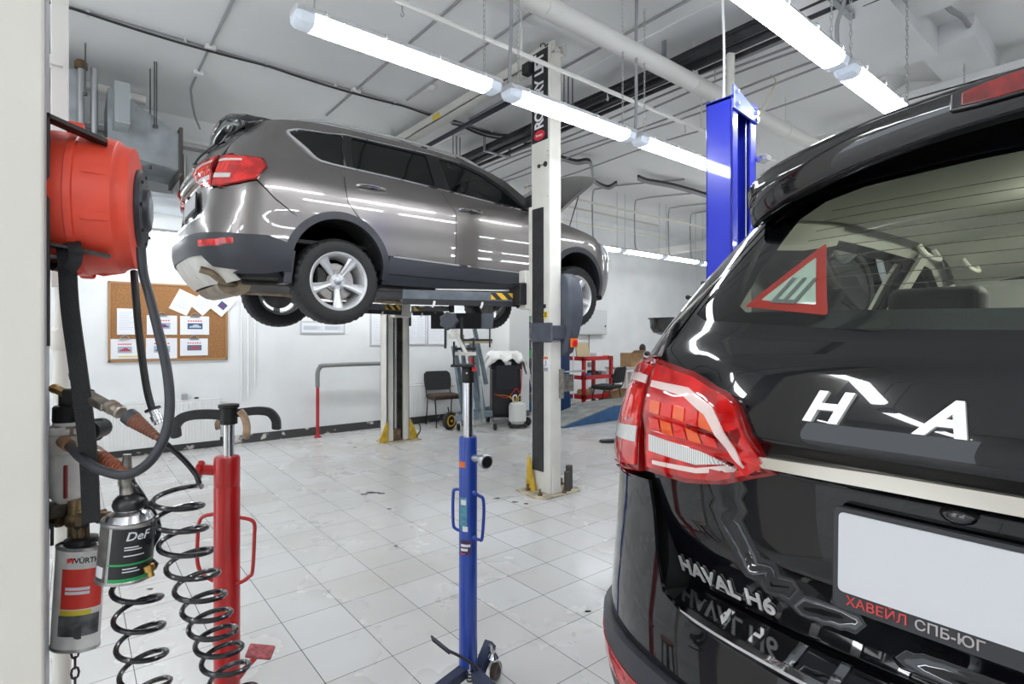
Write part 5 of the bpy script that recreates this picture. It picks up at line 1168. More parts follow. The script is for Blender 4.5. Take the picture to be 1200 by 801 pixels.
arm((3.5, 3.92, 1.765), (3.78, 4.15, 1.765), (3.75, 4.50, 1.765), zt, 1)
arm((3.3, 6.44, 1.765), (2.35, 6.12, 1.765), (2.05, 5.95, 1.765), zt, 1)
arm((3.5, 6.44, 1.765), (3.85, 6.2, 1.765), (3.78, 5.9, 1.765), zt, 1)
m = MB(); m.bb((3.14, 3.76, 1.70), (3.22, 3.93, 1.90)); m.bb((3.08, 3.80, 1.86), (3.2, 3.9, 1.875)); m.ob('arm_clevis', ARMB, L, bevel=.01)

# blue two post lift under the black car
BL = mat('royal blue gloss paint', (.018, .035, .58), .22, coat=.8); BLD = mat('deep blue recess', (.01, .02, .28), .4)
B = empty('two_post_lift', (3.17, .07, 0), 'royal blue lift column standing behind the black car', 'lift')
def bcol(sg):
    Y0 = 1.67; yy = lambda v: .067 + sg * (v - .067)
    m = MB()
    def bx(x0, a, z0, x1, b_, z1): m.bb((x0, min(yy(a), yy(b_)), z0), (x1, max(yy(a), yy(b_)), z1))
    bx(3.02, 1.67, .02, 3.035, 1.84, 2.84); bx(3.295, 1.67, .02, 3.31, 1.84, 2.84); bx(3.02, 1.825, .02, 3.31, 1.84, 2.84); bx(3.02, 1.67, .02, 3.09, 1.685, 2.84); bx(3.24, 1.67, .02, 3.31, 1.685, 2.84); m.ob('column', BL, B, bevel=.006)
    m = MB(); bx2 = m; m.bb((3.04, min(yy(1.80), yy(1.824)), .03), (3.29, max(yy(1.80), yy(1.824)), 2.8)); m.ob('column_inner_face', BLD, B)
    m = MB(); m.prism([(0, 0), (.29, -.03), (.29, .035), (.0, .14)], (3.02, yy(1.655), 2.76 - .0), (1, 0, 0), (0, 0, 1), (0, sg * .016, 0)); cap = m.ob('top_plate', mat('pale top plate', (.16, .2, .7), .3, coat=.5), B, bevel=.004)
    m = MB(); m.bb((3.02, min(yy(1.66), yy(1.84)), 2.82), (3.31, max(yy(1.66), yy(1.84)), 2.84)); m.ob('column_cap', BL, B)
    for x, z in ((3.05, 2.79), (3.05, 2.86), (3.28, 2.75), (3.28, 2.79)): m = MB(); m.cyl((x, yy(1.655), z), (x, yy(1.64), z), .014, n=6); m.ob('cap_bolt', STEELM, B)
    m = MB(); m.cyl((3.165, yy(1.73), .1), (3.165, yy(1.73), 2.78), .016, n=12); m.ob('lead_screw', STEELM, B)
    for x in (3.125, 3.24): m = MB(); m.cyl((x, yy(1.70), .1), (x, yy(1.70), 2.78), .006, n=8); m.ob('lift_cable', STEELM, B)
    m = MB(); m.bb((3.0, min(yy(1.5), yy(1.68)), .28), (3.33, max(yy(1.5), yy(1.68)), .5)); m.ob('carriage', BL, B, bevel=.01)
    m = MB(); m.bb((2.9, min(yy(1.5), yy(2.0)), 0), (3.43, max(yy(1.5), yy(2.0)), .02)); m.ob('base_plate', BL, B)
    for x in (2.15, 4.05):
        m = MB(); m.bar((3.1 if x < 3 else 3.23, yy(1.48), .34), (x, yy(.72), .34), .12, .08); a = m.ob('swing_arm', BL, B, bevel=.006)
        m = MB(); m.cyl((x, yy(.72), .3), (x, yy(.72), .42), .035, n=12); m.cyl((x, yy(.72), .42), (x, yy(.72), .44), .06, n=16); m.ob('lift_pad', mat('pad rubber', (.03, .03, .03), .7), a)
bcol(1); bcol(-1)
m = MB(); m.bb((3.30, 1.60, 2.50), (3.36, 1.66, 2.53)); m.cyl((3.31, 1.655, 2.515), (3.38, 1.655, 2.515), .02, n=10); m.ob('sensor', STEELM, B)
m = MB(); m.bb((2.94, 1.69, 1.55), (3.02, 1.83, 1.75)); m.ob('latch_cover', BLACKC, B, bevel=.01)
# oil drainer pan seen between the wall and the black car
o = at(803, 382, d=4.55); od = empty('oil_drainer', (o.x, o.y, 0), 'black round oil drainer pan on a post beside the black car pillar', 'oil drainer')
m = MB(); m.lathe([(.001, -.13), (.20, -.13), (.26, -.11), (.285, -.07), (.29, .0), (.305, .005), (.305, .012), (.28, .01), (.27, -.06), (.001, -.10)], c=(o.x, o.y, 1.555), n=48); m.ob('pan', mat('black drain pan', (.014, .014, .014), .22, coat=.3), od)
m = MB(); m.cyl((o.x, o.y, .3), (o.x, o.y, 1.43), .025, n=12); m.ob('post', STEELM, od)
m = MB(); m.cyl((o.x, o.y, .06), (o.x, o.y, .55), .2, n=28); m.ob('tank', mat('drainer tank', (.03, .03, .035), .4), od, bevel=.02)
for a in range(4): m = MB(); q = V((o.x + .2 * math.cos(a * PI / 2 + .4), o.y + .2 * math.sin(a * PI / 2 + .4), .03)); m.lathe([(.001, -.012), (.03, -.012), (.03, .012), (.001, .012)], c=q, axis=(1, 0, 0), n=16); m.ob('caster', BLACKC, od)
h = at(806, 348, d=4.5); m = MB(); m.sphere(h, .02); m.cyl(h, at(850, 345, d=4.6), .005, n=6); m.cyl(at(850, 345, d=4.6), (o.x + .33, o.y - .1, 1.2), .008, n=6); m.bar((o.x + .33, o.y - .1, 1.2), (o.x, o.y, 1.2), .02, .02); m.ob('valve_handle', BLACKC, od)
m = MB(); q = at(800, 368, d=4.5); m.bb((q.x - .02, q.y - .02, 1.545), (q.x + .02, q.y + .02, 1.62)); m.ob('pan_clip', BLACKC, od)

# ---------------------------------------------------------------- jacks
def ring_pts(c, r, n=10): return [V(c) + V((math.cos(2 * PI * i / n) * r, math.sin(2 * PI * i / n) * r, 0)) for i in range(n)]
RV = V((CA, -SA, 0)); FV = V((SA, CA, 0)); UP = V((0, 0, 1))
BJ = mat('jack blue enamel', (.012, .055, .36), .3, coat=.4, var=.15, vscale=9); RJ = mat('jack red enamel', (.46, .007, .007), .3, coat=.4, var=.15, vscale=9)
CHR = mat('chromed rod', (.70, .70, .71), .12, 1); BKM = mat('satin black steel', (.012, .012, .013), .38, .2); 
def P_(u, v, d): return at(u, v, d=d)
# blue transmission jack
d = 2.2; o = P_(548.5, 700, d); J = empty('transmission_jack', (o.x, o.y, 0), 'blue pillar jack with a chrome rod and tilting black head standing before the cream lift', 'jack')
def zz(v, d): return HC + (393 - v) / 636 * d
m = MB(); m.lathe([(.037, .06), (.037, zz(514, d)), (.034, zz(511, d)), (.022, zz(510.5, d))], c=(o.x, o.y, 0), n=32); m.ob('jack_body', BJ, J)
m = MB(); m.cyl((o.x, o.y, .5), (o.x, o.y, zz(446, d)), .0215, n=24); m.ob('piston_rod', CHR, J)
m = MB(); m.lathe([(.024, zz(448, d)), (.026, zz(447, d)), (.026, zz(429, d)), (.022, zz(427, d))], c=(o.x, o.y, 0), n=24); cl_ = m.ob('rod_collar', BKM, J)
m = MB(); q = P_(554, 432, d - .03); m.cyl(q, q + RV * .012 - FV * .004, .010, n=10); m.ob('red_knob', mat('knob red', (.7, .03, .03), .4), J)
m = MB(); q = P_(547, 437, d - .03); m.cyl(q, q - FV * .004, .004, n=8); m.ob('set_screw', CHR, cl_)
hd = empty('tilting_head', (o.x, o.y, zz(405, d)), parent=J); hd.location = V((0, 0, zz(428, d)))
def hb(u0, v0, u1, v1, t=.03, dd=0): 
    a = P_(u0, v0, d + dd); b = P_(u1, v1, d + dd); c = (a + b) / 2; q = MB(); q.box(c, (abs(u1 - u0) / 636 * (d + dd), t, abs(v1 - v0) / 636 * (d + dd)), rz=-math.atan2(SA, CA)); return q
def rod(u0, v0, u1, v1, r=.006, dd0=0, dd1=0, n=8): q = MB(); q.cyl(P_(u0, v0, d + dd0), P_(u1, v1, d + dd1), r, n=n); return q
hb(530, 426.5, 557, 429, .12).ob('head_base', BKM, hd)
for (a, b, c, e, w) in ((532, 400, 532, 428, .007), (554, 397, 556, 422, 0), (555, 396, 555, 428, .007), (574, 384, 574, 407, .006), (522, 384, 522, 408, .008), (541, 372, 541, 405, .010)):
    if w: hb(a - w * 140, b, a + w * 140, e, .02, dd=-.03 if a in (541, 532) else .02).ob('head_strut', BKM, hd)
hb(526, 391, 541, 397, .04).ob('head_cross_bar', CRM, hd); hb(541, 397, 577, 399.5, .03, .06).ob('head_cross_bar', BKM, hd); hb(544, 399.5, 577, 402, .03, .05).ob('head_cross_bar', mat('brassy bar', (.40, .33, .2), .4, .6), hd); hb(532, 412, 558, 416, .05).ob('head_cross_bar', CRM, hd); hb(532, 407, 558, 410, .05).ob('head_cross_bar', BKM, hd)
rod(534, 390, 546, 413, .007, -.05, -.05).ob('threaded_spindle', CRM, hd); 
m = MB(); q = P_(532.5, 391, d - .06); m.cyl(q - V((0, 0, .012)), q + V((0, 0, .018)), .014, n=10); m.ob('spindle_nut', CRM, hd)
kn = MB(); q = P_(528.5, 377 - 2, d - .08); c = P_(529, 376, d - .1)
c = P_(529, 376, d - .1); c = P_(528.5, 376.5, d - .1); 
c = P_(526, 377, d - .1)
c = P_(526.5, 373.5, d - .1)
c = P_(526, 376, d - .1)
ring = []
for i in range(42):
    a = 2 * PI * i / 42; r = .034 * (1 + .09 * math.cos(7 * a)); ring.append((a, r))
def kr(s, off): return [c + V((0, 0, 0)) + RV * (math.cos(a) * r * s) + UP * (math.sin(a) * r * s) - FV * off for a, r in ring]
kn.loft([kr(.8, -.012), kr(1, -.008), kr(1, .006), kr(.82, .012), kr(.1, .013)]); kn.ob('star_knob', mat('dark grey knob', (.06, .065, .08), .45), hd)
hb(506, 367, 564, 385, .05, .05).ob('saddle_plate', mat('black saddle plate', (.004, .004, .005), .6, spec=.2), hd)
m = MB(); a = [P_(u, v, d + .04) for u, v in ((562, 367), (579, 367), (577, 385), (563, 385))]; m.loft([a, [p + FV * .01 for p in a]]); m.ob('saddle_bracket', mat('grey saddle steel', (.10, .11, .13), .45, .4), hd)
q = P_(560, 539, d - .04); m = MB(); m.cyl(P_(556, 536.5, d - .035), P_(567, 538, d - .09), .016, n=16); m.lathe([(.016, 0), (.0265, .004), (.028, .01), (.028, .026), (.025, .031), (.001, .029)], c=P_(566, 539, d - .09), axis=(RV * .55 - FV * .82 - UP * .05), n=28); m.ob('filler_cap', mat('aluminium cap', (.45, .46, .47), .3, .9), J)
m = MB(); m.lathe([(.012, 0), (.021, .001), (.001, .002)], c=P_(566, 539, d - .09) + (RV * .55 - FV * .82 - UP * .05) * .031, axis=(RV * .55 - FV * .82 - UP * .05), n=28); m.ob('cap_insert', BKM, J)
for sg, pts in ((-1, ((540, 573), (534, 573), (531, 578), (531, 612), (534, 619), (541, 622))), (1, ((556, 577), (562, 581), (566, 584), (567, 600), (565, 630), (562, 632), (556, 630)))):
    m = MB(); m.tube([P_(u, v, d - .01) for u, v in pts], .0065, n=8, sub=4); m.ob('carry_handle', BJ, J)
for u, v in ((556, 577), (556, 630)): m = MB(); m.sphere(P_(u, v, d - .035), .010, n=8, m=5); m.ob('handle_weld', BJ, J)
def decal(u0, v0, u1, v1, dd, cc, name, mt, par, R, push=.0006, c0=None):
    """label wrapped round an upright tube of radius R at o"""
    c0 = c0 or o; q = MB(); a0, b0 = [], []
    dist = dd
    for i in range(9):
        u = u0 + (u1 - u0) * i / 8; lat = (u - cc) / 636 * dist; lat = max(-R * .98, min(R * .98, lat)); f = -math.sqrt(R * R - lat * lat)
        p = V((c0.x, c0.y, 0)) + RV * lat * (1 + push / R) + FV * f * (1 + push / R)
        a0.append(p + UP * zz(v1, dist - R)); b0.append(p + UP * zz(v0, dist - R))
    q.loft([a0, b0], closed=False, cap=False); return q.ob(name, mt, par)
decal(538.5, 541, 546, 548, d, 548.5, 'orange_decal', mat('orange decal', (.70, .14, .02), .5), J, .037)
decal(540, 583, 548, 622, d, 548.5, 'teal_decal', mat('teal decal', (.10, .32, .40), .45, var=.4, vscale=60), J, .037)
decal(541, 586, 547, 592, d - .002, 548.5, 'decal_print', PAPER, J, .0375); decal(543, 617, 549, 623, d - .002, 548.5, 'decal_print', PAPER, J, .0375)
decal(540, 633, 553, 650, d, 548.5, 'dark_decal', mat('dark red blue decal', (.06, .03, .09), .45, var=.5, vscale=80), J, .037)
decal(541, 638, 552, 641, d - .002, 548.5, 'decal_print', PAPER, J, .0375); decal(541, 643, 549, 646, d - .002, 548.5, 'decal_print', PAPER, J, .0375); decal(541, 648.5, 546, 650, d - .002, 548.5, 'decal_print', mat('decal red', (.7, .06, .04), .5), J, .0375)
m = MB(); m.tube([P_(508, 749, d - .12), P_(520, 759, d - .11), P_(540, 769, d - .1), P_(557, 781, d - .06), P_(561, 796, d - .05)], .006, n=8, sub=4); m.bar(P_(506, 747, d - .13), P_(526, 763, d - .11), .035, .006); m.ob('foot_pedal', mat('dark pedal', (.05, .05, .06), .5, .3), J)
m = MB(); m.cyl(P_(551, 785, d - .06), P_(551, 797, d - .06), .014, n=14); m.cyl(P_(551, 776, d - .06), P_(551, 786, d - .06), .006, n=10); m.ob('pump_piston', CHR, J)
for i in range(3): m = MB(); z = zz(788 + i * 4, d - .06); c = P_(551, 788 + i * 4, d - .06); m.cyl(c, c + V((0, 0, .004)), .0155, n=14); m.ob('piston_ring', BKM, J)
def legbar(p0, p1): m = MB(); m.bar(p0, p1, .035, .055); return m
c2 = P_(577, 778, 2.26)
top = P_(576, 746, 2.26)
m = MB(); m.bar(P_(556, 800, d - .02), P_(575, 752, 2.28), .04, .045); m.ob('base_leg', mat('dark blue leg', (.03, .04, .08), .4), J, bevel=.004)
for k, (dx, dy) in enumerate(((-.17, -.27), (.16, -.25))):
    e = V((o.x, o.y, .09)) + RV * dx + FV * dy; m = MB(); m.bar((o.x, o.y, .075), e, .045, .04); m.ob('base_leg', mat('dark blue leg', (.03, .04, .08), .4), J, bevel=.004)
    w_ = MB(); w_.cyl(e + V((-.012, 0, -.05)), e + V((.012, 0, -.05)), .038, n=20); w_.ob('caster_wheel', mat('caster rubber', (.10, .07, .05), .5), J)
g = zz(794, 2.24); wc = P_(581, 779, 2.24); wc = V((wc.x, wc.y, .036))
m = MB(); m.lathe([(.001, -.012), (.030, -.013), (.036, -.009), (.036, .009), (.030, .013), (.001, .012)], c=wc + V((0, 0, .004)), axis=(RV * .9 - FV * .45), n=28); m.ob('caster_wheel', mat('caster rubber', (.10, .07, .05), .5), J)
m = MB(); m.lathe([(.001, -.0145), (.014, -.014), (.014, .014), (.001, .0145)], c=wc + V((0, 0, .004)), axis=(RV * .9 - FV * .45), n=16); m.ob('caster_hub', BKM, J)
m = MB(); a_ = (RV * .9 - FV * .45).normalized()
for s in (-1, 1): m.bar(wc + a_ * s * .018 + V((0, 0, .0)), wc + a_ * s * .018 + V((-.02, -.0, .055)), .004, .03, up=a_)
m.lathe([(.024, 0), (.026, .01), (.02, .02), (.012, .03), (.012, .042)], c=wc + V((-.015, 0, .055)), n=16); m.cyl(wc + V((-.015, 0, .06)), wc + V((-.03, .0, .12)), .009, n=8); m.ob('caster_fork', CHR, J)

# red jack
d = 1.75; o = P_(266, 650, d); Rj = empty('pillar_jack', (o.x, o.y, 0), 'red pillar jack with curved black cradle arms, nearest to the coiled hoses', 'jack')
m = MB(); m.lathe([(.0385, .05), (.0385, zz(570, d)), (.0375, zz(569, d)), (.0375, zz(568, d)), (.0385, zz(567, d)), (.0385, zz(537, d)), (.035, zz(534, d)), (.018, zz(533.5, d))], c=(o.x, o.y, 0), n=36); m.ob('jack_body', RJ, Rj)
m = MB(); cc0 = P_(268, 500, d); m.cyl((cc0.x, cc0.y, .8), (cc0.x, cc0.y, zz(494, d)), .0165, n=24); m.ob('piston_rod', CHR, Rj)
m = MB(); c = V((cc0.x, cc0.y, 0)); m.lathe([(.02, zz(497, d)), (.026, zz(496, d)), (.0265, zz(478, d)), (.031, zz(477, d)), (.031, zz(473.5, d)), (.02, zz(473, d))], c=c, n=28); m.ob('cradle_hub', BKM, Rj)
def cradle(pts, hw, name, mt, dd=0):
    # flat steel bar cut to a hook shape: outline offset either side of a centre line, real thickness
    C = catmull([P_(u, v, d + dd) for u, v in pts], 6); rr = []
    for i, p in enumerate(C):
        t = (C[min(i + 1, len(C) - 1)] - C[max(i - 1, 0)]).normalized(); nrm = FV.cross(t).normalized(); w = hw * (1 if i < len(C) - 3 else (.9, .7, .35)[i - len(C) + 3])
        rr.append([p + nrm * w - FV * .007, p - nrm * w - FV * .007, p - nrm * w + FV * .007, p + nrm * w + FV * .007])
    q = MB(); q.loft(rr); return q.ob(name, mt, Rj, bevel=.0025)
CR = mat('scuffed black cradle steel', (.016, .017, .020), .45, .1, var=.4, vscale=14)
cradle(((262, 486), (245, 485), (226, 486), (213, 490), (206, 498), (206, 507), (207, 513)), .0155, 'cradle_arm', CR)
cradle(((275, 484), (290, 482), (304, 481), (316, 483), (323, 491), (324, 500), (324, 503)), .0130, 'cradle_arm', CR, .02)
cradle(((281, 481), (286, 488), (289, 498), (289, 508), (288, 514)), .0095, 'cradle_arm', mat('worn tan cradle edge', (.40, .27, .17), .5, var=.6, vscale=25), -.06)
cradle(((258, 491), (255, 495), (255, 500), (256, 503)), .006, 'cradle_arm', mat('worn tan cradle edge', (.40, .27, .17), .5, var=.6, vscale=25), .05)
q0 = P_(255, 551, d - .01); q1 = P_(238, 550, d - .02); m = MB(); m.cyl(q0, q1, .0165, n=20); m.ob('valve_neck', RJ, Rj)
ax_ = (q1 - q0).normalized(); x_, y_, _ = frame_axes(ax_); m = MB(); rg = []
for off, s in ((-.0, .7), (.002, 1), (.014, 1), (.018, .8), (.019, .05)):
    rg.append([q1 + ax_ * off + (x_ * math.cos(2 * PI * i / 48) + y_ * math.sin(2 * PI * i / 48)) * (.026 * s * (1 + .11 * math.cos(8 * 2 * PI * i / 48))) for i in range(48)])
m.loft(rg); m.ob('valve_knob', RJ, Rj)
for pts in (((252, 602), (240, 604), (234, 610), (232, 625), (231, 650), (233, 665), (240, 674), (250, 680)), ((281, 606), (292, 608), (298, 613), (298, 630), (296, 668), (292, 675), (284, 681), (277, 683))):
    m = MB(); m.tube([P_(u, v, d - .01) for u, v in pts], .006, n=8, sub=4); m.ob('carry_handle', RJ, Rj)
m = MB(); m.tube([P_(281, 792, d - .05), P_(288, 782, d - .08), P_(297, 772, d - .1), P_(300, 768, d - .1)], .009, n=8, sub=4); ped = m.ob('foot_pedal', RJ, Rj)
m = MB(); c = P_(305, 763, d - .1); m.box(c, (.075, .05, .01), R=Euler((.25, .2, -.5)).to_matrix()); m.ob('pedal_pad', mat('worn red pedal', (.38, .08, .09), .6, var=.6, vscale=60), ped, bevel=.004)
for k in range(4):
    a = k * PI / 2 + .6; e = V((o.x + .24 * math.cos(a), o.y + .24 * math.sin(a), .1)); m = MB(); m.bar((o.x, o.y, .08), e, .05, .04); m.ob('base_leg', RJ, Rj, bevel=.004)
    m = MB(); m.cyl(e + V((-.012, 0, -.06)), e + V((.012, 0, -.06)), .04, n=20); m.ob('caster_wheel', BKM, Rj)

# ---------------------------------------------------------------- gear on the near column
REDP = mat('red reel plastic', (.88, .085, .045), .42, bump=.06, bscale=90, var=.12, vscale=5); REDP2 = REDP
DGR = mat('dark grey reel hub', (.035, .037, .045), .4); HOSE = mat('dark grey rubber hose', (.028, .030, .036), .42, bump=.1, bscale=200); STRAP = mat('black webbing', (.016, .016, .018), .7, bump=.3, bscale=300)
HR = empty('hose_reel', (.045, 1.5, 1.46), 'dusty red plastic hose reel hung on the cream column at upper left', 'hose reel')
ax = V((1, -.21, .0)).normalized()      # the drum axis, turned a little to the camera
c0 = V((-.03, 1.505, 1.462)) + V((0, 0, 0))
# centre from the picture of the drum: left rim to right hub
R0 = .148
cL = V((-.036, 1.51, at(100, 241, Y=1.5).z)); 
m = MB(); prof = [(.001, 0), (R0 * .93, 0), (R0 * .97, .004), (R0, .014), (R0, .05), (R0 * 1.03, .052), (R0 * 1.03, .064), (R0, .066), (R0 * .995, .10), (R0 * .97, .125), (R0 * .93, .130), (R0 * .90, .140), (R0 * .89, .152), (R0 * .60, .156), (R0 * .6, .15), (.001, .15)]
m.lathe(prof, c=cL, axis=ax, n=72, cap=False); drum = m.ob('drum', REDP, HR, ang=28)
ux, uy, _ = frame_axes(ax)
def onr(a, r, h): # a: angle from up
    s = ax.cross(UP).normalized(); u_ = s.cross(ax) * 1.0
    if u_.z < 0: u_ = -u_
    return cL + ax * h + (u_ * math.cos(a) + s * math.sin(a)) * r
m = MB()
for k in range(10):
    a = k * 2 * PI / 10; m = MB()
    q = [onr(a + da, r, h) for da, r, h in ((-.06, R0 * .99, .07), (.06, R0 * .99, .07), (.06, R0 * 1.025, .09), (-.06, R0 * 1.025, .09))]
    m.loft([q, [onr(a + da, r, h) for da, r, h in ((-.06, R0 * .93, .128), (.06, R0 * .93, .128), (.06, R0 * .97, .126), (-.06, R0 * .97, .126))]]); m.ob('drum_rib', REDP, HR, bevel=.002)
m = MB()
for a in (.25, 2.75, 3.6):
    q = onr(a, R0 * 1.035, .05); m = MB(); m.box(q, (.03, .035, .03)); m.ob('drum_lug', REDP, HR, bevel=.006)
m = MB()    # flat moulded panel bosses on the side facing the camera
for a0 in (-.75, -2.2):
    q = [onr(-PI / 2 + a0 + PI * .48 + da, R0 * 1.0, h) for da, h in ((-.22, .066), (.22, .066), (.13, .115), (-.13, .115))]
    n_ = (onr(-PI / 2 + a0 + PI * .48, 1, 0) - onr(-PI / 2 + a0 + PI * .48, 0, 0)).normalized(); m.loft([q, [p + n_ * .006 for p in q]])
m.ob('drum_boss', REDP, HR, bevel=.003)
m = MB(); m.lathe([(R0 * .60, .150), (R0 * .60, .160), (R0 * .57, .166), (R0 * .50, .168), (R0 * .34, .168), (R0 * .32, .176), (R0 * .2, .178), (.001, .178)], c=cL, axis=ax, n=56, cap=False); hub = m.ob('hub_plate', DGR, HR)
m = MB(); m.lathe([(.001, .179), (R0 * .18, .180), (R0 * .22, .178)], c=cL, axis=ax, n=40, cap=False); m.ob('hub_sticker', mat('grey hub sticker', (.33, .36, .37), .4, var=.4, vscale=30), hub)
m = MB()
for k in range(8): a = k * 2 * PI / 8; m.cyl(onr(a, R0 * .5, .166), onr(a, R0 * .5, .171), .004, n=8)
m.ob('hub_screws', BKM, hub)
BRK = mat('dark steel bracket', (.05, .045, .045), .45, .6)
m = MB(); m.bb((-.0385, 1.36, 1.40), (-.034, 1.40, 1.845)); m.loft([[V((x, y, z)) for y, z in ((1.36, zt), (1.40, zt), (1.40, zt - .008), (1.36, zt - .008))] for x, zt in ((-.038, 1.845), (.055, 1.815))]); m.ob('wall_bracket', BRK, HR)
m = MB(); m.loft([[V((x, y, z)) for y, z in ((1.37, zt), (1.5, zt), (1.5, zt - .006), (1.37, zt - .006))] for x, zt in ((-.036, 1.60), (.06, 1.585))]); m.cyl((.03, 1.43, 1.6), (.03, 1.43, 1.58), .02, n=12); m.ob('lower_bracket', BRK, HR)
for v in (185, 210, 255, 300): p = at(57, v, Y=1.45); m = MB(); m.cyl((-.0385, 1.43, p.z), (-.022, 1.43, p.z), .009, n=8); m.ob('bracket_bolt', GALV, HR)
# helper for tubes given by direction and distance
def run(name, pts, r, mt, label=None, cat=None, group=None, n=10, sub=6, parent=None):
    W = [at(u, v, d=q) for u, v, q in pts]; m = MB(); m.tube(W, r, n=n, sub=sub)
    if parent is not None: return m.ob(name, mt, parent)
    return one(name, m, mt, W[0], label, cat, group)
def strap(name, pts, w, t, mt, label, cat):
    W = catmull([at(u, v, d=q) for u, v, q in pts], 6); rr = []; side = V((.9, -.35, 0)).normalized(); nn = side.cross(UP)
    for i, p in enumerate(W):
        tn = (W[min(i + 1, len(W) - 1)] - W[max(i - 1, 0)]).normalized(); s = (side - tn * side.dot(tn)).normalized(); q = tn.cross(s)
        rr.append([p - s * w / 2 - q * t / 2, p + s * w / 2 - q * t / 2, p + s * w / 2 + q * t / 2, p - s * w / 2 + q * t / 2])
    m = MB(); m.loft(rr); return one(name, m, mt, W[0], label, cat)
st_ = empty('hanging_strap', tuple(at(80, 290, d=1.1)), 'wide black strap looped over the reel bracket and hanging down past the filter', 'strap')
def strapm(pts, w, t):
    W = catmull([at(u, v, d=q) for u, v, q in pts], 6); rr = []; side = V((.9, -.35, 0)).normalized()
    for i, p in enumerate(W):
        tn = (W[min(i + 1, len(W) - 1)] - W[max(i - 1, 0)]).normalized(); s = (side - tn * side.dot(tn)).normalized(); q = tn.cross(s)
        rr.append([p - s * w / 2 - q * t / 2, p + s * w / 2 - q * t / 2, p + s * w / 2 + q * t / 2, p - s * w / 2 + q * t / 2])
    m = MB(); m.loft(rr); return m
strapm(((75, 285, 1.08), (78, 300, 1.07), (82, 360, 1.07), (90, 420, 1.07), (98, 480, 1.07), (104, 540, 1.07), (107, 612, 1.07)), .030, .005).ob('strap_run', STRAP, st_)
strapm(((72, 286, 1.12), (64, 279, 1.13), (59, 288, 1.13), (58, 300, 1.12), (63, 311, 1.10), (71, 316, 1.08), (76, 312, 1.07)), .022, .004).ob('strap_loop', STRAP, st_)
strapm(((78, 282, 1.12), (84, 279, 1.1), (88, 290, 1.06), (89, 300, 1.06), (86, 310, 1.06), (80, 316, 1.06)), .022, .004).ob('strap_loop', STRAP, st_)
h1 = empty('air_hose', tuple(at(166, 300, d=1.1)), 'thick grey rubber hose from the reel looping round to the water separator', 'hose')
run('hose_run', [(165, 290, 1.12), (168, 320, 1.12), (176, 350, 1.1), (186, 390, 1.08), (195, 430, 1.06), (199, 470, 1.04), (195, 505, 1.02), (180, 535, 1.0), (160, 552, 1.0), (140, 556, 1.0), (115, 549, 1.02), (95, 536, 1.06), (84, 525, 1.10), (77, 519, 1.13)], .0088, HOSE, parent=h1, n=12)
m = MB(); m.cyl(at(81, 522, d=1.11), at(74, 517, d=1.14), .0125, n=14); m.ob('hose_ferrule', mat('copper ferrule', (.45, .25, .12), .4, .8), h1)
h2 = empty('air_hose', tuple(at(157, 320, d=1.2)), 'short black hose hanging straight from the reel with a steel quick coupler', 'hose')
run('hose_run', [(157, 318, 1.22), (159, 345, 1.2), (163, 390, 1.2), (168, 430, 1.2), (173, 460, 1.2), (178, 478, 1.2)], .0075, BLACKC, parent=h2)
m = MB(); a, b = at(178, 477, d=1.2), at(187, 497, d=1.2); D_ = (b - a).normalized(); m.lathe([(.006, 0), (.012, .002), (.012, .006), (.009, .007), (.009, .018), (.012, .019), (.012, .032), (.010, .034), (.010, .040)], c=a, axis=D_, n=18); m.ob('quick_coupler', STEELM, h2)
m = MB(); m.cyl(a + D_ * .002, a + D_ * .007, .016, n=16); m.ob('coupler_collar', BKM, h2)
# water separator
dF = 1.17; F = empty('water_separator', tuple(at(80, 590, d=dF)), 'white compressed air water separator with red sight glasses and a black knob on the column', 'filter')
def cz(u, v): return at(u, v, d=dF)
ctr = cz(80, 500); cx_, cy_ = ctr.x, ctr.y
def zf(v): return HC + (393 - v) / 636 * dF
FW = mat('grimy white metal', (.76, .75, .71), .35, .0, var=.2, vscale=22)
m = MB(); m.lathe([(.001, zf(588)), (.020, zf(587)), (.031, zf(580)), (.034, zf(570)), (.034, zf(530)), (.037, zf(529)), (.037, zf(508)), (.040, zf(506)), (.040, zf(500)), (.028, zf(498)), (.026, zf(493)), (.001, zf(493))], c=(cx_, cy_, 0), n=36, cap=False); m.ob('filter_bowl', FW, F)
for lat in (-.020, .018): 
    f = -math.sqrt(.034 ** 2 - lat ** 2) ; p = V((cx_, cy_, 0)) + RV * lat * 1.02 + FV * f * 1.02; m = MB(); m.box(p + UP * (zf(560)), (.007, .006, (578 - 540) / 636 * dF), rz=-math.atan2(SA, CA)); m.ob('sight_glass', mat('red sight glass', (.25, .012, .01), .2, coat=.5), F, bevel=.002)
for lat in (-.026, 0, .024): p = V((cx_, cy_, 0)) + RV * lat - FV * .022; m = MB(); m.cyl(p + UP * zf(508), p + UP * zf(497), .009, n=6); m.ob('top_bolt', mat('dull bolt', (.5, .47, .4), .35, .9), F)
m = MB(); m.lathe([(.026, 0), (.0275, .004), (.027, .032), (.024, .036), (.001, .036)], c=(cx_, cy_, zf(494)), n=28); m.cyl((cx_, cy_, zf(494) + .03), (cx_, cy_, zf(462)), .017, n=16); m.ob('pressure_knob', BKM, F)
m = MB(); c = cz(66, 508); m.box(V((cx_ - .045, cy_ + .01, zf(508))), (.03, .05, .045)); m.box((cx_ - .05, cy_ + .02, zf(505)), (.02, .02, .18)); m.ob('mount_plate', GALV, F)
m = MB(); m.cyl(V((cx_, cy_, zf(512))), V((cx_, cy_, zf(512))) + RV * -.06, .011, n=12); m.ob('inlet_elbow', mat('dull bolt', (.5, .47, .4), .35, .9), F)
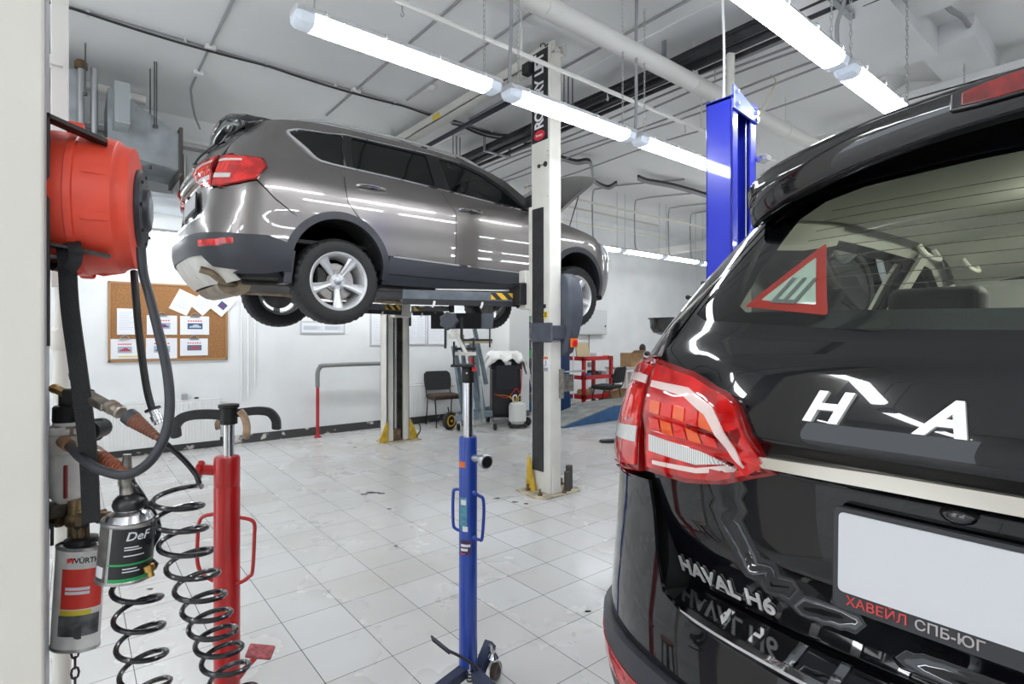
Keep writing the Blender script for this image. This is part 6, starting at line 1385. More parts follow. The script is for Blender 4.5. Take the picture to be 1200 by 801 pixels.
m = MB(); q = V((cx_, cy_, zf(503))) + RV * .05; m.cyl(q + FV * .03, q - FV * .02 + RV * .01, .021, n=16); m.cyl(cz(104, 503), cz(115, 503), .024, n=18); m.ob('gauge_cap', BKM, F)
# brass manifold beneath
BRS = mat('grimy brass', (.34, .24, .13), .42, .8, var=.5, vscale=40)
M_ = empty('air_manifold', tuple(at(80, 630, d=1.15)), 'grimy brass air manifold with valves below the water separator', 'manifold')
mf = MB(); mf.cyl(at(56, 612, d=1.17), at(128, 604, d=1.15), .010, n=12); mf.cyl(at(87, 585, d=1.16), at(87, 628, d=1.16), .012, n=12)
for u in (70, 100, 118): mf.cyl(at(u - 3, 611 - (u - 56) * .1, d=1.16), at(u + 4, 610 - (u - 56) * .1, d=1.16), .015, n=6)
mf.sphere(at(87, 609, d=1.16), .019, n=10, m=6); mf.ob('manifold_body', BRS, M_)
m = MB(); m.box(at(80, 594, d=1.18), (.075, .05, .035), rz=.2); m.ob('filter_drain_block', mat('dirty cast block', (.10, .08, .06), .7, var=.6, vscale=30), M_, bevel=.01)
m = MB(); m.lathe([(.012, 0), (.014, .004), (.014, .016), (.009, .018)], c=at(61, 612, d=1.15), axis=-RV, n=12); m.bar(at(61, 612, d=1.14), at(61, 638, d=1.14), .012, .006); m.ob('shutoff_valve', BKM, M_)
m = MB(); m.tube([at(62, 570, d=1.22), at(70, 578, d=1.22), at(64, 583, d=1.22), at(74, 588, d=1.22), at(66, 590, d=1.22)], .006, n=6); m.ob('blue_tubing', mat('blue clear tubing', (.12, .2, .38), .3), M_)
# blow guns
def gun(name, label, a, b, c, e, dd, r=.012):
    g = empty(name, tuple(at(*a, d=dd)), label, 'air gun', 'air guns on the column')
    return g
G1 = empty('grease_gun', tuple(at(90, 465, d=1.12)), 'grease gun handle with a brown ribbed grip hanging above the water separator', 'air gun')
m = MB(); A_, B_ = at(100, 462, d=1.10), at(127, 477, d=1.06); m.bar(A_, B_, .026, .016); m.ob('gun_body', mat('grimy steel', (.30, .27, .22), .35, .9, var=.5, vscale=30), G1, bevel=.004)
m = MB(); m.bar(at(62, 454, d=1.14), at(84, 464, d=1.12), .018, .010); m.sphere(at(64, 455, d=1.14), .010); m.ob('gun_trigger', mat('old brass lever', (.42, .26, .08), .4, .7, var=.5, vscale=50), G1)
m = MB(); m.bar(at(80, 463, d=1.12), at(104, 465, d=1.10), .03, .03); m.ob('gun_head', mat('black grimy casting', (.03, .028, .025), .6), G1, bevel=.006)
m = MB(); A_, B_ = at(128, 475, d=1.06), at(150, 488, d=1.04); D_ = (B_ - A_).normalized(); m.lathe([(.009, 0), (.014, .003), (.014, .014), (.010, .016), (.010, .022), (.013, .024), (.013, .034), (.010, .037)], c=A_, axis=D_, n=16); m.ob('coupler', mat('worn coupler steel', (.42, .36, .30), .35, .9, var=.4, vscale=40), G1)
A_, B_ = at(149, 486, d=1.04), at(187, 514, d=1.02); D_ = (B_ - A_).normalized(); Lg = (B_ - A_).length
m = MB(); m.lathe([(.010, 0), (.0155, .003), (.0155, .018), (.0145, .02)], c=A_, axis=D_, n=20); m.ob('grip_collar', HOSE, G1)
pr = [(.0145, .018)]
for k in range(9): t = .022 + k * (Lg - .026) / 9; r_ = .0145 - k * .0008; pr += [(r_, t), (r_ - .002, t + .003)]
pr += [(.006, Lg)]
m = MB(); m.lathe(pr, c=A_, axis=D_, n=20); m.ob('ribbed_grip', mat('brown ribbed grip', (.16, .055, .028), .5), G1)
G2 = empty('blow_gun', tuple(at(115, 535, d=1.1)), 'second gun with an orange brown ribbed grip behind the hose loop', 'air gun')
A_, B_ = at(108, 528, d=1.12), at(122, 537, d=1.11); D_ = (B_ - A_).normalized(); m = MB(); m.lathe([(.010, 0), (.015, .003), (.015, .012), (.012, .014), (.014, .02), (.014, .028)], c=A_, axis=D_, n=16); m.ob('coupler', mat('worn coupler steel', (.42, .36, .30), .35, .9, var=.4, vscale=40), G2)
A_, B_ = at(119, 535, d=1.11), at(148, 553, d=1.09); D_ = (B_ - A_).normalized(); Lg = (B_ - A_).length; pr = [(.0135, 0)]
for k in range(8): t = .004 + k * (Lg - .008) / 8; r_ = .0138 - k * .0004; pr += [(r_, t), (r_ - .002, t + .003)]
m = MB(); m.lathe(pr + [(.006, Lg)], c=A_, axis=D_, n=20); m.ob('ribbed_grip', mat('rust orange grip', (.30, .075, .03), .5), G2)
# coiled hoses
def coil(name, label, lead, axis_px, rads, turns, d0, r, tail=None, ph=0., ntu=18):
    pts = [at(u, v, d=q) for u, v, q in lead]; N = int(turns * ntu)
    for i in range(N + 1):
        t = i / N; k = t * (len(axis_px) - 1); j = min(int(k), len(axis_px) - 2); f = k - j
        u = lerp(axis_px[j][0], axis_px[j + 1][0], f); v = lerp(axis_px[j][1], axis_px[j + 1][1], f); dd = lerp(axis_px[j][2], axis_px[j + 1][2], f); R = lerp(rads[j], rads[j + 1], f)
        a = ph + 2 * PI * turns * t; c = at(u, v, d=dd)
        pts.append(c + RV * math.cos(a) * R + FV * math.sin(a) * R)
    if tail: pts += [at(u, v, d=q) for u, v, q in tail]
    m = MB(); m.tube(pts, r, n=9, sub=2); o = one(name, m, BLACKC2, pts[0], label, 'hose'); return o
BLACKC2 = mat('glossy black coil hose', (.010, .010, .012), .22, coat=.3)
coil('coiled_hose', 'long black coiled air hose falling in front of the red jack', [(187, 514, 1.02), (200, 524, 1.05), (217, 540, 1.08), (230, 556, 1.1), (233, 565, 1.1)],
     [(208, 572, 1.12), (209, 600, 1.12), (216, 635, 1.12), (226, 668, 1.12), (237, 700, 1.12), (246, 727, 1.12), (255, 752, 1.12), (264, 778, 1.12), (276, 812, 1.12), (286, 850, 1.12)], [.043, .045, .045, .044, .042, .041, .040, .040, .040, .040], 11.3, 1.12, .0052, ph=.3)
coil('coiled_hose', 'black coiled air hose hanging below the sprayer cans beside the white pipe', [(152, 560, 1.1), (163, 575, 1.1), (174, 592, 1.12), (184, 608, 1.13), (186, 625, 1.13), (178, 640, 1.12), (176, 655, 1.12), (183, 661, 1.12), (176, 668, 1.12), (158, 674, 1.12), (145, 679, 1.12)],
     [(160, 682, 1.12), (162, 718, 1.12), (165, 752, 1.12), (169, 786, 1.12), (174, 822, 1.12), (178, 860, 1.12)], [.042] * 6, 5.2, 1.12, .0052, ph=PI * .9)
br = empty('brass_nozzle', tuple(at(175, 670, d=1.1)), 'small brass nozzle hanging beside the black sprayer can', 'nozzle')
m = MB(); A_, B_ = at(173, 661, d=1.1), at(178, 676, d=1.1); D_ = (B_ - A_).normalized(); m.lathe([(.009, 0), (.011, .002), (.010, .014), (.006, .015), (.006, .026)], c=A_, axis=D_, n=12); m.ob('nozzle_tip', mat('bright brass', (.60, .36, .10), .3, .9), br)
m = MB(); m.tube([at(173, 661, d=1.1), at(172, 640, d=1.12), at(174, 615, d=1.13)], .004, n=6); m.ob('nozzle_tube', BLACKC, br)
# refillable spray cans
CAN = mat('scuffed tin', (.52, .51, .49), .3, .85, var=.3, vscale=20)
def can(name, label, ub, vb, vt, dd, w, dp, tilt, turn):
    """upright flat-oval tin, base centre at (ub, vb)"""
    base = at(ub, vb, d=dd); H = (vb - vt) / 636 * dd; r = empty(name, tuple(base), label, 'can', 'refillable sprayer cans')
    Rm = Matrix.Rotation(tilt, 3, FV) @ Matrix.Rotation(turn, 3, 'Z')
    def Q(a, z, k=1.): return base + Rm @ (RV * math.cos(a) * w / 2 * k + FV * math.sin(a) * dp / 2 * k + UP * z)
    N = 56
    def ring(z, k=1.): return [Q(2 * PI * i / N, z, k) for i in range(N)]
    m = MB(); m.loft([ring(.0, .97), ring(.001, 1.03), ring(.006, 1.03), ring(.008, 1.), ring(H - .008), ring(H - .006, 1.03), ring(H - .001, 1.03), ring(H, .98), ring(H - .004, .95), ring(H - .002, .5)]); m.ob('can_body', CAN, r)
    def lab(nm, a0, a1, z0, z1, mt, push=1.006, par=r):
        q = MB(); n = 20; A = [a0 + (a1 - a0) * i / n for i in range(n + 1)]; q.loft([[Q(a, z0 * H, push) for a in A], [Q(a, z1 * H, push) for a in A]], closed=False, cap=False); return q.ob(nm, mt, par, ang=80)
    return r, Q, lab, H, Rm, base
def cantext(r, Q, s, size, a_c, z, w, mt, push=1.014, shear=0., bold=.0004):
    vs, fs = text_mesh(s, size, 0, bold, shear); W = [Q(a_c + v.x / (w / 2), z + v.y, push) for v in vs]
    return mesh_ob('can_lettering', W, fs, mt, r, smooth=False)
dW = 1.14; w1 = .092
r, Q, lab, H, Rm, base = can('spray_can', 'worn white and red sprayer can, the left one hanging at the column foot', 88, 757, 636, dW, w1, .055, .06, .1)
a0, a1 = -PI * .86, -PI * .12
lab('white_band', -PI * 1.05, PI * .05, .03, .97, mat('can white print', (.74, .73, .70), .35, var=.15, vscale=25), 1.004)
rl = lab('red_field', -PI * .62, -PI * .02, .42, .80, mat('can red print', (.72, .05, .035), .35), 1.007)
lab('yellow_band', -PI * .62, -PI * .2, .36, .41, mat('can yellow print', (.72, .58, .04), .35), 1.007)
lab('dark_picture', -PI * .64, -PI * .05, .16, .36, mat('can grey picture', (.12, .12, .13), .35, var=.7, vscale=30), 1.007)
m = MB(); cpt = Q(-PI * .33, .2 * H, 1.02); m.cyl(cpt, Q(-PI * .33, .2 * H, 1.01), .014, n=24); m.ob('wheel_picture', mat('can dark wheel print', (.03, .03, .03), .4), r)
cantext(r, Q, 'WÜRTH', .015, -PI * .32, H * .88, w1, BLACKC); 
for k, (zz_, s_) in enumerate(((.60, .009), (.56, .009))):
    q = MB(); A = [-PI * .56 + i * .04 for i in range(26)]; q.loft([[Q(a, zz_ * H, 1.012) for a in A], [Q(a, zz_ * H + s_ * .7, 1.012) for a in A]], closed=False, cap=False); q.ob('print_line', PAPER, r, ang=80)
q = MB(); c = Q(-PI * .48, H * .885, 1.014)
q.box(c, (.004, .004, .010)); q.box(Q(-PI * .53, H * .885, 1.014), (.006, .004, .008)); q.ob('red_emblem', mat('emblem red', (.7, .03, .03), .4), r)
m = MB(); t = base + Rm @ (UP * H); m.lathe([(.028, 0), (.030, .004), (.029, .012), (.014, .016), (.014, .04)], c=t, n=24); m.ob('screw_cap', BKM, r)
m = MB(); m.lathe([(.012, .0), (.016, .003), (.016, .02), (.012, .03), (.012, .055)], c=t + V((0, 0, .012)), n=6); m.ob('valve_stem', BRS, r)
m = MB(); chain_mb(m, at(88, 758, d=dW), at(88, 830, d=dW), link=.026, r=.0022, w=.013); tag(one('chain', m, mat('rusty chain', (.10, .08, .07), .5, .7), at(88, 758, d=dW), 'thin rusty chain dangling under the white and red can', 'chain'))
dD = 1.10; w2 = .094
r, Q, lab, H, Rm, base = can('spray_can', 'black and green sprayer can with a grimy spray head, the right one of two', 145, 676, 606, dD, w2, .085, .10, .5)
lab('black_field', -PI * .66, PI * .0, .03, .93, mat('can black print', (.015, .015, .017), .3), 1.006)
lab('left_panel', -PI * 1.02, -PI * .70, .03, .93, mat('can smoke print', (.14, .13, .12), .3, var=.5, vscale=30), 1.006)
lab('green_band', -PI * .66, PI * 0, .0 + .05, .12, mat('can green print', (.02, .32, .09), .35), 1.009); lab('green_line', -PI * .68, PI * 0, .33, .36, mat('can green print', (.02, .32, .09), .35), 1.009)
lab('foot_label', -PI * .9, -PI * .74, .12, .30, PAPER, 1.009)
cantext(r, Q, 'DeF', .024, -PI * .36, H * .80, w2, PAPER, 1.02, shear=.2)
for k, z_ in enumerate((.62, .58, .48, .27, .22)):
    q = MB(); A = [-PI * .5 + i * .03 for i in range(18 + 4 * (k % 3))]; q.loft([[Q(a, z_ * H, 1.014) for a in A], [Q(a, z_ * H + .0022, 1.014) for a in A]], closed=False, cap=False); q.ob('print_line', PAPER, r, ang=80)
m = MB(); t = base + Rm @ (UP * H); m.lathe([(.043, -.002), (.036, .012), (.026, .018), (.024, .022)], c=t, n=32); m.ob('can_shoulder', STEELM, r)
m = MB(); m.sphere(t + V((0, 0, .03)), .030, sc=(1, 1, .8)); m.ob('grimy_boot', mat('oily boot', (.02, .02, .022), .3, coat=.4, var=.5), r)
m = MB(); m.cyl(t + V((0, 0, .03)), at(148, 556, d=dD), .017, .013, n=14); m.cyl(at(148, 558, d=dD), at(149, 532, d=dD), .011, .007, n=12); m.box(at(143, 562, d=dD), (.014, .016, .02)); m.ob('spray_head', mat('grimy silver head', (.34, .32, .28), .35, .8, var=.6, vscale=40), r)
m = MB(); m.tube([t + V((0, 0, .02)) + RV * .0, t + RV * .035 + V((0, 0, .03)), t + RV * .055 + V((0, 0, .02))], .005, n=6); m.ob('side_lever', BKM, r)
m = MB(); q = at(200, 812, d=1.5); zs_ = .375; m.lathe([(.001, 0), (.085, 0), (.09, .006), (.09, .02), (.085, .026), (.001, .026)], c=(q.x, q.y, zs_), n=40)
stl = empty('stool', (q.x, q.y, 0), 'round brown wooden stool top just showing at the bottom edge', 'stool'); m.ob('seat', mat('orange brown wood', (.34, .15, .035), .4, coat=.3, var=.3, vscale=10), stl, bevel=.003)
for k in range(4): a = k * PI / 2 + .4; m = MB(); m.cyl((q.x + .06 * math.cos(a), q.y + .06 * math.sin(a), zs_), (q.x + .085 * math.cos(a), q.y + .085 * math.sin(a), 0), .012, n=10); m.ob('leg', mat('stool leg steel', (.1, .1, .1), .4, .6), stl)
# standpipe chain beside the strap
m = MB(); chain_mb(m, at(84, 408, d=1.3), at(86, 470, d=1.3), link=.03, r=.002, w=.012); one('chain', m, mat('rusty chain', (.10, .08, .07), .5, .7), at(84, 408, d=1.3), 'short chain hanging between the white pipe and the strap', 'chain')

# ---------------------------------------------------------------- things along the walls
FAB = mat('charcoal chair cloth', (.018, .02, .022), .85, bump=.3, bscale=300); BRN = mat('brown seat cloth', (.055, .032, .018), .9, bump=.3, bscale=200, var=.3); TUB = mat('black chair tube', (.01, .01, .012), .35)
def chair(name, loc, rz, label, seatm):
    r = empty(name, loc, label, 'chair', rz=rz)   # faces local -y
    def T(nm, pts, r_=.011): m = MB(); m.tube(pts, r_, n=8, sub=3); return m.ob(nm, TUB, r, world=False)
    for s in (-1, 1):
        T('leg', [(s * .22, .20, 0), (s * .21, .17, .25), (s * .21, .14, .43)]); T('leg', [(s * .22, -.24, 0), (s * .215, -.2, .3), (s * .21, -.16, .43)])
        T('frame_side', [(s * .21, -.2, .43), (s * .21, .15, .43), (s * .205, .24, .60), (s * .20, .27, .80)])
        m = MB(); m.cyl((s * .22, .20, 0), (s * .22, .20, .02), .016, n=8); m.cyl((s * .22, -.24, 0), (s * .22, -.24, .02), .016, n=8); m.ob('foot', TUB, r, world=False)
    m = MB(); m.box((0, -.02, .46), (.47, .43, .07)); m.ob('seat', seatm, r, world=False, bevel=.03, seg=3)
    rr = []; 
    for z, hw, yo in ((.54, .19, .215), (.58, .225, .225), (.70, .235, .25), (.80, .225, .275), (.84, .18, .285)):
        rr.append([V((-hw, yo - .03, z)), V((-hw * .5, yo - .01, z)), V((hw * .5, yo - .01, z)), V((hw, yo - .03, z)), V((hw, yo + .01, z)), V((hw * .5, yo + .03, z)), V((-hw * .5, yo + .03, z)), V((-hw, yo + .01, z))])
    m = MB(); m.loft(rr); m.ob('backrest', FAB, r, world=False, bevel=.012)
    return r
chair('office_chair', (4.60, 7.42, 0), -.15, 'black visitor chair with a brown seat against the left wall', BRN)
# folded coat / trolley wheel under the chair
o = at(522, 487, d=8.3); w = empty('wheel_trolley', (o.x, o.y - .12, 0), 'small trolley wheel with a yellow hub under the black visitor chair', 'wheel')
c = V((o.x, o.y - .12, .135)); A_ = V((.25, -1, 0)).normalized()
m = MB(); m.lathe([(.08, -.035), (.12, -.035), (.135, -.02), (.135, .02), (.12, .035), (.08, .035)], c=c, axis=A_, n=32); m.ob('tyre', BLACKC, w)
m = MB(); m.lathe([(.001, -.03), (.09, -.03), (.09, .04), (.07, .042), (.065, .03), (.02, .03), (.02, .05), (.001, .05)], c=c, axis=A_, n=24); m.ob('yellow_hub', mat('hub yellow', (.75, .42, .02), .5), w)
m = MB()
for k in range(5): a = k * 2 * PI / 5; x_, y_, _ = frame_axes(A_); q = c + A_ * .034 + (x_ * math.cos(a) + y_ * math.sin(a)) * .045; m.cyl(q - A_ * .003, q + A_ * .003, .012, n=8)
m.ob('hub_holes', BLACKC, w); m = MB(); m.tube([c + V((0, .05, 0)), c + V((.02, .06, .12)), c + V((.0, .05, .2))], .01, n=6); m.ob('bracket', BKM, w)
# folded engine crane
GB = mat('blue grey crane paint', (.19, .24, .28), .4, .3, var=.25, vscale=8)
cr = empty('engine_crane', (5.0, 7.15, 0), 'folded blue grey workshop crane standing between the chair and the black machine', 'crane')
def bars(nm, pts, w_, par=cr, mt=GB): m = MB(); [m.bar(a, b, w_, w_) for a, b in pts]; return m.ob(nm, mt, par, bevel=.004)
def cc(u, v, dd=8.7): return at(u, v, d=dd - .35)
bars('upright', [(cc(532, 405, 8.75), cc(545, 490, 8.75))], .07); bars('mast', [(cc(553, 396), cc(566, 488))], .08); bars('boom', [(cc(548, 404, 8.6), cc(560, 478, 8.6))], .06); bars('mast', [(cc(541, 392), cc(549, 492, 8.75))], .055)
bars('ladder_rail', [(cc(556, 385, 8.5), cc(570, 450, 8.5))], .05); bars('folded_leg', [(cc(533, 490, 8.45), cc(577, 484, 8.45))], .08); bars('folded_leg', [(cc(537, 484, 8.8), cc(574, 478, 8.8))], .06); bars('prop_leg', [(cc(562, 440, 8.4), cc(566, 494, 8.3))], .035, mt=GALV)
for u, v in ((579, 489), (536, 490)): q = cc(u, v, 8.5); m = MB(); m.cyl((q.x, q.y, .05), (q.x + .03, q.y - .01, .05), .05, n=18); m.ob('caster', BLACKC, cr)
m = MB(); m.cyl(cc(546, 408, 8.5), cc(551, 440, 8.5), .035, n=12); m.ob('hydraulic_ram', STEELM, cr); m = MB(); m.box(cc(553, 424, 8.45), (.03, .02, .16)); m.ob('red_tag', mat('knob red', (.7, .03, .03), .4), cr)
# air conditioning service machine under a sheet
AC = empty('service_machine', (5.48, 6.95, 0), 'black air conditioning service machine on wheels under a thrown plastic sheet', 'machine')
rzm = -.55; Rm_ = Matrix.Rotation(rzm, 3, 'Z')
def Lm(x, y, z): return V((5.48, 6.95, 0)) + Rm_ @ V((x, y, z))
BPL = mat('black machine plastic', (.014, .014, .016), .35)
m = MB(); m.loft([[Lm(x * k, y * k, z) for x, y in ((-.23, -.22), (.23, -.22), (.23, .24), (-.23, .24))] for z, k in ((.12, .95), (.2, 1), (.88, 1.0))]); m.ob('cabinet', BPL, AC, bevel=.02)
m = MB(); m.loft([[Lm(x, y + yo, z) for x, y in ((-.25, -.22), (.25, -.22), (.25, .24), (-.25, .24))] for z, yo in ((.88, 0), (.95, .01), (1.10, .08))]); m.ob('control_hood', BPL, AC, bevel=.02)
m = MB(); m.box(Lm(.02, -.235, .98), (.10, .01, .05), rz=rzm); m.ob('badge', PAPER, AC); m = MB(); m.box(Lm(-.08, -.23, .62), (.13, .015, .08), rz=rzm); m.ob('oil_bottle_label', PAPER, AC, bevel=.006)
m = MB(); m.box(Lm(0, -.232, .76), (.34, .012, .38), rz=rzm); m.ob('front_door', mat('machine door', (.025, .025, .03), .3), AC, bevel=.01)
for x, y in ((.27, .1), (-.27, .1)): m = MB(); m.lathe([(.001, -.03), (.08, -.03), (.09, -.015), (.09, .015), (.08, .03), (.001, .03)], c=Lm(x, y, .09), axis=Rm_ @ V((1, 0, 0)), n=28); m.ob('wheel', BLACKC, AC)
m = MB(); m.bar(Lm(-.24, -.35, .09), Lm(.24, -.35, .09), .05, .03); m.bar(Lm(-.22, -.35, .09), Lm(-.22, .1, .1), .04, .03); m.bar(Lm(.22, -.35, .09), Lm(.22, .1, .1), .04, .03); m.ob('chassis', mat('chassis grey', (.2, .2, .21), .4, .4), AC)
for mt, pts in ((mat('red hose', (.55, .02, .03), .4), [(-.2, -.24, .5), (0, -.28, .44), (.15, -.26, .58), (.22, -.24, .52), (.25, -.2, .98)]), (mat('orange hose', (.65, .22, .03), .4), [(-.18, -.24, .48), (0, -.30, .47), (.1, -.27, .40), (.16, -.26, .44)]), (mat('yellow hose', (.65, .55, .05), .4), [(.05, -.27, .46), (.12, -.3, .38), (.2, -.26, .48)])):
    m = MB(); m.tube([Lm(*p) for p in pts], .008, n=6, sub=5); m.ob('service_hose', mt, AC)
# crumpled plastic sheet
vs = []; fs = []; NX, NY = 22, 14; rnd = random.Random(5)
for j in range(NY):
    for i in range(NX):
        x = -.50 + .92 * i / (NX - 1); y = -.30 + .62 * j / (NY - 1); z = 1.145 + .04 * (y + .1) - max(0, -.17 - y) * .9 * (1 + .4 * math.sin(i * 1.3))
        ex = max(0, abs(x) - .25); z -= min(.42, ex * (1.9 if x > 0 else 1.5)) * (1 + .25 * math.sin(j * 1.7)); xx = x if ex == 0 else math.copysign(.25 + ex * .8, x)
        vs.append(Lm(xx + rnd.uniform(-.012, .012), y + rnd.uniform(-.012, .012) + (.0 if ex == 0 else .05 * math.sin(j)), z + rnd.uniform(-.01, .012)))
for j in range(NY - 1):
    for i in range(NX - 1): a = j * NX + i; fs.append((a, a + 1, a + NX + 1, a + NX))
o_ = mesh_ob('plastic_sheet', vs, fs, mat('milky plastic sheet', (.74, .73, .70), .4), None, base=Lm(0, 0, 1.14)); sol = o_.modifiers.new('t', 'SOLIDIFY'); sol.thickness = .002; tag(o_, 'crumpled milky plastic sheet thrown over the black service machine', 'sheet')
# gas cylinder
q = Lm(.14, -.46, 0); gc = empty('gas_cylinder', tuple(q), 'white refrigerant gas cylinder standing in front of the black service machine', 'gas cylinder')
m = MB(); m.lathe([(.10, .0), (.105, .02), (.13, .04), (.135, .07), (.135, .27), (.12, .31), (.06, .335), (.03, .34), (.001, .34)], c=q + V((0, 0, .06)), n=32); m.ob('tank', mat('cylinder white', (.72, .72, .68), .35), gc)
m = MB(); m.lathe([(.02, 0), (.02, .06)], c=q + V((0, 0, .39)), n=12); m.cyl(q + V((-.03, 0, .44)), q + V((.03, 0, .44)), .012, n=8); m.ob('valve', mat('bright brass', (.60, .36, .10), .3, .9), gc)
m = MB(); m.tube([q + V((-.08, 0, .37)), q + V((-.085, 0, .48)), q + V((-.03, 0, .50)), q + V((-.02, .0, .46))], .012, n=6); m.tube([q + V((.08, 0, .37)), q + V((.085, 0, .48)), q + V((.04, .0, .50))], .012, n=6); m.ob('collar_handle', mat('cylinder white', (.72, .72, .68), .35), gc)
m = MB(); m.lathe([(.15, 0), (.15, .03), (.001, .03)], c=q + V((0, 0, .03)), n=24); m.cyl(q + V((.19, 0, .07)), q + V((.21, .02, .07)), .07, n=20); m.cyl(q + V((-.12, 0, .0)), q + V((-.12, 0, .04)), .02, n=8); m.cyl(q + V((.1, -.08, .0)), q + V((.1, -.08, .04)), .02, n=8); m.ob('cylinder_trolley', BLACKC, gc)
# shelf rack glimpsed between pilaster and lift column
rk = empty('shelf_rack', (7.15, 8.35, 0), 'grey shelf rack full of bottles and boxes in the recess behind the banner column', 'rack')
for x in (6.95, 7.46):
    for y in (8.15, 8.6): m = MB(); m.bb((x, y, 0), (x + .04, y + .04, 2.1)); m.ob('upright', GREYC, rk)
rnd = random.Random(11); cols = [('rack green', (.05, .35, .12)), ('rack red', (.5, .03, .04)), ('rack black', (.02, .02, .02)), ('rack white', (.6, .6, .6)), ('rack blue', (.05, .12, .4)), ('rack grey', (.25, .25, .27))]
for k in range(6):
    z = .25 + k * .36; m = MB(); m.bb((6.95, 8.15, z), (7.5, 8.64, z + .02)); m.ob('shelf', GREYC, rk)
    x = 7.02
    i = 0
    while x < 7.4:
        w_ = rnd.uniform(.09, .2); h_ = rnd.uniform(.12, .28); nm, c_ = rnd.choice(cols); m = MB()
        if rnd.random() < .5: m.lathe([(w_ * .35, 0), (w_ * .36, .01), (w_ * .36, h_ * .7), (w_ * .14, h_ * .85), (w_ * .14, h_)], c=(x + w_ / 2, 8.3, z + .02), n=14); kind = 'bottle'
        else: m.bb((x, 8.2, z + .02), (x + w_ * .9, 8.45, z + .02 + h_)); kind = 'box'
        shelfn = ('bottom', 'second', 'third', 'fourth', 'fifth', 'top')[k]
        one('storage_' + kind, m, mat(nm, c_, .45), (x + w_ / 2, 8.3, z + .02), '%s %s on the %s shelf of the grey rack' % (nm.split()[1], kind, shelfn), kind, 'bottles and boxes on the grey rack', bevel=0); x += w_ + .03; i += 1
m = MB(); m.tube([at(628, 372, d=9.8), at(626, 400, d=9.8), at(623, 425, d=9.8), at(627, 445, d=9.8), at(632, 452, d=9.8)], .012, n=6); one('hanging_hose', m, BLACKC, at(628, 372, d=9.8), 'thin black hose hanging between the pilaster and the banner column', 'hose')
# blue scissor lift platform
BLU = mat('workshop blue paint', (.015, .10, .26), .35, coat=.2, var=.2); TRD = mat('grey tread plate', (.27, .28, .27), .55, .3, var=.35, vscale=6, bump=.4, bscale=60)
sl = empty('platform_lift', (7.5, 6.3, 0), 'low blue platform lift with grey tread ramps behind the black car tail light', 'lift')
m = MB(); m.loft([[V((x, y, z)) for y, z in ((5.98, .0), (6.6, .0), (6.6, zt), (5.98, zt))] for x, zt in ((5.85, .015), (7.0, .24), (11.2, .26))]); m.ob('platform_beam', BLU, sl)
m = MB(); m.loft([[V((x, y, z)) for y, z in ((5.97, zt), (6.61, zt), (6.61, zt + .02), (5.97, zt + .02))] for x, zt in ((5.83, .015), (7.0, .24), (11.2, .26))]); m.ob('tread_plate', TRD, sl)
m = MB(); m.loft([[V((x, y, z)) for y, z in ((7.25, .0), (7.85, .0), (7.85, zt), (7.25, zt))] for x, zt in ((6.6, .05), (7.0, .30), (7.3, .30))]); m.ob('control_end', BLU, sl, bevel=.01)
m = MB(); m.bb((6.96, 7.10, 0), (7.12, 7.26, 1.55)); m.ob('control_post', mat('navy post', (.012, .04, .12), .35), sl, bevel=.01)
m = MB(); m.bb((7.3, 7.0, 1.2), (7.32, 7.02, 1.24)); 
m = MB(); q = at(672, 470, d=10.3); m.cyl((q.x, q.y, 0), (q.x, q.y, 1.35), .012, n=8); m.cyl((q.x, q.y, 0), (q.x, q.y, .02), .08, n=16); one('thin_post', m, WHITEP, (q.x, q.y, 0), 'thin white post left of the red tool trolley', 'post')
# red tool trolley
RT = mat('tool trolley red', (.50, .015, .02), .35, coat=.2); q0 = at(690, 475, d=11.0); tx, ty = q0.x, q0.y
tr = empty('tool_trolley', (tx, ty, 0), 'red open tool trolley with shelves near the back wall', 'trolley')
for x in (-.40, .40):
    for y in (-.24, .24): m = MB(); m.bb((tx + x - .03, ty + y - .03, .1), (tx + x + .03, ty + y + .03, .98)); m.ob('corner_post', RT, tr)
for z in (.18, .56, .93): m = MB(); m.bb((tx - .42, ty - .26, z), (tx + .42, ty + .26, z + .02)); m.bb((tx - .42, ty - .27, z), (tx + .42, ty - .255, z + .08)); m.bb((tx - .43, ty - .26, z), (tx - .415, ty + .26, z + .08)); m.ob('tray', RT, tr)
for x in (-.38, .38):
    for y in (-.22, .22): m = MB(); m.cyl((tx + x - .02, ty + y, .05), (tx + x + .02, ty + y, .05), .05, n=16); m.ob('caster', BLACKC, tr)
m = MB(); m.loft([[V((tx - .38, ty + y, z)) for y, z in ((-.05, .96), (.0, 1.28), (.03, 1.28), (-.02, .96))], [V((tx - .02, ty + y, z)) for y, z in ((-.05, .96), (.0, 1.28), (.03, 1.28), (-.02, .96))]]); lp = one('clip_case', m, mat('beige case lining', (.50, .42, .26), .6), (tx - .2, ty, .96), 'open beige lined case lid standing on the red tool trolley', 'case')
its = ((-.25, -.1, .20, 'tan parcel', (.4, .26, .12), .22, .16), (.1, -.1, .20, 'white bag', (.6, .6, .62), .28, .18), (-.2, -.12, .58, 'blue tin', (.05, .12, .3), .12, .1), (.02, -.12, .58, 'black tool roll', (.02, .02, .02), .25, .08), (.25, -.1, .58, 'grey tool set', (.3, .3, .3), .14, .12), (.12, -.1, .95, 'white tissue box', (.65, .66, .7), .2, .12), (.3, -.18, .95, 'orange beacon', (.8, .25, .03), .07, .07))
